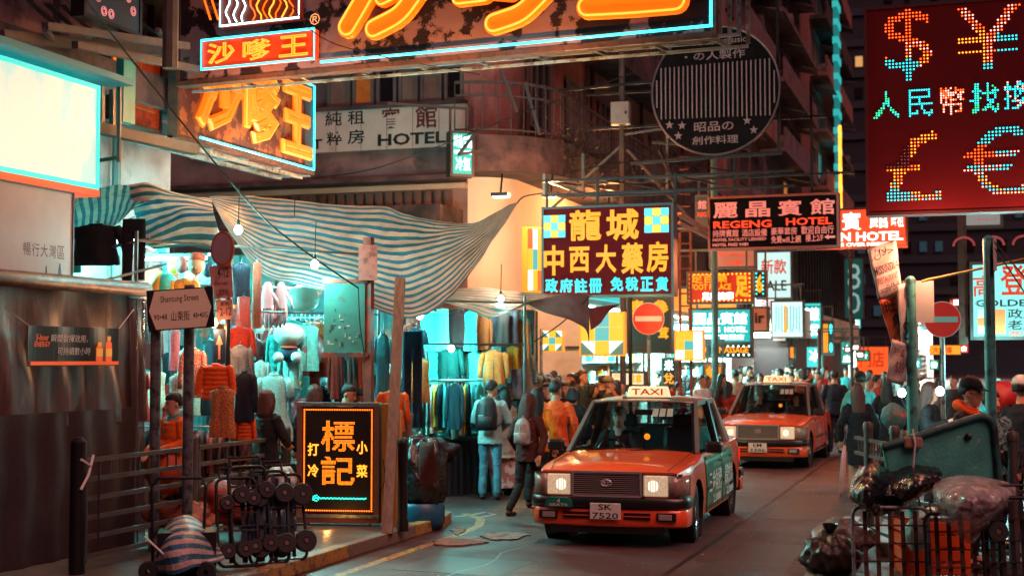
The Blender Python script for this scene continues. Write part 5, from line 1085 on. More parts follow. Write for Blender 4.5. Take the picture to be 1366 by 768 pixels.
# ---- toys and inflatables under the big tarpaulin
def lump(name, label, cat, px, py, d, balls, rz=0):
    """soft toy made of merged rounded volumes; balls: (dx, dy, dz, r, sx, sy, sz, material, part)"""
    r = thing(name, label, cat, P(px, py, d), YAW*.6+rz)
    for (dx, dy, dz, rr, sx, sy, sz, m, pn) in balls:
        mb = MB(); mb.ball((dx, dy, dz), rr, 16, 10, 0, (sx, sy, sz)); mb.build(pn, m, r, smooth=True)
    return r
M_plush = mat('white plush', '#c4cfc8', .8, var=.1, vscale=20, bump=.4, bscale=80); M_pinkb = mat('pink balloon', '#c9747a', .25, var=.1, translucent=.3); M_pinkf = mat('pink foam', '#c07074', .7, var=.15)
lump('plush_toy', 'white plush toy in blue trousers hanging under the tarpaulin', 'plush toy', 386, 452, 17.2, [(0, 0, .05, .17, 1.15, .9, .85, M_plush, 'head'), (0, 0, -.17, .11, 1.1, .9, 1, mat('toy blue cloth', '#16384c', .8), 'body'), (-.11, -.08, -.22, .065, 1, 1, 1, M_plush, 'paw'), (.11, -.08, -.22, .065, 1, 1, 1, M_plush, 'paw'), (0, -.03, -.1, .1, 1.1, .9, .25, mat('toy red bib', '#b8402a', .7), 'bib')])
lump('balloon', 'round pink balloon right of the white plush toy', 'balloon', 406, 466, 17.5, [(0, 0, 0, .24, 1, 1, 1.15, M_pinkb, 'balloon'), (0, 0, -.29, .03, 1, 1, 1.3, M_pinkb, 'knot')])
lump('balloon', 'white balloon lit from behind above the plush toy', 'balloon', 404, 398, 17.6, [(0, 0, 0, .19, 1.1, 1, .9, mat('white balloon', '#b8cfc8', .3, translucent=.4), 'balloon'), (0, 0, -.19, .025, 1, 1, 1.3, M_plush, 'knot')])
lump('beach_ball', 'green and yellow ball over the street plate', 'ball', 216, 382, 16.3, [(0, 0, 0, .155, 1, 1, 1, mat('yellow ball', '#d8a83f', .4), 'ball'), (.03, .005, 0, .156, 1, 1, 1, mat('green ball', '#2f9a8a', .4), 'green_panel')])
lump('hooded_toy', 'toy face with a red hat above the yellow costume', 'toy', 262, 354, 16.5, [(0, 0, 0, .10, 1, .9, 1.1, mat('toy face', '#b57a5c', .7), 'face'), (0, .01, .09, .095, 1.1, 1, .7, mat('toy red hat', '#a83a22', .7), 'hat'), (0, -.08, -.03, .03, 1, 1, 1, mat('toy nose', '#9a5a44', .6), 'nose')])
for i, (px, rzz, lb) in enumerate(((357, .2, 'left'), (375, -.35, 'right'))):
    r = thing('foam_hand', f'pink foam hand with long fingers, the {lb} one of the pair', 'foam hand', P(px, 378, 17), YAW*.6, 'pink foam hands')
    mb = MB(); mb.grid([[(.06*cos(a)*w, .03*sin(a), z) for a in [2*pi*q/12 for q in range(12)]] for z, w in ((.02, .3), (0, .7), (-.1, 1.2), (-.22, 1.3), (-.3, 1.2))], closed=True); pm = mb.build('palm', M_pinkf, r, smooth=True)
    for q in range(4): mb = MB(); x = -.055+.037*q; mb.tube([(x, 0, -.26), (x*1.15, 0, -.38), (x*1.3+rzz*.1, 0, -.5-.03*(q in (1, 2)))], [.02, .02, .014], 8); mb.build('finger', M_pinkf, r, smooth=True)
    mb = MB(); mb.tube([(.06, 0, -.12), (.12, 0, -.2), (.14, 0, -.3)], [.022, .02, .014], 8); mb.build('thumb', M_pinkf, r, smooth=True)
rn = random.Random(21)
cl = [('#2f8f8a', 'teal'), ('#c9d8d0', 'white'), ('#c46a3a', 'orange'), ('#c9a040', 'yellow'), ('#1c3a4a', 'navy'), ('#b0605c', 'pink')]
for i in range(34):     # small packets on the wire grid
    px = rn.uniform(335, 428); py = rn.uniform(430, 560); c, cn = rn.choice(cl); w_, h_ = rn.uniform(.06, .15), rn.uniform(.08, .18)
    mb = MB(); mb.box((0, 0, 0), (w_, .04, h_)); mb.box((0, 0, h_/2+.02), (w_*.9, .006, .04)); mb.box((0, -.022, 0), (w_*.6, .004, h_*.4)); r = thing('toy_packet', f'{cn} packet on the wire grid behind the toys, {ordw(i+1)} of the packets counted by size', 'packet', P(px, py, 18+rn.uniform(-.4, .5)), YAW, 'packets on the wire grid'); mb.build('pack', fab(c, .4), r, bevel=.008)
r = thing('wire_grid', 'wire display grid behind the toys', 'display grid', P(390, 560, 18.6), YAW)
mb = MB()
for k in range(19): mb.cyl((-.5+k*.06, 0, -.4), (-.5+k*.06, 0, 1.4), .004, n=4)
for k in range(30): mb.cyl((-.5, 0, -.4+k*.06), (.58, 0, -.4+k*.06), .004, n=4)
mb.build('wires', M_galv, r)
for i in range(10):     # loose bright things under the left tarpaulin
    px = rn.uniform(205, 300); py = rn.uniform(335, 372); c, cn = rn.choice(cl)
    mb = MB(); mb.ball((0, 0, 0), rn.uniform(.05, .09), 10, 7, 0, (1, .7, rn.uniform(.7, 1.5))); o = mb.build('small_toy', fab(c, .5), None, smooth=True); o.location = P(px, py, 17.2+rn.uniform(-.3, .6)); tag(o, f'small {cn} toy dangling above the street plate, {ordw(i+1)} along the cord', 'toy', 'small toys under the tarpaulin')
# ---- kiosk closed with plastic sheeting at the left edge
XK = -8.25
k = thing('shuttered_kiosk', 'closed kiosk wrapped in dark plastic sheeting at the left edge', 'kiosk', (XK, 10.5, 0))
yk0, yk1 = 7.6, onX(188, 480, XK).y; zk = onX(100, 379, XK).z
mb = MB(); mb.tube([(XK+.06, yk0, zk), (XK+.06, yk1, zk+.0)], .075, 12); mb.build('roof_roll', mat('rolled brown cover', '#4b2f2c', .5, var=.4, vscale=8, dirt='#7a4a3a', dscale=6), k, wc=True, smooth=True)
def plastic():
    return mat('clear dirty plastic', '#4a3331', .42, 0, var=.4, vscale=4, bump=.35, bscale=5, stretch=(1, 1.6, .5), dirt='#6e554e', dscale=5, dlo=.5, dhi=.75, spec=.5)
mb = MB(); n = 70; rows = []
for j in range(27):
    z = zk-.05-(zk-1.42)*j/26; row = []
    for i in range(n+1):
        y = yk0+(yk1-yk0)*i/n; f = j/26
        x = XK+.03*sin(y*9+2*sin(z*3))*f+.02*sin(y*23+z*4)*f+.05*NZ.noise(V((y*2.3, z*1.4, 3)))+.05*f
        row.append((x, y, z))
    rows.append(row)
mb.grid(rows); mb.build('plastic_sheet', plastic(), k, wc=True, smooth=True)
mb = MB(); rows = []
for j in range(13):
    z = 1.5-1.38*j/12; rows.append([(XK+.09+.02*sin(y*14+.4*sin(z*5))+.015*NZ.noise(V((y*5, z*3, 1))), y, z) for y in [yk0+(yk1-.25-yk0)*i/60 for i in range(61)]])
mb.grid(rows); mb.build('lower_cloth', mat('dark brown cloth', '#2a1d20', .85, var=.3, vscale=20, bump=.3, bscale=120), k, wc=True, smooth=True)
mb = MB(); rows = []
for j in range(20):
    z = zk-.1-(zk-.15)*j/19; rows.append([(XK+.05+.05*sin(i*1.1+z*1.5)*.6, yk1-.28+.3*i/14, z) for i in range(15)])
mb.grid(rows); mb.build('plastic_fold', mat('clear plastic fold', '#5a4a48', .15, 0, var=.4, vscale=8, bump=.6, bscale=20, alpha=.8), k, wc=True, smooth=True)
mb = MB(); mb.bx(XK-1.4, XK-.12, yk0, yk1, .12, zk); mb.build('interior_wall', M_dark, k, wc=True)
mb = MB()
for q in (0, 1, 2): mb.bx(XK+.08, XK+.12, yk1-.04+q*.05, yk1-.02+q*.05, zk-.32, zk-.12)
mb.build('clothes_peg', M_white, k, wc=True)
c, w, h = rectX(34, 436, 155, 488, XK+.14)
mb = MB(); bn = thing('advert_banner', 'dark banner advertising an energy drink tied to the plastic sheeting', 'banner', c, pi/2); n = 20
mb.grid([[(-w/2+w*i/n, -.02+.012*sin(i*.8), z) for i in range(n+1)] for z in (0, h*.5, h)]); mb.build('cloth', mat('banner black', '#100d10', .5, var=.2), bn, solid=.006)
t = MB(); text(t, '瞬間發揮效用，', -.08*w, h*.70, w*.40, h*.2, -.045, slant=.15); t.build('lettering', M_white, bn); t = MB(); text(t, '可持續數小時', -.03*w, h*.38, w*.36, h*.2, -.045, slant=.15); t.build('lettering', M_white, bn)
M_oj = mat('orange print', '#d8581c', .5, emit='#ff5a10', es=.25); M_ylp = mat('amber print', '#d89a2a', .5, emit='#ffb030', es=.2)
t = MB(); text(t, '5-hour', -w*.37, h*.72, w*.13, h*.15, -.045, slant=.2); text(t, 'ENERGY', -w*.37, h*.55, w*.16, h*.13, -.045, slant=.2); t.build('lettering', M_oj, bn)
t = MB(); t.bx(-w/2+.02, w/2-.02, -.043, -.04, .01, h*.12); t.build('orange_base', M_oj, bn)
for q, (x, hh) in enumerate(((w*.25, .62), (w*.36, .78))):
    t = MB(); ww = w*.035; t.prism([(x-ww, h*.1), (x+ww, h*.1), (x+ww, h*hh*.75), (x+ww*.5, h*hh*.85), (x+ww*.5, h*hh), (x-ww*.5, h*hh), (x-ww*.5, h*hh*.85), (x-ww, h*hh*.75)], -.05, -.044); bt = t.build('bottle_print', M_oj, bn)
    t = MB(); t.bx(x-ww, x+ww, -.053, -.051, h*.25, h*.45); t.build('label_print', M_ylp, bt); t = MB(); t.bx(x-ww*.55, x+ww*.55, -.053, -.051, h*(hh-.1), h*hh); t.build('cap_print', M_ylp, bt)
t = MB(); t.tube([(-w/2, -.03, h), (-w/2-.3, .0, h+.15)], .005, 4); t.tube([(w/2, -.03, h), (w/2+.3, .0, h+.2)], .005, 4); t.build('tie_cord', M_white, bn)
# ---- street railing
XRL = -7.5
yy = [onX(px, 600, XRL).y for px in (105, 258, 382)]
rl = thing('street_railing', 'grey steel street railing in front of the clothes stall', 'railing', (XRL, yy[1], .12))
for i, y in enumerate(yy): 
    t = MB(); t.cyl((XRL, y, .12), (XRL, y, 1.2 if i else 1.27), .05 if i else .07, n=12); t.cyl((XRL, y, 1.2 if i else 1.27), (XRL, y, 1.23 if i else 1.31), .052 if i else .07, .03, n=12); t.build('post', M_steel if i else M_dark, rl, wc=True, smooth=True, ang=40)
for i in range(2):
    for z in (1.1, .93, .76, .59, .42, .25): t = MB(); t.beam((XRL, yy[i]+.09, z), (XRL, yy[i+1]-.06, z), .032 if z < 1 else .05, .04); t.build('rail', M_steel, rl, wc=True)
    for e in (yy[i]+.1, yy[i+1]-.08): t = MB(); t.beam((XRL-.001, e, .2), (XRL-.001, e, 1.12), .036, .045); t.build('end_bar', M_steel, rl, wc=True)
    for q in range(1, 12):
        y = yy[i]+(yy[i+1]-yy[i])*q/12; t = MB(); t.cyl((XRL, y, .95), (XRL, y, 1.08), .01, n=6); t.build('baluster', M_steel, rl, wc=True)
t = MB(); t.tube([(XRL+.06, yy[0]-.05, 1.12), (XRL+.09, yy[0]+.05, 1.06), (XRL+.07, yy[0]+.12, 1.15), (XRL+.09, yy[0]+.02, .98), (XRL+.07, yy[0]-.06, .86)], .012, 6); t.build('white_ribbon', M_white, rl, wc=True)
t = MB()
for q in range(14): t.tube([(XRL+.04, yy[0]+.25+.012*cos(a), .98-q*.05+.028*sin(a)) for a in [2*pi*e/8 for e in range(8)]], .006, 4, closed=True)
t.build('chain', M_dark, rl, wc=True)
# ---- street name plate on two poles
DPL = 14.0
pl = thing('street_name_sign', 'white street name plate with black ends on two steel poles', 'street sign', gp(232, DPL)); pl.location.z = .12
a, b_ = P(208, 470, DPL), P(252, 470, DPL)
for q in (a, b_): t = MB(); t.cyl((q.x, q.y, .12), (q.x, q.y, P(230, 380, DPL).z if q is b_ else P(230, 398, DPL).z), .052, n=12); t.build('pole', mat('weathered grey pole', '#55595b', .5, .3, var=.35, vscale=10, dirt='#2b2523', dscale=14), pl, wc=True, smooth=True, ang=40)
c0 = P(241, 412, DPL-.1); rzp = YAW-.15; wP, hP = 92*DPL/FPX, 54*DPL/FPX
ps = thing('tmp', None, None); bpy.data.objects.remove(ps)
Mp = M4.Translation(c0) @ M4.Rotation(rzp, 4, 'Z') @ M4.Rotation(R(-3.5), 4, 'Y')
def plate(poly, y0, y1, m, name, par): t = MB(); t.prism(poly, y0, y1, f=lambda x, z, y: tuple(Mp @ V((x, y, z)))); return t.build(name, m, par, wc=True)
pp = plate([(-wP/2, -hP/2), (wP/2, -hP/2), (wP/2, hP/2), (-wP/2, hP/2)], -.012, .012, mat('black plate enamel', '#17171a', .4), 'plate', pl)
plate([(-wP/2+.02, 0), (-wP/2+.085, -hP/2+.012), (wP/2-.085, -hP/2+.012), (wP/2-.02, 0), (wP/2-.085, hP/2-.012), (-wP/2+.085, hP/2-.012)], -.016, -.013, mat('cream enamel', '#dccdb0', .4, var=.06), 'cream_field', pp)
def ptext(s, cx, cz, w, h): 
    t0 = MB(); text(t0, s, cx, cz, w, h, -.0165, .006); t = MB(); t.add([tuple(Mp @ V(v)) for v in t0.v], t0.f); t.build('lettering', M_ink, pp, wc=True)
ptext('Shantung Street', 0, hP*.24, wP*.58, hP*.2); ptext('山東街', 0, -hP*.17, wP*.28, hP*.24); ptext('90•48', -wP*.3, -hP*.17, wP*.2, hP*.14); ptext('48•40G', wP*.3, -hP*.18, wP*.22, hP*.14)
# parking plates, round mirror back and blue arrow sign on a pole
DQ = 15.6; q = gp(301, DQ)
pk = thing('parking_sign', 'stack of faded pink parking time plates with a round disc on one pole', 'traffic sign', (q.x, q.y, .12))
t = MB(); t.cyl((q.x, q.y+.04, .12), (q.x, q.y+.04, P(301, 312, DQ).z), .028, n=8); t.build('pole', M_dark, pk, wc=True)
M_pkp = mat('faded pink plate', '#a9726a', .5, var=.15, dirt='#7a4a46', dscale=8)
for (x0, y0, x1, y1), ss in (((279, 354, 312, 398), (('4-12', .1, .28, .5, .3), ('Except', 0, -.05, .6, .14), ('公眾假期', 0, -.32, .55, .18))), ((288, 400, 312, 426), (('2-12', .05, -.1, .7, .4), ('星期', 0, .3, .5, .2)))):
    a = P((x0+x1)/2, (y0+y1)/2, DQ-.06); w_, h_ = (x1-x0)*DQ/FPX, (y1-y0)*DQ/FPX; Mp = M4.Translation(a) @ M4.Rotation(YAW-.3, 4, 'Z') @ M4.Rotation(R(-4), 4, 'Y')
    po = plate([(-w_/2, -h_/2), (w_/2, -h_/2), (w_/2, h_/2), (-w_/2, h_/2)], -.006, .006, M_pkp, 'plate', pk)
    for s, cx, cz, tw, th in ss:
        t0 = MB(); text(t0, s, cx*w_, cz*h_, tw*w_, th*h_, -.0075, .004); t = MB(); t.add([tuple(Mp @ V(v)) for v in t0.v], t0.f); t.build('lettering', M_ink, po, wc=True)
a = P(297, 332, DQ-.08); Mp = M4.Translation(a) @ M4.Rotation(YAW-.5, 4, 'Z')
rd = 21*DQ/FPX
po = plate([(rd*.92*cos(e), rd*1.12*sin(e)) for e in [2*pi*k_/28 for k_ in range(28)]], -.01, .012, mat('red disc rim', '#8a2f22', .5), 'disc_rim', pk)
plate([(rd*.76*cos(e), rd*.95*sin(e)) for e in [2*pi*k_/28 for k_ in range(28)]], -.014, -.0105, mat('faded disc face', '#8a5f66', .5, var=.12), 'disc_face', po)
a = P(293, 462, DQ-.05); Mp = M4.Translation(a) @ M4.Rotation(YAW-.2, 4, 'Z')
po = plate([(-.07, -.19), (.07, -.19), (.07, .19), (-.07, .19)], -.006, .006, mat('blue plate', '#15304a', .4), 'blue_plate', pk)
plate([(-.012, -.14), (.012, -.14), (.012, .02), (.04, .02), (0, .13), (-.04, .02), (-.012, .02)], -.009, -.0065, mat('pale arrow', '#c08a70', .5), 'arrow', po)
# ---- rusty post with the green notice board
DN = 16.9; q = gp(493, DN)
nb_ = thing('notice_board', 'green scratched notice board on a rusty red post', 'notice board', (q.x, q.y, .12))
t = MB(); t.beam((q.x, q.y, .12), (q.x-.02, q.y, P(492, 316, DN).z), .1, .1); t.build('post', mat('rusty red post', '#7c2d1c', .65, .2, var=.4, vscale=7, dirt='#3d3434', dscale=6), nb_, wc=True)
a, b_ = P(432, 470, DN), P(487, 378, DN)
t = MB(); t.beam((a.x, a.y, a.z), (b_.x, b_.y, a.z), .012, .0); 
rzn = atan2(b_.y-a.y, b_.x-a.x); cN = V(((a.x+b_.x)/2, (a.y+b_.y)/2, (a.z+b_.z)/2)); wN = (V((b_.x, b_.y))-V((a.x, a.y))).length; hN = b_.z-a.z; Mp = M4.Translation(cN) @ M4.Rotation(rzn, 4, 'Z')
gb = plate([(-wN/2, -hN/2), (wN/2, -hN/2), (wN/2, hN/2), (-wN/2, hN/2)], -.01, .01, mat('green enamel board', '#31655c', .5, var=.15, dirt='#4a4a42', dscale=9, dlo=.6, dhi=.66), 'board', nb_)
rn = random.Random(8)
for i in range(22):
    x = rn.uniform(-wN*.42, wN*.4); z = -hN*.42+rn.random()**2*hN*.55; w_ = rn.uniform(.01, .05); h_ = rn.uniform(.006, .05); plate([(x, z), (x+w_, z+.003), (x+w_*.9, z+h_), (x+.003, z+h_)], -.0125-.0002*i, -.0105, mat('torn paper', '#a39684', .8) if i % 3 else mat('dark scratch', '#20302e', .8), 'torn_paper', gb)
for z in (hN/2+.03, -hN/2-.03): t = MB(); t.beam(Mp @ V((-wN/2-.02, 0, z)), Mp @ V((wN/2+.04, 0, z)), .035, .05); t.build('crossbar', MATS['rusty red post'], nb_, wc=True)
p_ = P(493, 350, DN-.05); t = MB(); t.box(p_+V((-.03, .02, 0)), (.22, .02, .42), YAW); t.build('back_plate', M_pkp, nb_, wc=True)
# ---- leaning wooden post, short bollard
wp = thing('wooden_post', 'pale timber post leaning at the kerb corner', 'post', onZ(517, 712, .12))
q = wp.location; t = MB(); top = P(534, 372, 16.3); t.beam((q.x, q.y, .12), top, .11, .09); t.build('timber', mat('grey timber', '#7d6c5e', .8, var=.35, vscale=5, stretch=(6, 6, .6), bump=.4), wp, wc=True)
wp = thing('bollard', 'dark slim iron bollard beside the leaning post', 'bollard', onZ(537, 708, .12)); q = wp.location
t = MB(); t.lathe([(.065, 0), (.065, .1), (.055, .14), (.055, .92), (.062, .94), (.062, .98), (.03, 1.02), (0, 1.03)], 14); t.build('shaft', M_dark, wp, smooth=True, ang=40)
# ---- neon sandwich sign with lamps
DW = 16.5; c, wW, hW = None, 98*DW/FPX, 137*DW/FPX
b0_ = onZ(452, 700, .12); 
r = thing('lamp_sign', 'framed sidewalk sign with orange lamp characters and a green arrow', 'lamp sign', (b0_.x, b0_.y, .12), YAW*.55)
t = MB(); t.bx(-wW/2, wW/2, -.06, .06, .14, .14+hW); t.build('panel', mat('black lamp panel', '#0d0708', .5), r)
for x in (-wW/2-.02, wW/2+.02): t = MB(); t.bx(x-.03, x+.03, -.075, .075, .12, .16+hW); t.build('side_frame', mat('sign frame wood', '#6a4a3a', .6, var=.25), r)
for z in (.11, .17+hW): t = MB(); t.bx(-wW/2-.05, wW/2+.05, -.08, .08, z-.02, z+.02); t.build('cross_frame', M_galv, r)
t = MB(); t.bx(-wW/2-.05, wW/2+.05, -.07, .07, .03, .088); t.build('kick_board', mat('kick board', '#5a3328', .7, var=.3), r)
for x in (-wW*.42, wW*.42): t = MB(); t.lathe([(0, -.02), (.04, -.02), (.045, 0), (.04, .02), (0, .02)], 12, (x, -.03, .03), 'x'); t.build('castor', M_galv, r)
yS = -.062
def rt(n): return V((n.x, n.y))
for s, cx, cz, w_, h_, pit, rr in (('標', 0, .73, .44, .30, .0145, .0056), ('記', 0, .40, .44, .28, .0145, .0056)): leds(r, s, cx*wW, .14+cz*hW, w_*wW*1.05, h_*hW, yS, pit, rr, [N_ambd], None, .018)
for s, cx, cz in (('打', -.335, .6), ('小', .33, .62), ('冷', -.335, .4), ('菜', .33, .4)): letters(r, s, cx*wW, .14+cz*hW,   .15*wW, .12*hW, yS, glow('amber bright glyph', '#ff8c22', 2.2), .02)
t = MB(); n = 34
for i in range(n): bulb(t, -.36*wW+.74*wW*i/(n-1), .14+.14*hW+.004*sin(i*9), yS, .009)
for i in range(5):
    for e in (-1, 1): bulb(t, -.38*wW+.02*i+.02, .14+.14*hW+e*.012*(1+i*.55 if i < 4 else 1.2), yS, .008)
stuff(t.build('green_arrow_lamps', glow('green arrow lamp', '#22e0b8', 3.), r))
t = MB(); nx, nz = 30, 46
for i in range(nx): x = -wW*.46+.92*wW*i/(nx-1); bulb(t, x, .14+.025*hW, yS, .0095); bulb(t, x, .14+.975*hW, yS, .0095)
for i in range(nz): z = .14+hW*(.045+.91*i/(nz-1)); bulb(t, -wW*.46, z, yS, .0095); bulb(t, wW*.46, z, yS, .0095)
stuff(t.build('border_lamps', glow('border lamp', '#ff6a12', 2.6), r))
t = MB(); t.bx(wW/2+.08, wW/2+.2, -.06, .1, .0, .18+hW); t.bx(wW/2+.205, wW/2+.28, -.03, .1, .0, .1+hW); t.build('side_board', mat('yellow lit timber', '#a8762f', .6, var=.3, stretch=(4, 4, .5)), r)
t = MB(); t.tube([(wW/2+.1, -.07, .75), (wW/2+.13, -.09, .55), (wW/2+.09, -.09, .4), (wW/2+.15, -.08, .3), (wW/2+.12, -.09, .55), (wW/2+.16, -.07, .7)], .006, 4); t.build('cable', M_rope, r); sign_lights(r, [(0, -.5, .05)], (1, .4, .08), 1.5)
# ================================================================== lit shops along the far side
PROD = ['#c9d8d2', '#2f9a98', '#c4602f', '#d0a040', '#7a2a2a', '#1f4f5c', '#8fc4c0', '#d8c8a8']
def shop(label, X, y0, y1, zt, lampc, e, wall, fascia=None, fasc_text=None, tm=None, dep=1.0, seed=1, lamphex='#d8fffb', les=6., fh=.6, cols=PROD):
    r = thing('lit_shop', label, 'shop', (X, (y0+y1)/2, .12)); rn = random.Random(seed); z0 = .125
    mb = MB(); mb.bx(X, X+.04, y0, y1, z0, zt); mb.build('back_wall', wall, r, wc=True)
    for y in (y0, y1): mb = MB(); mb.bx(X+.041, X+dep, y-.06, y+.06, z0, zt); mb.build('side_wall', M_white, r, wc=True)
    mb = MB(); mb.bx(X, X+dep, y0-.06, y1+.06, zt+.001, zt+.1); mb.build('ceiling', M_white, r, wc=True)
    n = max(2, int((y1-y0)/2.2))
    for k in range(n):
        y = y0+(k+.5)*(y1-y0)/n; mb = MB(); mb.bx(X+.55, X+.75, y-.7, y+.7, zt-.06, zt-.002); mb.build('ceiling_lamp', glow('shop lamp '+lamphex, lamphex, les), r, wc=True)
        ld = bpy.data.lights.new('lamp_light', 'AREA'); ld.shape = 'RECTANGLE'; ld.size = 1.3; ld.size_y = .2; ld.energy = e*3.; ld.color = lampc; lo = bpy.data.objects.new('lamp_light', ld); COL.objects.link(lo); lo.parent = r; lo.location = (.65, y-(y0+y1)/2, zt-.12-.07); lo.rotation_euler = (0, 0, 0)
    for z in (.55, 1.0, 1.45, 1.9, 2.3):
        if z < zt-.3: mb = MB(); mb.bx(X+.041, X+.42, y0+.07, y1-.07, z, z+.03); mb.build('shelf', M_white, r, wc=True)
    mb = MB()
    for z in (.58, 1.03, 1.48, 1.93, 2.33):
        if z > zt-.35: continue
        y = y0+.12
        while y < y1-.25:
            w = rn.uniform(.08, .24); h = rn.uniform(.12, .36); mb.bx(X+.1, X+rn.uniform(.28, .4), y, y+w*.92, z+.001, z+h, rn.randrange(len(cols))); y += w+(.1 if rn.random() < .1 else .01)
    stuff(mb.build('goods', [mat('goods '+c, c, .45, var=.3, vscale=9) for c in cols], r, wc=True))
    if fascia:
        mb = MB(); mb.bx(X+dep-.02, X+dep+.18, y0-.05, y1+.05, zt+.1, zt+.1+fh); fo = mb.build('fascia', fascia, r, wc=True)
        if fasc_text:
            t0 = MB(); text(t0, fasc_text, (y0+y1)/2, zt+.1+fh/2, (y1-y0)*.86, fh*.66, 0, .01); mb = MB(); mb.add([(X+dep+.19, v[0], v[2]) for v in t0.v], t0.f); mb.build('lettering', tm or N_wh, fo, wc=True)
    return r
M_shopw = mat('shop wall white', '#b8c8c4', .6)
shop('pharmacy with lit white shelves full of boxes under the maroon neon sign', -8.66, 28.2, 36.4, 3.15, (.3, 1, .95), 230, M_shopw, glow('teal fascia', '#2fc4c4', .8), '龍城藥房 免稅正貨 政府註冊', N_wh, seed=2)
shop('lit shop with amber neon rows right of the pharmacy', -8.66, 37.2, 47.0, 3.2, (.45, 1, .93), 240, M_shopw, glow('amber fascia light', '#ff9a3a', .8), '找換 藥材 參茸 海味', M_ylet, seed=3, lamphex='#fff0d0')
shop('bright shop below the teal hotel sign', -8.5, 51, 60, 3.6, (.9, 1, .9), 230, M_shopw, glow('white fascia', '#e8fff8', 1.), '百貨 Fashion', glow('fascia red type', '#d8341c', .8), seed=4, les=12)
shop('orange lit food shop beyond the bright shop', -8.4, 61, 73, 3.6, (1, .62, .3), 260, mat('orange wall', '#b0643a', .6), glow('orange fascia', '#ff7a22', .9), '快餐 UR', N_wh, seed=5, lamphex='#ffd9a0', les=8)
shop('teal lit boutique near the crossing', -8.0, 75.5, 92, 3.8, (.4, 1, .95), 260, M_shopw, glow('teal far fascia', '#3fd8d2', .9), '時裝 FASHION', N_wh, seed=6, les=8)
shop('white lit corner store at the far crossing', -5.0, 112, 150, 5, (.8, 1, .95), 160, M_shopw, glow('white far fascia', '#dffff8', 1.), '超級市場', glow('fascia red type', '#d8341c', .8), seed=7, les=2, fh=1.6)
shop('far shops glowing orange at the end of the street', 6.0, 118, 160, 5, (1, .55, .25), 160, mat('orange wall', '#b0643a', .6), glow('orange fascia', '#ff7a22', .9), '大排檔', N_wh, seed=8, les=2, fh=1.6, lamphex='#ffd9a0')
rq = random.Random(77); FC = [('teal', '#1fb8b4'), ('orange', '#ff6a22'), ('white', '#d8fff6'), ('amber', '#ff9a2a'), ('aqua', '#5fe0dc'), ('red', '#ff3018'), ('green', '#22b07a')]
FT = ['藥', '金', '茶', '酒', '食', '衣', '鞋', '錶', '麵', '海味', '餅', '書', 'Bar', 'SALE', '24H']
spx = sorted((rq.uniform(1000, 1285), rq.uniform(395, 482)) for _ in range(30))
for i, (px, py) in enumerate(spx):
    Yq = rq.uniform(46, 105); w_ = rq.uniform(6, 16); h_ = rq.uniform(7, 18); cn, c = rq.choice(FC)
    if 1150 < px < 1225 and py < 460: continue
    boxsign(f'small {cn} lit sign far down the street, {ordw(i+1)} from the left', px, py, px+w_, py+h_, Yq, glow('far sign '+c, c, .75), [(rq.choice(FT), (px+w_*.15, py+h_*.2, px+w_*.85, py+h_*.8), N_wh if cn not in ('white', 'aqua') else M_rd2, .02)], name='far_sign')
# projecting bulb rows and gold characters at street level right of the pharmacy
boxsign('white sign with orange neon characters behind the nearer taxi roof', 817, 496, 862, 514, 28, glow('cream far face', '#ffe8c0', .7), [('足浴 推拿', (820, 498, 859, 511), M_ylet, .03)])
boxsign('black upright sign with gold and teal neon characters', 885, 478, 903, 514, 30, M_black, [('米', (888, 480, 900, 494), N_wh, .03), ('兌', (887, 497, 901, 512), M_ylet, .03)])
boxsign('dark panel with large orange neon strokes behind the left no entry disc', 838, 398, 896, 470, 29.5, mat('dark teal panel', '#0f3a3c', .5), [('泰', (842, 400, 862, 420), M_ylet, .04), ('參', (872, 400, 894, 422), M_ylet, .04), ('茸', (880, 436, 894, 452), M_ylet, .04)])
boxsign('gold lettered sign between the two taxis', 940, 484, 966, 510, 31, mat('brown lit panel', '#5a3a22', .5, emit='#c0601a', es=.4), [('金店', (943, 488, 963, 504), M_ylet, .03)])

def flood(label, px, py, d, col, e, aim, hexc):
    p = P(px, py, d); r = thing('flood_lamp', label, 'lamp', p); t = MB(); t.box((0, 0, .03), (.3, .2, .06)); t.build('housing', M_dark, r); t = MB(); t.box((0, 0, -.012), (.26, .16, .02)); t.build('lens', glow('flood '+hexc, hexc, 6.), r); t = MB(); t.beam((0, 0, .06), (0, .1, .4), .03); t.build('bracket', M_dark, r)
    lamp(r, (0, 0, -.1), col, e*1.6, .1)
flood('warm flood lamp under the curved balcony', 735, 262, 25.6, (1, .38, .12), 260, None, '#ffb060')
flood('warm flood lamp under the balcony beside the pharmacy sign', 812, 275, 31, (1, .38, .12), 200, None, '#ffb060')
flood('pale flood lamp over the corner wall', 668, 262, 24.6, (1, .62, .4), 110, None, '#ffd0a0')
# ================================================================== taxis
M_red = mat('taxi red paint', '#e04c1c', .35, 0, var=.06, coat=.9); M_silver = mat('taxi silver paint', '#8d8680', .3, .6, coat=.5); M_tgreen = mat('green advert film', '#0e6a50', .35, coat=.5)
M_chrome = mat('chrome', '#c8c4c0', .14, 1.); M_bright = mat('bright trim', '#b4aeaa', .28, .55); M_tyre = mat('tyre rubber', '#0d0c0d', .7, bump=.3, bscale=60); M_trim = mat('black trim', '#0e0d0f', .35, coat=.3)
M_lens = mat('headlamp glass', '#d8cdb8', .12, 0, emit='#ffe0b4', es=.22, coat=.6, var=.3, vscale=30); M_lens2 = mat('corner lamp glass', '#8d7568', .12, coat=.6, var=.3, vscale=20); M_fog = mat('fog lamp glass', '#8f8a84', .15, coat=.5)
M_glass = glassm('car glass', (.8, .88, .86, 1), .0); M_glasss = glassm('side glass', (.6, .7, .7, 1), .12)
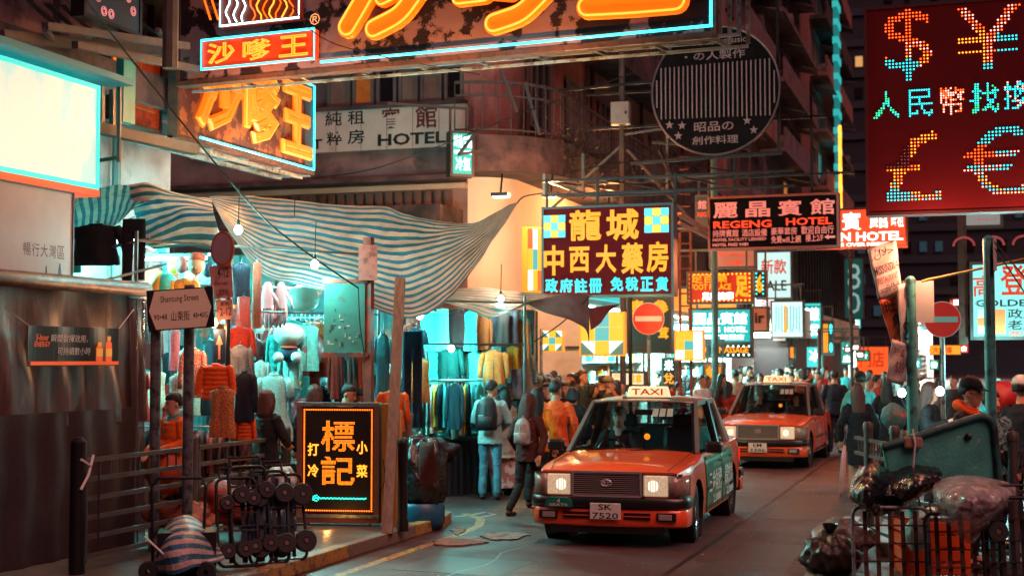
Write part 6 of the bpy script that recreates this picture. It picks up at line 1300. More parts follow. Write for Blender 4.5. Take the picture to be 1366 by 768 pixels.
M_seat = mat('seat vinyl', '#15171a', .5); M_plate = mat('number plate white', '#c9c8c0', .4); M_platey = mat('number plate pale', '#c4c4b8', .4)
YFW, YRW = -1.50, 1.285
def tx_w(y):
    if y < -1.7: return .845-.075*((-1.7-y)/.6)**2
    if y > 1.7: return .845-.055*((y-1.7)/.6)**2
    return .845
def lerp(a, b, t): return a+(b-a)*t
def tx_belt(y):
    if y < -1.0: return lerp(.795, .905, min(1, (y+2.3)/1.3)**.8)
    return lerp(.915, .94, (y+1)/3.3)
def tx_low(y):
    z = .235 if -1.2 < y < 1.0 else .30
    for c in (YFW, YRW):
        if abs(y-c) < .37: z = max(z, .31+sqrt(.37**2-(y-c)**2))
    return z
def tx_x(y, z): return tx_w(y)*(1-.035*((z-.52)/.38)**2)
def make_taxi(label, plate1, plate2, green, wheel_turn=0):
    T = thing('taxi', label, 'taxi'); 
    ysn = sorted(set([round(-2.30+i*.1, 3) for i in range(47)]+[round(c+e*.0247, 3) for c in (YFW, YRW) for e in range(-15, 16)]+[-1.0, -.98, 1.55, 1.57]))
    full = MB()
    for sx in (-1, 1):
        rows = []
        for y in ysn:
            zl, zb_ = tx_low(y), tx_belt(y); r_ = []
            for t in (0, .12, .3, .5, .7, .86, .95): z = lerp(zl, zb_-.03, t); r_.append((sx*tx_x(y, z), y, z))
            r_.append((sx*(tx_x(y, zb_)-.015), y, zb_-.008)); r_.append((sx*(tx_x(y, zb_)-.05), y, zb_+.004)); rows.append(r_)
        full.grid(rows, flip=(sx < 0))
    # bonnet and boot lid
    def lid(y0, y1, crown):
        ys_ = [y for y in ysn if y0 <= y <= y1]; rows = []
        for y in ys_:
            w = tx_x(y, tx_belt(y))-.05; zb_ = tx_belt(y)+.004; k = 1 if y > 0 else min(1, (y+2.3)/.25)
            rows.append([(w*u, y, zb_+crown*k*(1-u*u)-(.012 if abs(abs(u)-.72) < .03 else 0)*0) for u in (-1, -.85, -.72, -.45, -.2, 0, .2, .45, .72, .85, 1)])
        full.grid(rows)
    lid(-2.30, -.98, .045); lid(1.55, 2.30, .05)
    # front and rear closing faces
    for y, s in ((-2.30, 1), (2.30, -1)):
        w = tx_x(y, .5); full.add([(-w, y, .3), (w, y, .3), (w-.05, y, tx_belt(y)), (0, y, tx_belt(y)+(.0 if y < 0 else .05)), (-w+.05, y, tx_belt(y))], [(0, 1, 2, 3, 4) if s > 0 else (4, 3, 2, 1, 0)])
    body = full.build('body', M_red, T, smooth=True, ang=38)
    for sx in (-1, 1):
        mb = MB(); q = [(sx*.70*tx_x(y, .8)/.845, y, tx_belt(y)+.004+.045*min(1, (y+2.3)/.25)*(1-.70**2)*.98+.0015) for y in [-2.27+.09*k for k in range(15)]]; mb.tube(q, .004, 4); mb.build('bonnet_gap', M_black, T)
    # wheel housings and floor
    mb = MB(); mb.bx(-.68, .68, -2.2, 2.2, .2, .42); mb.bx(-.62, .62, -1.0, 1.6, .42, .5); mb.build('underbody', M_black, T)
    for c in (YFW, YRW):
        for sx in (-1, 1): mb = MB(); mb.lathe([(.372, sx*.13), (.372, -sx*.13), (0, -sx*.13)], 24, (sx*.70, c, .31), 'x'); mb.build('wheel_housing', M_black, T)
    # bumpers
    def bump(z0, z1, out, m, name, front=True, par=T):
        plan = [(-.845-out*.4, -1.93), (-.855-out*.5, -2.1), (-.83-out*.6, -2.26), (-.72-out*.4, -2.345-out*.6), (-.45, -2.38-out), (0, -2.395-out), (.45, -2.38-out), (.72+out*.4, -2.345-out*.6), (.83+out*.6, -2.26), (.855+out*.5, -2.1), (.845+out*.4, -1.93)]
        pl_ = [V((x, y)) for x, y in plan]; plf = [crom(pl_, i/40) for i in range(41)]; rows = []; s = 1 if front else -1
        if not front: plf = [V((p.x, -p.y+.02)) for p in plf]
        prof = [(0, z0), (.9, z0+.01), (1, z0+.03), (1, z1-.03), (.9, z1-.008), (0, z1)]
        for p in plf:
            c = V((0, -1.6*s)); d = (p-V((p.x*.8, p.y+.12*s)));  rows.append([(p.x*(.9+.1*a), p.y+(.14*(1-a))*s, z) for a, z in prof])
        b_ = MB(); b_.grid(rows, flip=not front); return b_.build(name, m, par, smooth=True, ang=50)
    ub = bump(.415, .535, .03, M_trim, 'bumper_strip'); lb = bump(.215, .415, .0, M_red, 'front_bumper')
    bump(.415, .535, .03, M_trim, 'bumper_strip', False); bump(.24, .415, .0, M_red, 'rear_bumper', False)
    mb = MB(); mb.bx(-.62, .62, -2.36, -2.1, .15, .24); mb.build('chin_skirt', M_black, T)
    # slots, fog lamps
    for sx in (-1, 1):
        mb = MB(); mb.bx(sx*.19, sx*.47, -2.401, -2.36, .305, .375); sl_ = mb.build('air_slot', M_black, lb)
        mb = MB(); mb.bx(sx*.19, sx*.47, -2.408, -2.402, .335, .345); mb.build('slot_bar', M_red, sl_)
        mb = MB(); mb.bx(sx*.54, sx*.74, -2.392, -2.34, .295, .38); fo = mb.build('fog_lamp_recess', M_black, lb)
        mb = MB(); mb.bx(sx*.56, sx*.70, -2.405, -2.393, .308, .368); mb.build('fog_lamp', M_fog, fo, bevel=.01)
        mb = MB(); mb.bx(sx*.40, sx*.655, -2.372, -2.28, .55, .768); hl = mb.build('headlamp', M_lens, T, bevel=.012)
        for k in range(9): mb = MB(); xx = sx*(.415+.028*k); mb.bx(xx-.004, xx+.004, -2.377, -2.3725, .558, .76); mb.build('lens_rib', M_lens, hl)
        mb = MB(); mb.lathe([(0, -.004), (.05, -.003), (.062, 0)], 20, (sx*.50, -2.3725, .66), 'y'); mb.build('reflector', glow('headlamp beam', '#fff0d8', .95), hl)
        mb = MB(); mb.grid([[(sx*.66, -2.366, z), (sx*.74, -2.345, z), (sx*.80, -2.29, z), (sx*.835, -2.19, z), (sx*.842, -2.08, z)] for z in (.55, .66, .768)], flip=sx < 0); mb.build('corner_lamp', M_lens2, T, smooth=True, solid=.02)
        mb = MB(); mb.bx(sx*.385, sx*.395, -2.378, -2.30, .54, .78); mb.bx(sx*.385, sx*.80, -2.36, -2.28, .772, .786); mb.build('lamp_bezel', M_chrome, T)
    # grille
    g_ = MB(); g_.bx(-.372, .372, -2.36, -2.28, .54, .80); gr = g_.build('grille', M_black, T)
    for k in range(11): mb = MB(); z = .565+k*.021; mb.bx(-.355, .355, -2.378, -2.361, z-.0035, z+.0035); mb.build('grille_bar', M_bright, gr)
    mb = MB()
    for (a, b_) in (((-.372, .545), (.372, .545)), ((.372, .545), (.368, .797)), ((.368, .797), (-.368, .797)), ((-.368, .797), (-.372, .545))): mb.beam((a[0], -2.378, a[1]), (b_[0], -2.378, b_[1]), .022, .022)
    mb.build('grille_frame', M_bright, gr)
    mb = MB()
    for rx, rz_, cz in ((.055, .036, 0), (.02, .034, 0), (.038, .014, .014)): mb.tube([(rx*cos(a), -2.39, .685+cz+rz_*sin(a)) for a in [2*pi*k/24 for k in range(24)]], .0055, 6, closed=True)
    mb.build('emblem', M_bright, gr)
    # number plate, seats badge
    mb = MB(); mb.bx(-.165, .165, -2.447, -2.432, .305, .475); pl_ = mb.build('number_plate', M_plate, T, bevel=.006)
    for s, z, w_ in ((plate1, .435, .15), (plate2, .345, .28)): mb = MB(); text(mb, s, 0, z, w_, .062, -2.4485, .012); mb.build('lettering', M_ink, pl_)
    mb = MB(); a = [(-.155+.31*0, 0)]; mb.prism([(-.66, .425), (-.36, .425), (-.37, .49), (-.42, .525), (-.60, .525), (-.65, .49)], -2.448, -2.41); sb = mb.build('seats_badge', mat('badge green', '#0d6a5a', .4), ub)
    mb = MB(); text(mb, '4', -.51, .49, .035, .045, -2.4495, .012); mb.build('lettering', M_plate, sb); mb = MB(); text(mb, 'SEATS', -.51, .447, .2, .028, -2.4495, .01); mb.build('lettering', M_plate, sb)
    # wheels
    for c in (YFW, YRW):
        for sx in (-1, 1):
            W_ = bpy.data.objects.new('wheel', None); COL.objects.link(W_); W_.parent = T; W_.location = (sx*.725, c, .31); W_.rotation_euler = (0, 0, (pi if sx < 0 else 0)+(wheel_turn if c == YFW else 0))
            mb = MB(); mb.lathe([(.20, -.09), (.285, -.095), (.308, -.075), (.312, 0), (.308, .075), (.285, .095), (.20, .088)], 36, ax='x')
            for k in range(36):
                a = 2*pi*k/36; mb.beam((-.07, .311*cos(a), .311*sin(a)), (.07, .311*cos(a+.05), .311*sin(a+.05)), .02, .006, up=V((0, cos(a), sin(a))))
            mb.build('tyre', M_tyre, W_, smooth=True, ang=40)
            mb = MB(); mb.lathe([(.205, .05), (.2, .085), (.185, .075), (.17, .05), (.12, .058), (.07, .075), (.05, .085), (0, .088)], 28, ax='x'); rim = mb.build('rim', M_chrome, W_, smooth=True, ang=30)
            mb = MB()
            for k in range(10): a = 2*pi*k/10; mb.box((.066, .145*cos(a), .145*sin(a)), (.02, .026, .05), 0, M=M4.Rotation(-a+pi/2, 3, 'X').to_3x3() if False else None)
            mb.build('rim_hole', M_black, rim)
    # glasshouse
    def arcx(w, y, z, bow, n=13): return [(w*u, y-bow*(1-u*u), z) for u in [-1+2*i/(n-1) for i in range(n)]]
    def screen(b0, t0, name, s):
        rows = []
        for j in range(7): f = j/6; rows.append([tuple(V(p).lerp(V(q), f)+V((0, -s*.03*sin(pi*f), .012*sin(pi*f)))) for p, q in zip(b0, t0)])
        mb = MB(); mb.grid(rows, flip=s < 0); return mb.build(name, M_glass if s > 0 else M_glasss, T, smooth=True)
    screen(arcx(.725, -.99, .93, .10), arcx(.585, -.31, 1.455, .06), 'windscreen', 1); screen(arcx(.68, 1.53, .97, -.06), arcx(.575, 1.05, 1.455, -.03), 'rear_window', -1)
    rows = []
    for y in (-.34, -.3, -.2, 0, .35, .7, .95, 1.04, 1.09):
        zc = 1.53-.04*((y-.35)/.7)**2; e = 0
        rows.append([(x, y-(.06*(1-(x/.6)**2) if y < -.15 else -.03*(1-(x/.6)**2) if y > .9 else 0), zc-dz) for x, dz in ((-.635, .085), (-.625, .05), (-.59, .022), (-.45, .006), (0, 0), (.45, .006), (.59, .022), (.625, .05), (.635, .085))])
    mb = MB(); mb.grid(rows); rf = mb.build('roof', M_silver, T, smooth=True, solid=.02)
    for sx in (-1, 1):
        def sw(y, f): return sx*lerp(.765, .625, f)
        A0, A1_ = V((sx*.755, -1.03, .92)), V((sx*.62, -.30, 1.47)); B0, B1_ = V((sx*.77, .30, .925)), V((sx*.632, .34, 1.47)); C0, C1_ = V((sx*.75, 1.50, .94)), V((sx*.625, 1.0, 1.47))
        mb = MB(); mb.beam(A0, A1_, .05, .045); mb.build('front_pillar', M_silver, T); mb = MB(); mb.beam(A0+V((-sx*.035, -.02, 0)), A1_+V((-sx*.03, -.03, 0)), .03, .02); mb.build('screen_seal', M_trim, T); mb = MB(); mb.beam(B0, B1_, .05, .09); mb.build('door_pillar', M_trim, T)
        D0, D1_ = V((sx*.76, 1.18, .93)), V((sx*.63, .88, 1.46)); mb = MB(); mb.add([C0, C1_, D1_, D0], [(0, 1, 2, 3)]); mb.build('rear_pillar', M_silver, T, solid=.05)
        mb = MB(); mb.beam(A1_, C1_, .05, .05); mb.build('roof_rail', M_silver, T); mb = MB(); mb.beam(A0+V((0, .05, .012)), C0+V((0, 0, .0)), .03, .025); mb.build('belt_trim', M_chrome, T)
        for a0, a1, b0, b1 in ((A0, A1_, B0, B1_), (B0, B1_, D0, D1_)): mb = MB(); mb.add([a0, b0, b1, a1], [(0, 1, 2, 3)]); mb.build('side_window', M_glasss, T)
        # mirror
        mb = MB(); mb.box((sx*.93, -.93, .99), (.2, .1, .13)); mi = mb.build('mirror', M_trim, T, bevel=.03); mb = MB(); mb.bx(sx*.85, sx*1.01, -.878, -.872, .94, 1.04); mb.build('mirror_glass', M_chrome, mi); mb = MB(); mb.beam((sx*.74, -.9, .935), (sx*.86, -.92, .96), .04); mb.build('mirror_arm', M_trim, mi)
        # doors
        for (y0, y1) in ((-.96, .27), (.31, 1.20)):
            rows = []
            for i in range(15):
                y = lerp(y0, y1, i/14); zl = max(tx_low(y)+.02, .26); zt_ = tx_belt(y)-.035; rows.append([(sx*(tx_x(y, z)+.006), y, z) for z in [lerp(zl, zt_, k/7) for k in range(8)]])
            mb = MB(); mb.grid(rows, flip=sx < 0); dr = mb.build('door', M_tgreen if (green and sx > 0) else M_red, T, smooth=True, solid=.006)
            mb = MB(); mb.bx(sx*.838, sx*.868, y1-.24, y1-.08, .765, .795); mb.build('handle', M_trim if sx < 0 else M_chrome, dr, bevel=.006)
            mb = MB(); mb.bx(sx*.845, sx*.862, y0+.02, y1-.02, .50, .535); mb.build('rub_strip', M_trim, dr)
            if green and sx > 0:
                t0 = MB(); text(t0, '三金財務' if y0 < 0 else '貸款熱線', (y0+y1)/2-.02, .58, 1.0 if y0 < 0 else .7, .26, 0, .012); mb = MB(); mb.add([(.866, v[0], v[2]) for v in t0.v], t0.f); mb.build('advert_lettering', M_plate, dr)
                t0 = MB(); text(t0, '2388', (y0+y1)/2+.1, .37, .6, .09, 0, .012); mb = MB(); mb.add([(.862, v[0], v[2]) for v in t0.v], t0.f); mb.build('advert_lettering', M_plate, dr)
        mb = MB(); mb.bx(sx*.60, sx*.80, 2.29, 2.315, .6, .78); mb.build('tail_lamp', mat('tail lamp red', '#8a1010', .2, emit='#ff1a0a', es=.6), T)
    # roof sign
    mb = MB(); mb.prism([(-.26, 1.53), (.26, 1.53), (.225, 1.66), (-.225, 1.66)], -.12, .08); rs = mb.build('roof_sign', mat('roof sign acrylic', '#d8c8a8', .3, emit='#ffd9a0', es=.55), T, bevel=.015)
    mb = MB(); text(mb, 'TAXI', 0, 1.597, .38, .075, -.1225, .012); mb.build('lettering', mat('roof sign red', '#a82a1a', .4, emit='#ff2a10', es=.1), rs)
    mb = MB(); mb.bx(-.3, .3, -.14, .1, 1.512, 1.53); mb.build('roof_sign_base', M_trim, rs)
    # cabin
    mb = MB(); mb.prism([(-1.0, .6), (-1.0, .89), (-.7, .92), (-.55, .82), (-.55, .6)], -.68, .68, f=lambda x, z, y: (y, x, z)); mb.build('dashboard', M_seat, T, bevel=.02)
    for x in (-.36, .36):
        mb = MB(); mb.box((x, .02, .56), (.5, .5, .16)); mb.build('seat', M_seat, T, bevel=.05); mb = MB(); mb.box((x, .30, .86), (.48, .14, .6), 0, M=M4.Rotation(R(-12), 3, 'X')); sbk = mb.build('seat_back', M_seat, T, bevel=.05); mb = MB(); mb.box((x, .38, 1.22), (.27, .1, .18)); mb.build('headrest', M_seat, sbk, bevel=.035)
    mb = MB(); mb.box((0, 1.2, .86), (1.2, .16, .6)); mb.build('rear_seat', M_seat, T, bevel=.05)
    mb = MB(); mb.tube([(-.36+.17*cos(a), -.52+.06*sin(a), .88+.155*sin(a)) for a in [2*pi*k/24 for k in range(24)]], .014, 6, closed=True); mb.beam((-.5, -.53, .88), (-.22, -.53, .88), .04, .03); mb.tube([(-.36, -.53, .88), (-.36, -.7, .82)], .025, 6); mb.build('steering_wheel', M_trim, T)
    def scr(x, f, o=.0): b_ = V((x*.725, -.99-.10*(1-x*x), .93)); t_ = V((x*.585, -.31-.06*(1-x*x), 1.455)); return b_.lerp(t_, f)+V((0, -.03*sin(pi*f)+o, .012*sin(pi*f)))
    for k, x in enumerate((.28, .42, .56)):
        mb = MB(); q = [scr(x-.055, .90, .03), scr(x+.055, .90, .03), scr(x+.055, .72, .03), scr(x-.055, .72, .03)]; mb.add(q, [(0, 1, 2, 3)]); mb.build('windscreen_paper', M_plate, T)
    c = scr(.22, .30, -.012 if green else .3); mb = MB(); mb.lathe([(0, 0), (.036, 0), (.036, .004), (0, .004)], 20, tuple(c), 'y'); st_ = mb.build('round_permit', glow('orange permit', '#ff8a1e', .9), T); mb = MB(); text(mb, '5人', c.x, c.z, .035, .03, c.y-.004, .01); mb.build('lettering', M_red, st_)
    for x0, x1 in ((-.75, -.05), (-.02, .62)): mb = MB(); q0, q1 = scr(x0, .02, -.02), scr(x1, .10, -.03); mb.beam(q0, q1, .015, .02); mb.build('wiper', M_trim, T)
    mb = MB(); mb.box((0, -.36, 1.36), (.22, .04, .07)); mb.build('rear_view_mirror', M_trim, T, bevel=.01)
    for sx in (-1, 1):
        mb = MB(); mb.bx(sx*.60, sx*.79, YRW+.40, YRW+.41, .16, .34); mb.build('mud_flap', M_black, T)
    return T
taxi1 = make_taxi('red taxi with silver roof, green advert doors and plate SK 7520', 'SK', '7520', True, R(5))
taxi1.location = (-3.80, 17.13, 0); taxi1.rotation_euler = (0, 0, R(1.5))
taxi2 = make_taxi('second red taxi farther down the lane with plate EM 3386', 'EM', '3386', False)
taxi2.location = (-3.72, 28.4, 0); taxi2.rotation_euler = (0, 0, R(-1.0))
# ================================================================== people
TMP = bpy.data.scenes.new('tmp_scene')
def voxel(mb, size, sm=6):
    me = bpy.data.meshes.new('v'); me.from_pydata(mb.v, [], mb.f); o = bpy.data.objects.new('v', me); TMP.collection.objects.link(o)
    md = o.modifiers.new('r', 'REMESH'); md.mode = 'VOXEL'; md.voxel_size = size; md.use_smooth_shade = True
    if sm: s = o.modifiers.new('s', 'SMOOTH'); s.factor = .5; s.iterations = sm
    vl = TMP.view_layers[0]; vl.update(); out = bpy.data.meshes.new_from_object(o.evaluated_get(vl.depsgraph))
    bpy.data.objects.remove(o); bpy.data.meshes.remove(me); return out
def ell(mb, secs, n=14, Mx=None):
    """closed loft through ellipses (z, cx, cy, rx, ry)"""
    k = len(secs); vs = []
    for (z, cx, cy_, rx, ry) in secs:
        for j in range(n): a = 2*pi*j/n; p = V((cx+rx*cos(a), cy_+ry*sin(a), z)); vs.append(Mx @ p if Mx else p)
    fs = [(i*n+j, i*n+(j+1) % n, (i+1)*n+(j+1) % n, (i+1)*n+j) for i in range(k-1) for j in range(n)]
    fs.append(tuple(reversed(range(n)))); fs.append(tuple((k-1)*n+j for j in range(n)))
    mb.add(vs, fs if secs[-1][0] > secs[0][0] else [tuple(reversed(f)) for f in fs])
def limb(mb, pts, rs, n=10):
    P_ = [V(p) for p in pts]; q = []; r = []
    for i in range(len(P_)-1):
        for k in range(4): f = k/4; q.append(P_[i].lerp(P_[i+1], f)); r.append(lerp(rs[i], rs[i+1], f))
    q.append(P_[-1]); r.append(rs[-1])
    d0 = (q[0]-q[1]).normalized(); d1 = (q[-1]-q[-2]).normalized()
    q = [q[0]+d0*r[0]*.8]+q+[q[-1]+d1*r[-1]*.8]; r = [r[0]*.45]+r+[r[-1]*.45]; mb.tube(q, r, n)
SKIN = mat('skin', '#b07a60', .5, var=.06, spec=.4); SKIN2 = mat('skin pale', '#bd8d74', .5, var=.06, spec=.4)
def cloth(c, ro=.8): return mat('wear '+c, c, ro, var=.2, vscale=9, bump=.3, bscale=30, spec=.3)
M_hair = mat('black hair', '#0f0a0b', .45, var=.3, vscale=30, stretch=(8, 8, .8), bump=.4, bscale=60); M_hairb = mat('brown hair', '#45201a', .45, var=.35, vscale=30, stretch=(8, 8, .8), bump=.4, bscale=60)
M_eye = mat('eye dark', '#0b0808', .2); M_lip = mat('lips', '#7d3f3a', .5)
STAND = dict(le=(-.26, .02, 1.12), lw=(-.25, -.06, .88), re=(.26, .02, 1.12), rw=(.25, -.06, .88), lk=(-.10, -.02, .49), la=(-.11, .02, .08), rk=(.10, -.02, .49), ra=(.11, .02, .08))
WALK = dict(STAND, lk=(-.09, -.20, .50), la=(-.09, -.30, .10), rk=(.09, .08, .48), ra=(.09, .38, .16), lw=(-.24, .12, .9), rw=(.24, -.22, .92), re=(.26, -.03, 1.12))
HOLD = dict(STAND, le=(-.25, -.04, 1.13), lw=(-.12, -.28, 1.02), re=(.25, -.04, 1.13), rw=(.1, -.28, 1.04))
SIT = dict(STAND, lk=(-.13, -.46, .86), la=(-.13, -.5, .44), rk=(.13, -.46, .86), ra=(.13, -.5, .44), le=(-.27, -.12, 1.12), lw=(-.16, -.36, 1.13), re=(.27, -.12, 1.12), rw=(.16, -.36, 1.13))
PHONE = dict(STAND, le=(-.24, -.02, 1.12), lw=(-.1, -.24, 1.2), re=(.26, .02, 1.12))
def person(label, loc, rz, H=1.68, pose=STAND, top='#202020', legs='#15171c', hair='short', hairm=None, skin=None, coat=.80, hood=None, collar=None, shoe='#111113', head=(0, 0), puff=0., vox=.014, skirt=None, female=False, lean=0., cap=None, group=None, face=True, sleeve=True, shoes=True, quilt=False, undershirt=None, glasses=False):
    s = H/1.7; T = thing('person', label, 'person', loc, rz, group); T.scale = (s, s, s)
    skin = skin or SKIN; hairm = hairm or M_hair; po = pose; sh = .17 if not female else .152
    def L(p): p = V(p); return V((p.x, p.y-lean*max(0, p.z-.9), p.z))
    def ld(secs): return [(z, cx, cy_-lean*max(0, z-.9), rx, ry) for z, cx, cy_, rx, ry in secs]
    sl_, sr_ = L((-sh, 0, 1.37)), L((sh, 0, 1.37)); J = {k: L(v) if k[1] in 'ew' else V(v) for k, v in po.items()}
    hz, hy = 1.585, -.015-lean*.6
    Mh = M4.Translation((0, -lean*.55, 1.48)) @ M4.Rotation(head[0], 4, 'Z') @ M4.Rotation(head[1], 4, 'X') @ M4.Translation((0, 0, -1.48))
    b = MB()
    ell(b, ld([(.80, 0, 0, .12, .09), (.9, 0, 0, .155, .11), (1.05, 0, 0, .13, .09), (1.24, 0, 0, .15, .10), (1.36, 0, 0, .155, .08), (1.42, 0, .0, .07, .06), (1.5, 0, -.005, .052, .055)]))
    h = MB(); ell(h, [(1.455, 0, -.03, .03, .03), (1.47, 0, -.05, .045, .045), (1.51, 0, -.035, .058, .07), (1.56, 0, -.015, .07, .088), (1.61, 0, 0, .076, .096), (1.65, 0, .005, .07, .09), (1.685, 0, .01, .048, .062), (1.70, 0, .01, .015, .02)], 16)
    ell(h, [(1.40, 0, .0, .05, .05), (1.5, 0, 0, .05, .055)])
    h.tube([(0, -.095, 1.592), (0, -.112, 1.565), (0, -.117, 1.548), (0, -.09, 1.54)], [.009, .013, .018, .012], 8)
    for sx in (-1, 1): h.ball((sx*.076, .005, 1.565), .03, 8, 6, 0, (.35, .6, 1))
    b.add([Mh @ V(v) for v in h.v], h.f)
    for S, E_, W_ in ((sl_, J['le'], J['lw']), (sr_, J['re'], J['rw'])):
        limb(b, [S, E_, W_], [.048, .04, .028]); d = (W_-E_).normalized(); up = V((0, 0, 1)); sd = d.cross(up); sd = sd.normalized() if sd.length > .1 else V((0, 1, 0)); sx = 1 if W_.x > 0 else -1
        limb(b, [W_, W_+d*.085], [.026, .034], 8); nrm = sd.cross(d).normalized()
        for q in range(4): o_ = sd*(-.03+.02*q); limb(b, [W_+d*.085+o_, W_+d*(.125+.01*(q in (1, 2)))+o_-nrm*.008, W_+d*(.145+.014*(q in (1, 2)))+o_-nrm*.03], [.0105, .010, .008], 6)
        limb(b, [W_+d*.03+sd*.03*-sx, W_+d*.075+sd*.055*-sx, W_+d*.105+sd*.058*-sx-nrm*.01], [.012, .011, .009], 6)
    hl, hr = V((-.085, 0, .88)), V((.085, 0, .88))
    for S, K, A in ((hl, J['lk'], J['la']), (hr, J['rk'], J['ra'])): limb(b, [S, K, A], [.078, .052, .036]); limb(b, [A, A+V((0, -.13, -.04))], [.04, .03], 8)
    def folds(me, amp, fx=9., fz=5., hair=False):
        sd = V((loc[0]*3.7, loc[1]*1.9, 0)); no = [v.normal.copy() for v in me.vertices]
        for v, nn in zip(me.vertices, no):
            c = v.co; k = (.5*sin(38*atan2(c.x, c.y-.02)+6*NZ.noise(V((c.x*8, c.y*8, c.z*5))))+.5*NZ.noise(V((c.x*30, c.y*30, c.z*4)))) if hair else NZ.noise(V((c.x*fx, c.y*fx, c.z*fz))+sd)*.8+abs(NZ.noise(V((c.x*fx*1.6, c.y*fx*1.6, c.z*fz*3.2))+sd))*.9-.3
            v.co = c+nn*amp*k
        return me
    def put_mesh(me, name, m): me.materials.clear(); me.materials.append(m); o = bpy.data.objects.new(name, me); COL.objects.link(o); o.parent = T; me.polygons.foreach_set('use_smooth', [True]*len(me.polygons)); return o
    body = put_mesh(voxel(b, vox*.75, 3), 'body', skin)
    # upper garment
    j = MB(); p_ = .022+puff; z0 = coat
    secs = [(z0, 0, 0, .165+p_+(.86-z0)*.10, .115+p_+(.86-z0)*.08), (z0+.05, 0, 0, .165+p_, .115+p_)] + [(z, 0, 0, rx+p_, ry+p_) for z, rx, ry in ((.92, .155, .11), (1.06, .138, .098), (1.24, .155, .108), (1.35, sh-.01, .088)) if z > z0+.06]+[(1.405, 0, 0, .10+p_*.5, .07+p_*.5), (1.44, 0, .0, .068+p_*.3, .062+p_*.3)]
    if quilt:
        s2 = []
        for i in range(33):
            f = i/32*(len(secs)-1); k = min(int(f), len(secs)-2); e = [lerp(a, c, f-k) for a, c in zip(secs[k], secs[k+1])]; bulge = .009*abs(sin(pi*i/3.2)) if i < 28 else 0; e[3] += bulge; e[4] += bulge; s2.append(tuple(e))
        secs = s2
    ell(j, ld(secs), 18)
    if sleeve:
        for S, E_, W_ in ((sl_, J['le'], J['lw']), (sr_, J['re'], J['rw'])): limb(j, [S*.96+V((0, 0, 1.37))*.04-V((0, 0, .01)), E_, E_.lerp(W_, .93)], [.062+p_*.8, .05+p_*.8, .04+p_*.7])
    jo = put_mesh(folds(voxel(j, vox, 3 if not quilt else 1), .016 if not quilt else .005), 'jacket', top if not isinstance(top, str) else cloth(top))
    if hood:
        k = MB(); k.tube([Mh.to_3x3().to_4x4() @ V((0, 0, 0))+L((.10*cos(a), .015+.085*sin(a), 1.43+.045*sin(a))) for a in [2*pi*i/16 for i in range(16)]], [.032+.018*max(0, sin(2*pi*i/16)) for i in range(16)], 8, closed=True); put_mesh(voxel(k, .012, 3), 'hood', cloth(hood))
    if undershirt:
        k = MB(); k.tube([L((.066*cos(a), -.004+.066*sin(a), 1.445+.02*sin(a))) for a in [2*pi*i/14 for i in range(14)]], .02, 8, closed=True); ell(k, ld([(1.24, 0, -.115, .03, .03), (1.4, 0, -.07, .045, .03), (1.44, 0, -.045, .03, .025)])); put_mesh(voxel(k, .011, 2), 'undershirt', cloth(undershirt))
    # lower garment
    if skirt:
        k = MB(); ell(k, [(.52, 0, 0, .17, .15), (.7, 0, 0, .17, .14), (.86, 0, 0, .165, .12), (.95, 0, 0, .15, .11)], 18); put_mesh(voxel(k, vox, 3), 'skirt', cloth(skirt))
    else:
        t = MB(); ell(t, [(.78, 0, 0, .13, .10), (.86, 0, 0, .165, .12), (.96, 0, 0, .155, .112)])
        for S, K, A in ((hl, J['lk'], J['la']), (hr, J['rk'], J['ra'])): limb(t, [S, K, A+V((0, .005, .02))], [.092, .066, .05 if female else .058])
        put_mesh(folds(voxel(t, vox, 3), .014, 7, 9), 'trousers', cloth(legs))
    if shoes:
        for A in (J['la'], J['ra']): k = MB(); limb(k, [A+V((0, .035, -.03)), A+V((0, -.05, -.035)), A+V((0, -.15, -.05))], [.045, .042, .034], 10); put_mesh(voxel(k, .012, 2), 'shoe', cloth(shoe, .5))
    # hair or cap
    k = MB()
    if hair == 'short': ell(k, [(1.56, 0, .05, .065, .05), (1.6, 0, .03, .082, .078), (1.645, 0, .008, .082, .10), (1.69, 0, .008, .066, .085), (1.718, 0, .01, .03, .04)], 16)
    elif hair in ('long', 'bob', 'mid'):
        zl = {'long': 1.24, 'bob': 1.46, 'mid': 1.36}[hair]
        ell(k, [(zl, 0, .075, .07, .022), (zl+.06, 0, .075, .10, .045), (1.5, 0, .055, .105, .062), (1.56, 0, .04, .098, .075), (1.62, 0, .018, .088, .095), (1.67, 0, .008, .078, .098), (1.712, 0, .01, .05, .065), (1.728, 0, .01, .018, .022)], 18)
        for sx in (-1, 1): limb(k, [(sx*.07, -.035, 1.66), (sx*.088, -.03, 1.56), (sx*.088, .0, max(1.44, zl+.05))], [.02, .022, .018], 8)
    elif hair == 'bun': ell(k, [(1.55, 0, .055, .06, .045), (1.6, 0, .028, .082, .082), (1.645, 0, .006, .082, .10), (1.69, 0, .008, .066, .085), (1.718, 0, .01, .03, .04)], 16); k.ball((0, .12, 1.60), .045, 10, 8)
    if k.v: o = put_mesh(voxel(MB().add([Mh @ V(v) for v in k.v], k.f), vox*.8, 2) if vox > .02 else folds(voxel(MB().add([Mh @ V(v) for v in k.v], k.f), vox*.6, 2), .007, hair=True), 'hair', hairm)
    if cap:
        k = MB(); ell(k, [(1.625, 0, 0, .088, .105), (1.66, 0, .004, .086, .103), (1.70, 0, .008, .072, .085), (1.735, 0, .01, .03, .035)], 18); k.grid([[Vv for Vv in [(.075*u, -.085-.085*(1-u*u)*f, 1.632+.008*(1-u*u)-.012*f) for u in [-1+i/6 for i in range(13)]]] for f in (0, .5, 1)]); kk = MB().add([Mh @ V(v) for v in k.v], k.f)
        kk.build('cap', cloth(cap), T, smooth=True, solid=.006)
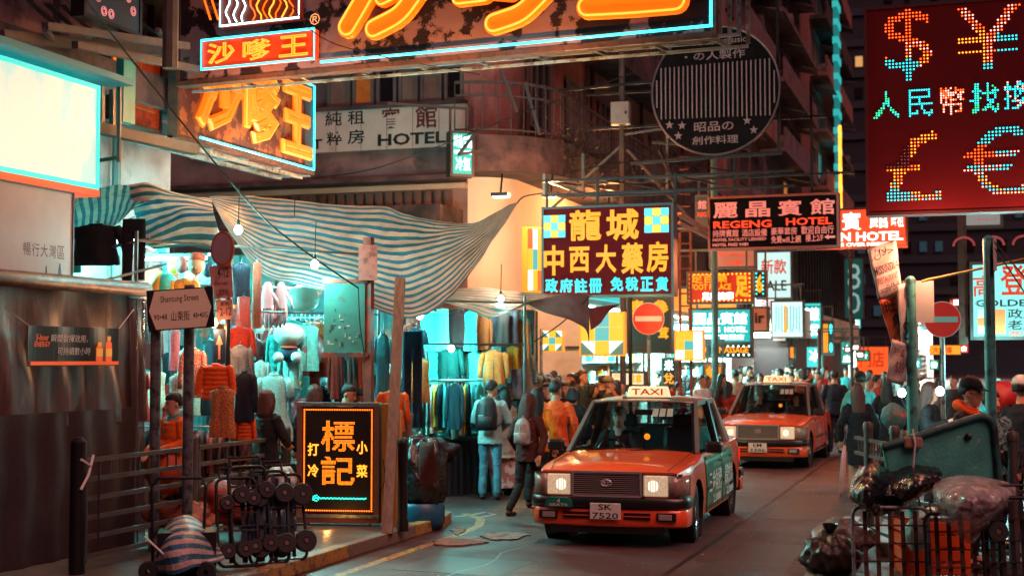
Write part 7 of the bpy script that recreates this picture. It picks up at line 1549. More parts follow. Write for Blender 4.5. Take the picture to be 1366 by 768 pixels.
    if face:
        e = MB()
        for sx in (-1, 1): e.ball((sx*.031, -.086, 1.592), .011, 8, 6, 0, (1.25, .5, .6))
        MB().add([Mh @ V(v) for v in e.v], e.f).build('eyes', M_eye, T, smooth=True)
        e = MB(); e.tube([(-.022, -.096, 1.512), (0, -.101, 1.514), (.022, -.096, 1.512)], [.003, .0065, .003], 6); MB().add([Mh @ V(v) for v in e.v], e.f).build('mouth', M_lip, T, smooth=True)
        e = MB()
        for sx in (-1, 1): e.tube([(sx*.048, -.082, 1.612), (sx*.03, -.094, 1.617), (sx*.014, -.096, 1.612)], .0042, 5)
        MB().add([Mh @ V(v) for v in e.v], e.f).build('eyebrows', M_hair, T)
    if glasses:
        e = MB()
        for sx in (-1, 1): e.tube([(sx*.034+.027*cos(a), -.102, 1.588+.02*sin(a)) for a in [2*pi*i/14 for i in range(14)]], .003, 5, closed=True); e.tube([(sx*.06, -.098, 1.592), (sx*.078, .0, 1.585)], .003, 5)
        MB().add([Mh @ V(v) for v in e.v], e.f).build('glasses', M_chrome, T)
    return T
def backpack(label, person_, m, straps, sc=1., logo=None, z=1.0):
    """worn on the back: pack body, pocket, lid, two straps"""
    loc = person_.location; rz = person_.rotation_euler.z; s = person_.scale[0]
    r = thing('backpack', label, 'backpack', (loc[0], loc[1], loc[2]+z*s), rz); r.scale = (s*sc, s*sc, s*sc)
    k = MB(); ell(k, [(0, 0, .22, .12, .05), (.02, 0, .225, .15, .085), (.2, 0, .225, .155, .095), (.36, 0, .215, .13, .08), (.43, 0, .2, .08, .05), (.45, 0, .19, .03, .02)], 16); me = voxel(k, .014, 4); me.materials.append(m); o = bpy.data.objects.new('pack', me); COL.objects.link(o); o.parent = r; me.polygons.foreach_set('use_smooth', [True]*len(me.polygons))
    k = MB(); ell(k, [(.03, 0, .31, .10, .03), (.05, 0, .315, .115, .04), (.18, 0, .315, .11, .04), (.21, 0, .305, .09, .025)], 14); k.build('pocket', m, r, smooth=True, ang=60)
    k = MB(); k.tube([(0, .31, .10), (0, .345, .2), (0, .30, .33)], .006, 5); k.tube([(-.03, .18, .44), (0, .18, .49), (.03, .18, .44)], .008, 6); k.build('grab_loop', straps, r)
    for sx in (-1, 1): k = MB(); k.tube([(sx*.07, .14, .40), (sx*.115, .05, .455), (sx*.125, -.08, .40), (sx*.13, -.15, .25), (sx*.15, -.06, .1), (sx*.13, .14, .05)], .014, 6, sq=(1, .5)); k.build('strap', straps, r, smooth=True)
    return r
def spot(px, d, z=0.): q = P(px, 478, d); return (q.x, q.y, z)
PV = .12
pw = person('woman in an orange quilted jacket with a grey hood behind the railing', spot(234, 14.75, PV), R(-22), 1.52, HOLD, '#e0641c', '#16181f', 'bun', female=True, hood='#6f8588', puff=.006, vox=.011, quilt=True, head=(R(-12), R(8)), undershirt='#2f7f7c', skin=SKIN2)
person('woman in a black coat with long dark hair seen from behind', spot(356, 15.9, PV), R(168), 1.52, HOLD, '#101014', '#0d0d10', 'mid', M_hairb, female=True, coat=.55, vox=.012, head=(R(10), 0), face=False)
person('woman with reddish brown hair in a dark jacket behind the lamp sign', spot(420, 17.0, PV), R(205), 1.55, STAND, '#1c1c22', '#101114', 'mid', mat('red brown hair', '#451c15', .45, var=.35, vscale=30, stretch=(8, 8, .8), bump=.4, bscale=60), female=True, head=(R(-25), 0), face=False)
person('man in a tan jacket looking down behind the lamp sign', spot(462, 17.0, PV), R(84), 1.58, PHONE, '#9a7a66', '#1a1c22', 'short', head=(R(5), R(22)), collar='#9a7a66')
person('woman in dark clothes beside the man in tan', spot(483, 17.1, PV), R(10), 1.5, STAND, '#241c20', '#121216', 'mid', female=True, head=(R(10), R(10)))
pb = person('man in a pale shirt and jeans wearing a black backpack', spot(654, 20.3), R(186), 1.68, HOLD, '#8fb0b0', '#4a7f92', 'short', lean=.06, vox=.012, head=(R(-30), R(8)), face=False, shoe='#2a3438')
backpack('black backpack with grey trim on the man in jeans', pb, mat('black nylon', '#0c0f14', .5, var=.2, bump=.2), mat('grey strap', '#1a2026', .6), 1.08)
pg = person('woman in a brown jacket and black trousers walking beside the taxi', spot(704, 17.7), R(172), 1.55, WALK, '#43211d', '#0e0d10', 'long', M_hairb, female=True, vox=.011, head=(R(-20), R(6)), face=False, shoe='#2a1512')
backpack('small silver grey drawstring backpack on the woman in brown', pg, mat('silver grey fabric', '#8d8f90', .4, var=.3, vscale=12, bump=.6, bscale=20), mat('pale strap', '#a09c98', .6), .8, z=1.03)
person('woman in an amber jacket behind the woman in brown', spot(716, 19.2), R(190), 1.58, STAND, '#d8821f', '#15161a', 'long', female=True, face=False)
person('man in an orange shirt seen from behind left of the taxi', spot(741, 19.6), R(200), 1.68, STAND, '#d8602c', '#1a1a1e', 'short', head=(R(-35), 0), face=False)
person('person in a teal knitted cap facing the far stall', spot(680, 21.6), R(150), 1.63, STAND, '#2a2024', '#15171c', None, cap='#4fb0ac', face=False)
person('woman in a cream coat browsing beside the backpack man', spot(672, 20.9), R(230), 1.56, HOLD, '#a8998a', '#1a1c24', 'mid', female=True, coat=.6, face=False)
person('man with short black hair behind the teal cap', spot(694, 24), R(30), 1.68, STAND, '#4a1f1c', '#15171c', 'short')
person('woman with a pale face in the crowd left of the orange shirt', spot(729, 23), R(-10), 1.6, STAND, '#22262c', '#15171c', 'bun', female=True, skin=SKIN2)
person('person in a black top behind the orange shirt', spot(764, 21.6), R(175), 1.55, STAND, '#0d0e12', '#101014', 'bob', female=True, face=False)
person('man in a grey flat cap behind the taxi roof', spot(812, 25), R(110), 1.66, STAND, '#2a2c30', '#15171c', None, cap='#6a5a50')
person('man with wavy brown hair in front of the pharmacy shelves', spot(778, 26.5), R(60), 1.78, STAND, '#2c3a40', '#15171c', 'short', M_hairb)
# drivers
d1 = person('driver with grey hair at the wheel of the nearer taxi', (0, 0, 0), R(1.5), 1.66, SIT, '#15171c', '#15171c', 'short', mat('grey hair', '#8a8078', .5, var=.2, vscale=30), head=(R(4), 0), vox=.012, undershirt='#a09a94', shoes=False, glasses=False, skin=SKIN2)
d1.location = (-3.80-.36, 17.13-.06, -.26)
d2 = person('driver in a pale cap at the wheel of the second taxi', (0, 0, 0), R(-1), 1.62, SIT, '#22222a', '#15171c', 'short', vox=.016, cap='#b8b0a4', shoes=False, skin=SKIN2)
d2.location = (-3.72-.36, 28.4+.06, -.27)
d3 = person('passenger in the second taxi beside the driver', (0, 0, 0), R(-1), 1.55, SIT, '#1a1a20', '#15171c', 'mid', vox=.016, female=True, shoes=False); d3.location = (-3.72+.36, 28.4+.08, -.24)
# right side
person('man in a dark suit walking away right of the second taxi', spot(1113, 29.6), R(185), 1.75, WALK, '#121c2a', '#0c1018', 'short', face=False)
pu = person('woman with long hair and bare legs in a black jacket seen from behind', spot(1144, 20.3), R(190), 1.62, STAND, '#0f1218', '#0d0f14', 'long', M_hairb, female=True, skirt='#0d1016', coat=.72, vox=.012, face=False, shoe='#a03a2a')
person('man in a black cap and teal jacket behind the bare legged woman', spot(1147, 23.5), R(195), 1.76, STAND, '#3f9a98', '#15181e', 'short', cap='#0c0e14', face=False)
person('woman with long dark hair and black clothes near the teal pole', spot(1184, 21.6, PV), R(170), 1.58, STAND, '#0d0e12', '#0d0e12', 'long', female=True, coat=.6, face=False)
person('seated woman with long brown hair in profile between the teal poles', spot(1240, 17.8, PV-.05), R(75), 1.62, PHONE, '#101014', '#101014', 'long', M_hairb, female=True, head=(R(10), 0), skin=SKIN2)
pm_ = person('man in a black cap and orange patterned jacket behind the green tub', spot(1291, 12.9, PV), R(70), 1.69, dict(STAND, rw=(.26, -.28, .92), re=(.27, -.1, 1.1)), mat('patterned black jacket', '#101216', .7, dirt='#b0aca4', dscale=16, dlo=.60, dhi=.62, spec=.3), '#101216', 'short', cap='#0a0b10', vox=.011, hood='#e0591c', undershirt='#d8561e', head=(R(5), R(10)), glasses=True)
person('person in a plaid shirt half hidden behind the man in the cap', spot(1322, 14.2, PV), R(40), 1.55, STAND, mat('plaid cloth', '#5a7f80', .8, dirt='#12181c', dscale=18, dlo=.5, dhi=.53), '#15171c', 'short')
person('person in a white cap with a dark backpack at the right edge', spot(1362, 14.6, PV), R(140), 1.68, STAND, '#101722', '#101722', 'short', cap='#b8c4be', face=False)
# the crowd down the street: a few figures copied with other clothes
protos = []
for i, (f, hr, ps) in enumerate(((False, 'short', STAND), (True, 'long', WALK), (False, 'short', WALK), (True, 'mid', STAND), (True, 'bob', STAND))):
    protos.append(person('proto', (0, -50, 0), 0, 1.7, ps, '#202020', '#15171c', hr, female=f, vox=.022, face=(i % 2 == 0)))
rn = random.Random(31)
tops = [('black', '#101114'), ('black', '#101114'), ('navy', '#131d2c'), ('charcoal', '#26262b'), ('black', '#101114'), ('brown', '#33211d'), ('teal', '#2a8a88'), ('orange', '#d0602a'), ('navy', '#131d2c'), ('grey', '#5a5c60'), ('white', '#b4b8b4'), ('red', '#8a241c'), ('tan', '#8a6a54'), ('aqua', '#5fb4b0')]
crowd = []
def crowd_add(px, d, h=None):
    pr = rn.choice(protos); cn, c = rn.choice(tops); H = (h or rn.uniform(1.5, 1.76))/1.7; q = spot(px, d)
    o = copy_tree(pr, None, q, rn.uniform(0, 6.28)); o.scale = (H, H, H); crowd.append((px, o, cn))
    for ch in o.children:
        nm = ch.name.split('.')[0]
        if nm == 'jacket': setmat(ch, cloth(c))
        elif nm == 'trousers': setmat(ch, cloth(rn.choice(['#15171c', '#1d2a3a', '#2a2a2e'])))
for i in range(46): crowd_add(rn.uniform(985, 1105), rn.uniform(33, 52))
for i in range(12): crowd_add(876+i*9.5+rn.uniform(-3, 3), rn.uniform(27, 34))
for i in range(20): crowd_add(690+i*7.5+rn.uniform(-4, 4), rn.uniform(25.5, 29))
for i in range(10): crowd_add(1108+i*12+rn.uniform(-4, 4), rn.uniform(30, 46))
for i in range(10): crowd_add(700+i*6, rn.uniform(22.5, 25))
for i in range(5): crowd_add(1225+i*26+rn.uniform(-6, 6), rn.uniform(20, 30))
crowd.sort(key=lambda t: t[0])
for i, (px, o, cn) in enumerate(crowd):
    where = 'in front of the pharmacy' if px < 830 else 'between the two taxis' if px < 985 else 'behind the second taxi' if px < 1106 else 'beyond the long haired women' if px < 1222 else 'at the far right'
    k = sum(1 for q in crowd[:i] if ('in front of the pharmacy' if q[0] < 830 else 'between the two taxis' if q[0] < 985 else 'behind the second taxi' if q[0] < 1106 else 'beyond the long haired women' if q[0] < 1222 else 'at the far right') == where)+1
    o['label'] = f'passer-by in a {cn} top {where}, {ordw(k)} from the left'; o['group'] = 'crowd walking in the street'
def kill(o):
    for ch in list(o.children): kill(ch)
    bpy.data.objects.remove(o)
for p in protos: kill(p)
for p in _GP.values(): kill(p)
bpy.data.scenes.remove(TMP)
# ================================================================== right side and loose street things
M_teal = mat('teal painted pole', '#3f8f88', .45, .1, var=.25, vscale=6, dirt='#2a4f4e', dscale=9)
def pole(name, label, px, d, ytop, m, r=.05, z0=0., n=12, cat='pole', lean=0.):
    q = P(px, 478, d); z1 = P(px, ytop, d).z; t_ = thing(name, label, cat, (q.x, q.y, z0))
    t = MB(); t.cyl((0, 0, 0), (lean, 0, z1-z0), r, n=n); t.build('shaft', m, t_, smooth=True, ang=40)
    t = MB(); t.lathe([(r*1.02, z1-z0-.05), (r*1.02, z1-z0), (r*.5, z1-z0+.03), (0, z1-z0+.035)], n, (lean, 0, 0)); t.build('cap', m, t_); t = MB(); t.lathe([(r*1.9, 0), (r*1.9, .02), (r*1.1, .06)], n); t.build('base', m, t_); return t_
def noentry(label, px, py, rpx, d, par_z0=0., bar=None, m_bar=None, z0=0.):
    q = P(px, py, d); R_ = rpx*d/FPX; r = thing('no_entry_sign', label, 'traffic sign', (q.x, q.y, z0), YAW*.4)
    t = MB(); t.cyl((0, .05, 0), (0, .05, q.z-z0+R_*.9), .038, n=10); t.build('pole', M_galv, r, smooth=True, ang=40)
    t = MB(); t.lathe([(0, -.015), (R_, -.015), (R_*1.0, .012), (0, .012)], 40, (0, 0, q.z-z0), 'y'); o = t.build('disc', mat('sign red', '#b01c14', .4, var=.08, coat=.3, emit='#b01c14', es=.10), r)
    t = MB(); t.tube([(R_*.99*cos(a), -.004, q.z-z0+R_*.99*sin(a)) for a in [2*pi*k/40 for k in range(40)]], .012, 6, closed=True); t.build('rim', M_white, o)
    t = MB(); t.bx(-R_*.84, R_*.84, -.021, -.016, q.z-z0-R_*.16, q.z-z0+R_*.16); t.build('bar', m_bar or M_white, o)
    t = MB(); t.box((0, .03, q.z-z0+R_*.4), (.14, .03, .04)); t.box((0, .03, q.z-z0-R_*.4), (.14, .03, .04)); t.build('clamp', M_galv, r); return r
noentry('red no entry disc beside the quilt board left of centre', 865, 425, 21, 26)
noentry('red no entry disc between the teal poles on the right', 1257, 426, 23.5, 22, m_bar=mat('teal lit bar', '#6fb8b2', .4), z0=.12)  # teal light on the white bar is put into its colour
p1 = pole('street_pole', 'teal pole with a wrapped board strapped to its left', 1216, 14.2, 372, M_teal, .052, .12)
t = MB(); q = P(1222, 402, 14.2); o = p1.location
t.box((q.x-o.x+.02, .07, q.z-.12), (.3, .02, .42), YAW*.5); t.build('grey_plate', mat('pale grey plate', '#8f9a98', .5, var=.1), p1)
p2 = pole('street_pole', 'teal pole with a sign seen edge-on near the right edge', 1321, 13.2, 318, M_teal, .05, .12)
t = MB(); q = P(1317, 378, 13.2); o = p2.location; t.lathe([(0, -.02), (.40, -.02), (.42, 0), (.40, .02), (0, .02)], 36, (-.01, -.06, q.z-.12), 'x'); sg = t.build('edge_on_disc', mat('sign back grey', '#4a6a6c', .5, .3), p2, smooth=True, ang=40)
sg.scale = (1, .28, 1)
t = MB(); t.box((.055, -.07, q.z-.12+.26), (.03, .16, .3)); t.build('small_plate', M_white, p2)
pole('lamp_post', 'slim grey lamp post between the taxis rising past the hotel signs', 954, 30.5, 160, mat('lamp post grey green', '#56706e', .5, .3, var=.2), .075, 0)
pole('sign_pole', 'thin red pole by the glass office block', 1136, 40, 320, M_rust, .05, 0)
pole('sign_pole', 'short rust red pole left of the amber lamp sign', 1093, 38, 440, M_rust, .05, 0)
pole('sign_pole', 'thin dark pole behind the quilt board', 841, 25.6, 392, M_dark, .035, 0)
pole('sign_pole', 'slim pole in front of the pharmacy shelves', 722, 25.8, 440, M_galv, .03, 0)
# wrapped tall banner leaning on the pole
def banner(name, label, quad, d, m, texts, dd=.0):
    a, b, c, e = [P(x, y, d) for x, y in quad]       # top left, top right, bottom right, bottom left
    ctr = (a+b+c+e)/4; r = thing(name, label, 'banner', ctr, 0); n = 10; rows = []
    nr = ((b-a).cross(e-a)).normalized()
    if nr.y > 0: nr = -nr
    for j in range(n+1):
        l_, r__ = a.lerp(e, j/n), b.lerp(c, j/n); rows.append([l_.lerp(r__, i/8)-ctr+nr*.012*sin(j*1.1+i*.7) for i in range(9)])
    t = MB(); t.grid(rows); o = t.build('cloth', m, r, solid=.01, smooth=True)
    for s, u, v, w, h, mm in texts:
        t0 = MB(); text(t0, s, 0, 0, w, h, 0, .006); t = MB()
        t.add([(a.lerp(e, v-z_).lerp(b.lerp(c, v-z_), u+x_)-ctr+nr*.03) for x_, _, z_ in t0.v], t0.f); t.build('lettering', mm, o)
    return r
M_ban = mat('banner white vinyl', '#b5aaa2', .5, var=.1); M_bano = mat('banner orange vinyl', '#c8552a', .5, var=.1)
banner('restaurant_banner', 'tall white and orange vinyl banner with mixed scripts leaning on the teal pole', [(1157, 333), (1195, 319), (1203, 388), (1172, 400)], 14.3, M_ban, [('\ufedd\ufefc\ufea3', .5, .16, .7, .2, M_ink), ('MISSINDIA', .5, .46, .92, .16, mat('navy print', '#151a2e', .5)), ('RESTAURANT', .5, .66, .8, .12, M_redp), ('अतिथिदेवो', .5, .86, .8, .16, mat('navy print', '#151a2e', .5))])
banner('restaurant_banner', 'orange lower half of the vinyl banner with black characters', [(1172, 400), (1203, 388), (1214, 452), (1190, 460)], 14.32, M_bano, [('旺', .4, .2, .5, .26, M_ink), ('角', .55, .52, .5, .26, M_ink), ('咖', .7, .84, .5, .24, M_ink)])
banner('price_sheet', 'crumpled white price sheet with red figures tied under the banner', [(1190, 452), (1214, 460), (1205, 514), (1182, 508)], 14.2, mat('price sheet', '#a9a29c', .6, var=.2), [('$38', .6, .62, .5, .3, M_redp), ('特價', .45, .25, .6, .2, M_redp)])
banner('sketch_poster', 'white poster with a black line drawing wrapped on the teal pole', [(1196, 380), (1214, 376), (1214, 462), (1203, 462)], 14.22, mat('poster white soft', '#aaa49e', .6, var=.15), [('S', .5, .75, .6, .3, M_ink)])
def cable(label, pts, r=.008, m=None, name='cable', sag=0.):
    ps = [P(*p) for p in pts]; fine = [crom(ps, i/24) for i in range(25)]; t = MB(); t.tube(fine, r, 5); o = t.build(name, m or M_rope); tag(o, label, 'cable'); return o
cable('yellow rope running right from the top of the teal pole', [(1230, 375, 14.1), (1290, 362, 13.6), (1380, 343, 13)], .014, mat('yellow rope', '#b08a45', .8), 'rope')
cable('thin cable fanning down to the edge-on sign, upper one', [(1326, 322, 13.1), (1350, 350, 13), (1380, 385, 12.8)], .007)
cable('thin cable fanning down to the edge-on sign, lower one', [(1326, 330, 13.1), (1348, 362, 13), (1380, 410, 12.8)], .007)
cable('long black cable sagging from the gantry down to the notice board', [(100, -20, 14), (180, 85, 15), (330, 268, 16), (400, 330, 16.3), (478, 384, 16.8)], .011)
cable('thin cable crossing in front of the big neon board', [(390, 10, 15.6), (450, 60, 15.6), (640, 100, 16.4)], .006)
cable('cable slung past the curved balcony towards the electric box', [(600, 190, 25), (700, 150, 25), (860, 92, 26)], .012)
cable('cable sloping under the hotel board', [(415, 238, 25.5), (500, 225, 25), (600, 190, 25)], .01)
cable('cable from the tip of the striped tarpaulin', [(690, 271, 17.2), (700, 262, 18), (722, 258, 20)], .009)
cable('black cord holding the canvas corner', [(786, 396, 20.5), (750, 430, 20), (712, 456, 20)], .009)
cable('cable hanging beside the green notice board', [(478, 384, 16.7), (480, 430, 16.7), (487, 480, 16.7)], .009)
cable('cable across the street under the round sign', [(760, 230, 26), (860, 215, 27), (1000, 232, 27.4)], .014)
cable('cable rising to the round sign frame', [(880, 250, 26), (940, 215, 27), (1015, 180, 27)], .012)
# electric box on its pole in front of the balcony
eb = thing('electric_box', 'grey electric box on a pole in front of the balconies', 'electric box', spot(831, 27.5)); q = P(831, 150, 27.5)
t = MB(); t.cyl((0, 0, 0), (0, 0, 9.5), .06, n=8); t.build('pole', M_steel, eb); t = MB(); t.box((0, -.1, q.z), (.36, .2, .44)); bxo = t.build('box', mat('box grey', '#7d7472', .5, var=.15), eb, bevel=.01); t = MB(); t.box((.12, -.21, q.z), (.03, .02, .06)); t.build('latch', M_dark, bxo)
t = MB(); t.beam((-1.6, .1, q.z-1.9), (0, 0, q.z-.6), .05); t.beam((0, 0, q.z-.4), (1.0, 0, q.z-.3), .04); t.beam((-.6, 0, q.z-1.6), (.9, 0, q.z-1.55), .04); t.beam((.1, 0, q.z-.7), (1.5, .2, q.z-2.3), .05); t.build('bracket', M_steel, eb)
# steel scaffold arms across the upper middle
sc_ = thing('sign_scaffold', 'dark scaffold of old sign brackets between the balconies and the round sign', 'scaffold', spot(760, 26))
t = MB(); o = sc_.location
for a, b in (((726, 232, 25), (726, 262, 25)), ((726, 262, 25), (905, 258, 26)), ((726, 240, 25), (790, 262, 25)), ((778, 205, 25.5), (778, 260, 25.5)), ((860, 215, 27), (1010, 205, 27)), ((870, 190, 27), (1000, 198, 27)), ((880, 200, 27), (905, 262, 26)), ((905, 240, 26.5), (1000, 236, 26.5)), ((640, 170, 25.4), (612, 206, 25.2)), ((612, 206, 25.2), (650, 200, 26)), ((700, 110, 26), (720, 180, 26)), ((668, 92, 26), (690, 150, 26)), ((890, 60, 27), (890, 260, 27)), ((1000, 100, 27), (1000, 210, 27))): t.beam(P(*a), P(*b), .05)
stuff(t.build('arms', M_steel, sc_, wc=True))
t = MB(); t.beam(P(905, 285, 26), P(947, 310, 28), .12, .05); t.beam(P(905, 297, 26), P(947, 318, 28), .08, .05); t.build('lit_arm', mat('salmon painted arm', '#b0725a', .6, var=.15), sc_, wc=True)
# ---- fence on the right corner
F0, F1, F2, F3 = [V(spot(px, d)) for px, d in ((1140, 15.4), (1192, 14.0), (1349, 12.9), (1420, 12.7))]
fe = thing('street_railing', 'grey street railing round the right kerb corner behind the bin bags', 'railing', (F1.x, F1.y, .12))
for q in (V(spot(1157, 14.9)), F1, F2, F3): t = MB(); t.cyl((q.x, q.y, .12), (q.x, q.y, 1.28), .048, n=12); t.lathe([(.055, 1.26), (.055, 1.31), (.04, 1.34), (0, 1.345)], 12, (q.x, q.y, 0)); t.build('post', M_steel, fe, wc=True, smooth=True, ang=40)
for a, b in ((F0, F1), (F1, F2), (F2, F3)):
    for z in (1.15, .99, .8, .61, .42, .24): t = MB(); t.beam((a.x, a.y, z), (b.x, b.y, z), .035, .035); t.build('rail', M_steel, fe, wc=True)
    for k in range(1, 12): q = a.lerp(b, k/12); t = MB(); t.cyl((q.x, q.y, 1.0), (q.x, q.y, 1.13), .01, n=6); t.build('baluster', M_steel, fe, wc=True)
# ---- green tub
DT = 12.35
tb = thing('plastic_tub', 'worn green fibreglass tub tipped on its side behind the railing', 'tub', P(1255, 640, DT)); o = tb.location
M_tub = mat('worn green fibreglass', '#3f9a8c', .55, var=.35, vscale=4, dirt='#8fa39a', dscale=7, dlo=.6, dhi=.7, bump=.3)
out = [(1176, 596), (1222, 582), (1300, 557), (1314, 556), (1324, 564), (1328, 590), (1334, 655), (1188, 660)]
cen = [P(x, y, DT)-o for x, y in out]; back = [P(x+ (1255-x)*.06, y+ (610-y)*.06, DT+.55)-o for x, y in out]
nb2 = len(cen); t = MB(); t.add(cen+back, [tuple(range(nb2))[::-1], tuple(range(nb2, 2*nb2))]+[((i+1) % nb2, i, nb2+i, nb2+(i+1) % nb2)[::-1] for i in range(nb2)]); t.build('shell', M_tub, tb, bevel=.03)
t = MB(); t.tube([p+V((0, -.02, 0)) for p in [crom(cen[:7], i/40) for i in range(41)]], .032, 10); t.build('rim', mat('tub rim', '#1f5650', .5, var=.3, dirt='#0e2220', dscale=8), tb, smooth=True)
q = P(1292, 582, DT-.01)-o; t = MB(); t.lathe([(0, 0), (.03, 0), (.03, -.02), (.012, -.03), (0, -.03)], 14, tuple(q), 'y'); t.build('drain_hole', M_black, tb)
q = P(1218, 590, DT-.04)-o; t = MB(); t.box(q, (.16, .06, .1), .2); t.build('tied_rag', mat('tied rag', '#8a6a58', .8), tb, bevel=.02); t = MB(); t.tube([q+V((0, -.04, .12)), q+V((.02, -.05, 0)), q+V((-.01, -.04, -.3))], .009, 5); t.build('string', M_white, tb)
# ---- crumpled bags
def crumple(name, label, cat, ctr, rad, m, seed=0, amp=.28, nn=44, flat=None, fold=7.):
    r = thing(name, label, cat, ctr); t = MB(); k = nn//2; vs = []; rows = []
    for i in range(k+1):
        th = -pi/2+pi*i/k; row = []
        for j in range(nn):
            a = 2*pi*j/nn; d = V((cos(th)*cos(a), cos(th)*sin(a), sin(th)))
            f = 1+amp*NZ.noise(d*2.2+V((seed, 0, 0)))+amp*.5*abs(NZ.noise(d*5+V((0, seed, 0))))+amp*.22*sin(fold*a+4*th+seed)*cos(th)
            p = V((d.x*rad[0]*f, d.y*rad[1]*f, d.z*rad[2]*f))
            if flat is not None: p.z = max(p.z, flat+.02*NZ.noise(d*4))
            row.append(p)
        rows.append(row)
    t.grid(rows, closed=True); t.build('sack', m, r, smooth=True); return r
M_bag = mat('black bin liner', '#07090c', .22, bump=.5, bscale=9, spec=.7); M_clear = mat('clear plastic wrap', '#7f7d7c', .12, 0, var=.5, vscale=7, bump=1., bscale=10, alpha=.55, spec=.9, dirt='#b9a898', dscale=8, dlo=.55, dhi=.75)
def film(name, label, cat, rows, m, wr, seed, nu=60, nv=36, fine=.012):
    o = sheet(name, rows, m, nu, nv, wr, seed)
    for v in o.data.vertices:
        c = v.co; k = abs(NZ.noise(V((c.x*16+seed, c.y*16, c.z*9))))+.5*abs(NZ.noise(V((c.x*34, c.y*34+seed, c.z*20)))); v.co = c+V((.2, -.9, .3))*fine*2*(k-.3)
    return tag(o, label, cat)
M_bag2 = mat('black bin liner film', '#0a1114', .25, spec=.7, crinkle=7.); M_clear2 = mat('clear plastic film', '#cfc9c4', .12, alpha=.42, spec=1., crinkle=8., var=.4, vscale=8)
film('bin_bag', 'black bin bag slumped over the railing on the right', 'bin bag', [[(1142, 630, 12.5), (1160, 618, 12.5), (1190, 616, 12.5), (1222, 617, 12.5), (1250, 620, 12.5)], [(1134, 650, 12.0), (1158, 640, 11.85), (1188, 648, 12.1), (1220, 636, 11.85), (1256, 634, 12.0)], [(1136, 668, 11.9), (1160, 668, 11.7), (1186, 664, 12.05), (1215, 660, 11.75), (1252, 648, 12.0)], [(1146, 672, 12.0), (1166, 688, 11.95), (1184, 684, 12.1), (1204, 676, 12.0), (1240, 655, 12.15)]], M_bag2, .03, 2, fine=.018)
film('plastic_bundle', 'clear plastic sheeting bundled beside the black bin bag', 'plastic bundle', [[(1250, 640, 12.0), (1276, 634, 12.0), (1305, 634, 12.0), (1335, 640, 12.0), (1353, 650, 12.0)], [(1244, 655, 11.6), (1275, 655, 11.3), (1305, 655, 11.2), (1335, 658, 11.35), (1354, 660, 11.7)], [(1248, 680, 11.6), (1275, 690, 11.25), (1302, 690, 11.2), (1328, 684, 11.35), (1346, 672, 11.7)], [(1262, 700, 11.8), (1278, 714, 11.6), (1298, 724, 11.55), (1312, 706, 11.6), (1336, 685, 11.8)]], M_clear2, .03, 7, fine=.018)
crumple('wrapped_goods', 'dark wares wrapped inside the clear plastic bundle', 'goods', P(1300, 668, 11.85), (.26, .12, .15), mat('dark wares', '#232c30', .6, var=.5, vscale=12), 6, .3)
q = onZ(1108, 764); r = crumple('rubbish_bag', 'grey brown rubbish bag tied at the top on the road', 'rubbish bag', (q.x, q.y, .16), (.25, .22, .2), mat('grey brown liner', '#3a302e', .35, var=.3, vscale=8, bump=.5, bscale=12), 9, .3, 52, -.155, 12)
t = MB(); t.lathe([(.04, .17), (.02, .2), (.06, .26), (.075, .3)], 14); t.build('knot', M_bag, r)
q = onZ(1122, 742); crumple('rubbish_bag', 'pale translucent rubbish bag behind the brown one', 'rubbish bag', (q.x, q.y+.2, .17), (.3, .22, .18), mat('pale liner', '#6f625c', .3, var=.3, vscale=8, bump=.5, bscale=12), 12, .3, 48, -.165, 9)
# ---- trolleys
def trolley(label, base, rz, tilt, w=.5, h=.95, wr=.085, slat=True, ms=M_rust, mf=M_galv, grp=None, wheels=((-1, .08), (1, .08), (-1, .86), (1, .86)), nsl=5):
    """platform trolley stood on end: tube frame, slats, castors facing out"""
    r = thing('platform_trolley', label, 'trolley', base, rz, grp); r.rotation_euler = (tilt, 0, rz)
    t = MB(); c = .07; x = w/2; pts = []
    for cx, cz, a0 in ((x-c, c, -pi/2), (x-c, h-c, 0), (-x+c, h-c, pi/2), (-x+c, c, pi)):
        for k in range(5): a = a0+pi/2*k/4; pts.append((cx+c*cos(a), 0, cz+c*sin(a)))
    t.tube(pts, .016, 8, closed=True); t.build('tube_frame', mf, r, smooth=True)
    for k in range(nsl): t = MB(); xx = -x+w*(k+1)/(nsl+1); t.beam((xx, .02, .03), (xx, .02, h-.03), .035, .012, up=V((0, 1, 0))); t.build('upright_slat', ms, r)
    for k in range(4): t = MB(); zz_ = h*(k+1)/5; t.beam((-x, .0, zz_), (x, .0, zz_), .03, .014); t.build('cross_slat', ms, r)
    for sx, zf in wheels:
        W_ = bpy.data.objects.new('castor', None); COL.objects.link(W_); W_.parent = r; W_.location = (sx*(x-.04), -.09, zf*h)
        t = MB(); t.lathe([(.03, -.03), (wr*.9, -.03), (wr, -.018), (wr, .018), (wr*.9, .03), (.03, .03)], 22, ax='y'); t.build('tyre', M_tyre, W_, smooth=True, ang=40)
        t = MB(); t.lathe([(0, -.034), (.022, -.034), (.022, .034), (0, .034)], 12, ax='y'); t.build('hub', M_steel, W_); t = MB(); t.beam((0, .035, 0), (0, .09, .0), .05, .03); t.build('bracket', M_dark, W_)
    t = MB(); t.tube([(-x*.8, .0, h), (-x*.8, .06, h+.1), (x*.8, .06, h+.1), (x*.8, 0, h)], .013, 6); t.build('handle', M_dark, r); return r
DTR = 11.9
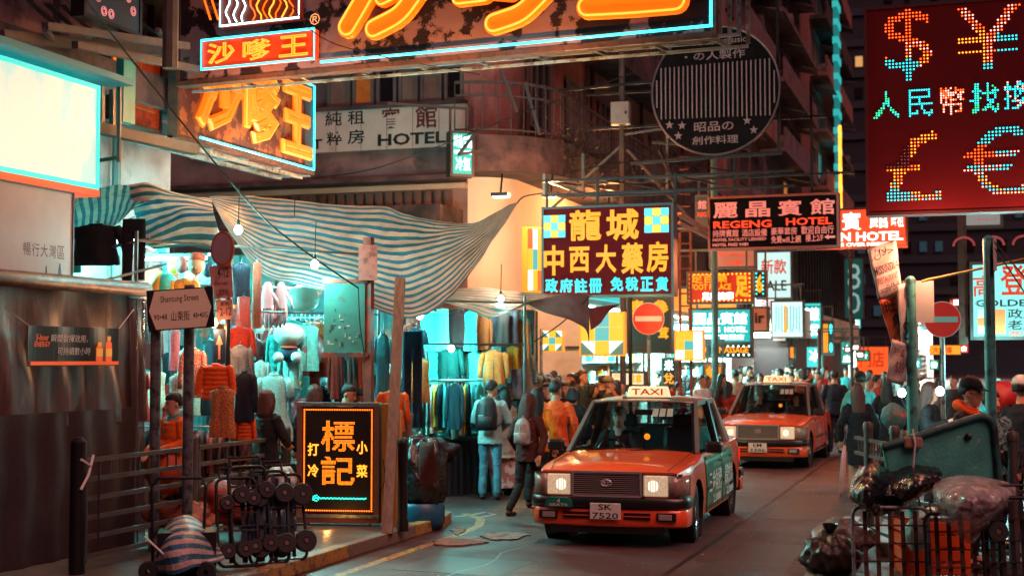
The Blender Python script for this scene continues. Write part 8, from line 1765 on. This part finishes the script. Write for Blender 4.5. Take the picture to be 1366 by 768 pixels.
for i, (px, d, rz, lb, w, h) in enumerate(((1187, 11.9, .22, 'rusty slatted trolley standing on end under the black bin bag', .62, .74), (1283, 11.6, .3, 'dark trolley frame standing under the clear plastic bundle', .6, .72), (1352, 11.5, .34, 'trolley frame cut by the right edge of the picture', .5, .86))):
    q = spot(px, d); trolley(lb, (q[0], q[1], .02), rz, R(-7), w, h, .085, mf=M_galv if i == 0 else M_dark, ms=M_rust if i < 2 else M_dark, grp='trolleys at the right corner', wheels=((-1, .12), (1, .12), (-.2, .12), (1, .8)) if i else ((.9, .1), (-.4, .1)))
q = spot(1238, 12.7); cr = thing('plastic_crate', 'bright orange plastic crate behind the trolleys', 'crate', (q[0], q[1], .12), .3)
t = MB()
for z in (0, .12, .24, .36): t.bx(-.28, .28, -.2, -.18, z, z+.09); t.bx(-.28, .28, .18, .2, z, z+.09); t.bx(-.28, -.26, -.18, .18, z, z+.09); t.bx(.26, .28, -.18, .18, z, z+.09)
for x in (-.27, -.1, .1, .27):
    for y in (-.192, .192): t.bx(x-.02, x+.02, y-.009, y+.009, 0, .47)
M_orc = mat('orange plastic', '#d8501a', .4); t.build('slatted_wall', M_orc, cr); t = MB(); t.bx(-.27, .27, -.19, .19, -.01, .0); t.build('floor', M_orc, cr)
crumple('carrier_bag', 'white carrier bag beside the orange crate', 'bag', P(1222, 712, 12.3), (.09, .07, .14), mat('white carrier bag', '#a9b4b0', .4, translucent=.3), 15, .3, 30)
crumple('shopping_bag', 'teal patterned shopping bag hanging by the teal pole', 'bag', P(1192, 556, 15.5), (.13, .08, .15), mat('teal patterned bag', '#3a6f70', .6, dirt='#a0584a', dscale=14, dlo=.55, dhi=.6), 17, .15, 30)
crumple('red_rucksack', 'red rucksack worn behind the right teal pole', 'backpack', P(1336, 533, 15), (.17, .13, .2), mat('red nylon', '#a01c24', .5, var=.2), 19, .15, 30)
# folded umbrella hanging from the bare legged woman's arm
a, b = P(1127, 590, 20), P(1122, 662, 20); um = thing('folded_umbrella', 'pale pink folded umbrella hanging beside the bare legged woman', 'umbrella', b); t = MB()
d = a-b; t.tube([V((0, 0, 0)), d*.1, d*.35, d*.7, d*.95], [.006, .03, .045, .04, .02], 10); t.build('canopy', mat('pale pink nylon', '#b07f78', .5, var=.15), um, smooth=True); t = MB(); t.tube([d*.95, d*1.2, d*1.25+V((.03, 0, .02)), d*1.2+V((.06, 0, 0))], .009, 6); t.build('handle', M_dark, um); t = MB(); t.tube([V((0, 0, 0)), d*-.05], .005, 5); t.build('tip', M_galv, um)
# ---- left: bundle, trolleys, striped sack, bags behind the railing
q = onZ(563, 706, .0); M_wrap = mat('crinkled black wrap', '#120d10', .18, bump=1., bscale=26, spec=.8)
r = crumple('wrapped_bundle', 'black plastic wrapped bundle on a blue base by the bollard', 'bundle', (q.x, q.y, .62), (.28, .26, .46), M_wrap, 21, .22, 64, fold=9)
t = MB(); t.lathe([(.0, -.60), (.24, -.6), (.27, -.5), (.27, -.34), (.24, -.3)], 20); t.build('blue_base', mat('blue plastic base', '#12506e', .4, var=.3, vscale=6), r, smooth=True)
t = MB(); t.grid([[(.06+.2*u, -.2-.06*sin(3*v+u*2)-.03*u, .42-.62*v) for u in [i/8 for i in range(9)]] for v in [i/10 for i in range(11)]]); t.build('brown_cloth', fab('#4a241c'), r, smooth=True, solid=.02)
crumple('clothes_heap', 'heap of dark clothes on top of the wrapped bundle', 'clothes', P(578, 602, 17.6), (.3, .22, .16), fab('#2a1c1e'), 23, .3, 40)
crumple('clothes_heap', 'teal crumpled clothes left of the wrapped bundle', 'clothes', P(543, 590, 17.4), (.2, .16, .16), fab('#3f8f8c'), 24, .3, 40)
M_tpn = 'folded trolleys leaning on the left railing'
for i, (px, py, lb) in enumerate(((318, 756, 'leftmost folded black trolley leaning on the railing'), (338, 755, 'second folded black trolley from the left on the railing'), (360, 753, 'third folded black trolley from the left with large wheels'), (386, 748, 'rightmost folded black trolley nearest the lamp sign'))):
    q = onZ(px, py, .12); trolley(lb, (q.x, q.y, .13), R(38+9*(i % 2)), R(-14), .36, .80+.05*((i*2) % 3), .07+.012*i, mf=M_dark, ms=M_dark, grp=M_tpn, nsl=2, wheels=((-.7, .16), (1, .2), (-.7, .70), (1, .74)))
q = onZ(248, 764, .12); r = thing('striped_sack', 'blue and cream striped woven sack strapped on a small cart', 'sack', (q.x, q.y, .12), .3)
o = sheet('woven_bag', [[(220, 706, 12.85), (233, 692, 12.85), (252, 688, 12.85), (268, 697, 12.85), (276, 706, 12.85)], [(210, 722, 12.55), (230, 706, 12.45), (254, 702, 12.45), (276, 710, 12.55), (288, 722, 12.65)], [(206, 740, 12.35), (228, 730, 12.15), (256, 726, 12.15), (280, 730, 12.35), (294, 734, 12.55)], [(203, 760, 12.35), (230, 766, 12.05), (256, 756, 12.05), (278, 752, 12.25), (300, 744, 12.45)]], T_bag, 56, 36, .03, 13, r, .008)
t = MB(); t.box((0, .05, .2), (.5, .4, .34), .2); t.build('cart_deck', M_dark, r)
t = MB(); t.tube([(-.3, -.25, .35), (-.1, -.33, .2), (.1, -.32, .1), (.3, -.2, .15)], .01, 5); t.build('strap', M_white, r)
for x in (-.25, .25): t = MB(); t.lathe([(.02, -.03), (.08, -.03), (.09, 0), (.08, .03), (.02, .03)], 18, (x, -.3, .06), 'y'); t.build('wheel', M_tyre, r)
t = MB(); t.tube([(-.32, .1, 0), (-.34, .12, .75), (-.28, .12, .82), (.1, .12, .82), (.14, .12, .75), (.12, .1, 0)], .014, 8); t.build('cart_handle', M_dark, r)
for i, (px, py, d, rad, m, lb, cat) in enumerate(((300, 672, 14.6, (.34, .25, .2), mat('red woven plastic', '#7a2e22', .5, var=.3, vscale=9, bump=.5, bscale=15), 'red brown plastic bag slumped behind the railing', 'bag'), (240, 690, 14.3, (.36, .25, .18), mat('orange brown plastic', '#80442e', .45, var=.3, vscale=9, bump=.5, bscale=15), 'orange brown bag under the orange jacket', 'bag'), (355, 700, 14.6, (.3, .22, .3), mat('dark blue plastic', '#14344a', .35, var=.3, vscale=9, bump=.5, bscale=15), 'dark blue plastic bag behind the folded trolleys', 'bag'), (290, 652, 14.7, (.16, .12, .1), mat('white paper bag', '#a9a49e', .6), 'white crumpled bag on top of the red one', 'bag'), (220, 625, 14.6, (.2, .15, .28), mat('orange bag', '#b8481c', .5, var=.2), 'orange bag hanging at the left of the seller', 'bag'), (325, 668, 14.5, (.14, .1, .09), mat('aqua plastic', '#3a8f98', .4), 'aqua packet by the red bag', 'packet'), (375, 640, 15.4, (.16, .12, .16), mat('pale bag', '#8f9a98', .5), 'pale bag carried by the woman in black', 'bag'))): crumple('soft_bag', lb, cat, P(px, py, d), rad, m, 30+i, .25, 40)
# a-board beside the brown jacketed woman
q = onZ(670, 660); ab = thing('easel_sign', 'narrow easel sign with pink print beside the far stall', 'sign', (q.x, q.y, 0), R(50))
for s in (-1, 1): t = MB(); t.beam((-.28, s*.22, 0), (-.28, 0, 1.02), .03); t.beam((.28, s*.22, 0), (.28, 0, 1.02), .03); t.build('leg_frame', M_galv, ab)
t = MB(); t.add([(-.26, -.2, .12), (.26, -.2, .12), (.26, -.012, .98), (-.26, -.012, .98)], [(0, 1, 2, 3)]); t.build('poster', mat('pink print poster', '#a0605a', .5, dirt='#c4b4ac', dscale=9, dlo=.5, dhi=.52), ab, solid=.01)
# yellow bag on the orange jacket rail
crumple('yellow_bag', 'small yellow cloth bag hanging above the lamp sign', 'bag', P(494, 545, 17), (.1, .06, .14), fab('#d89a2a'), 41, .2, 30)

hang_bulb('small bright lamp behind the teal pole on the right', 1203, 523, 17.2, (.45, 1, .95), 11)
hang_bulb('small bright lamp beside the seated woman', 1254, 521, 16.6, (.45, 1, .95), 11)
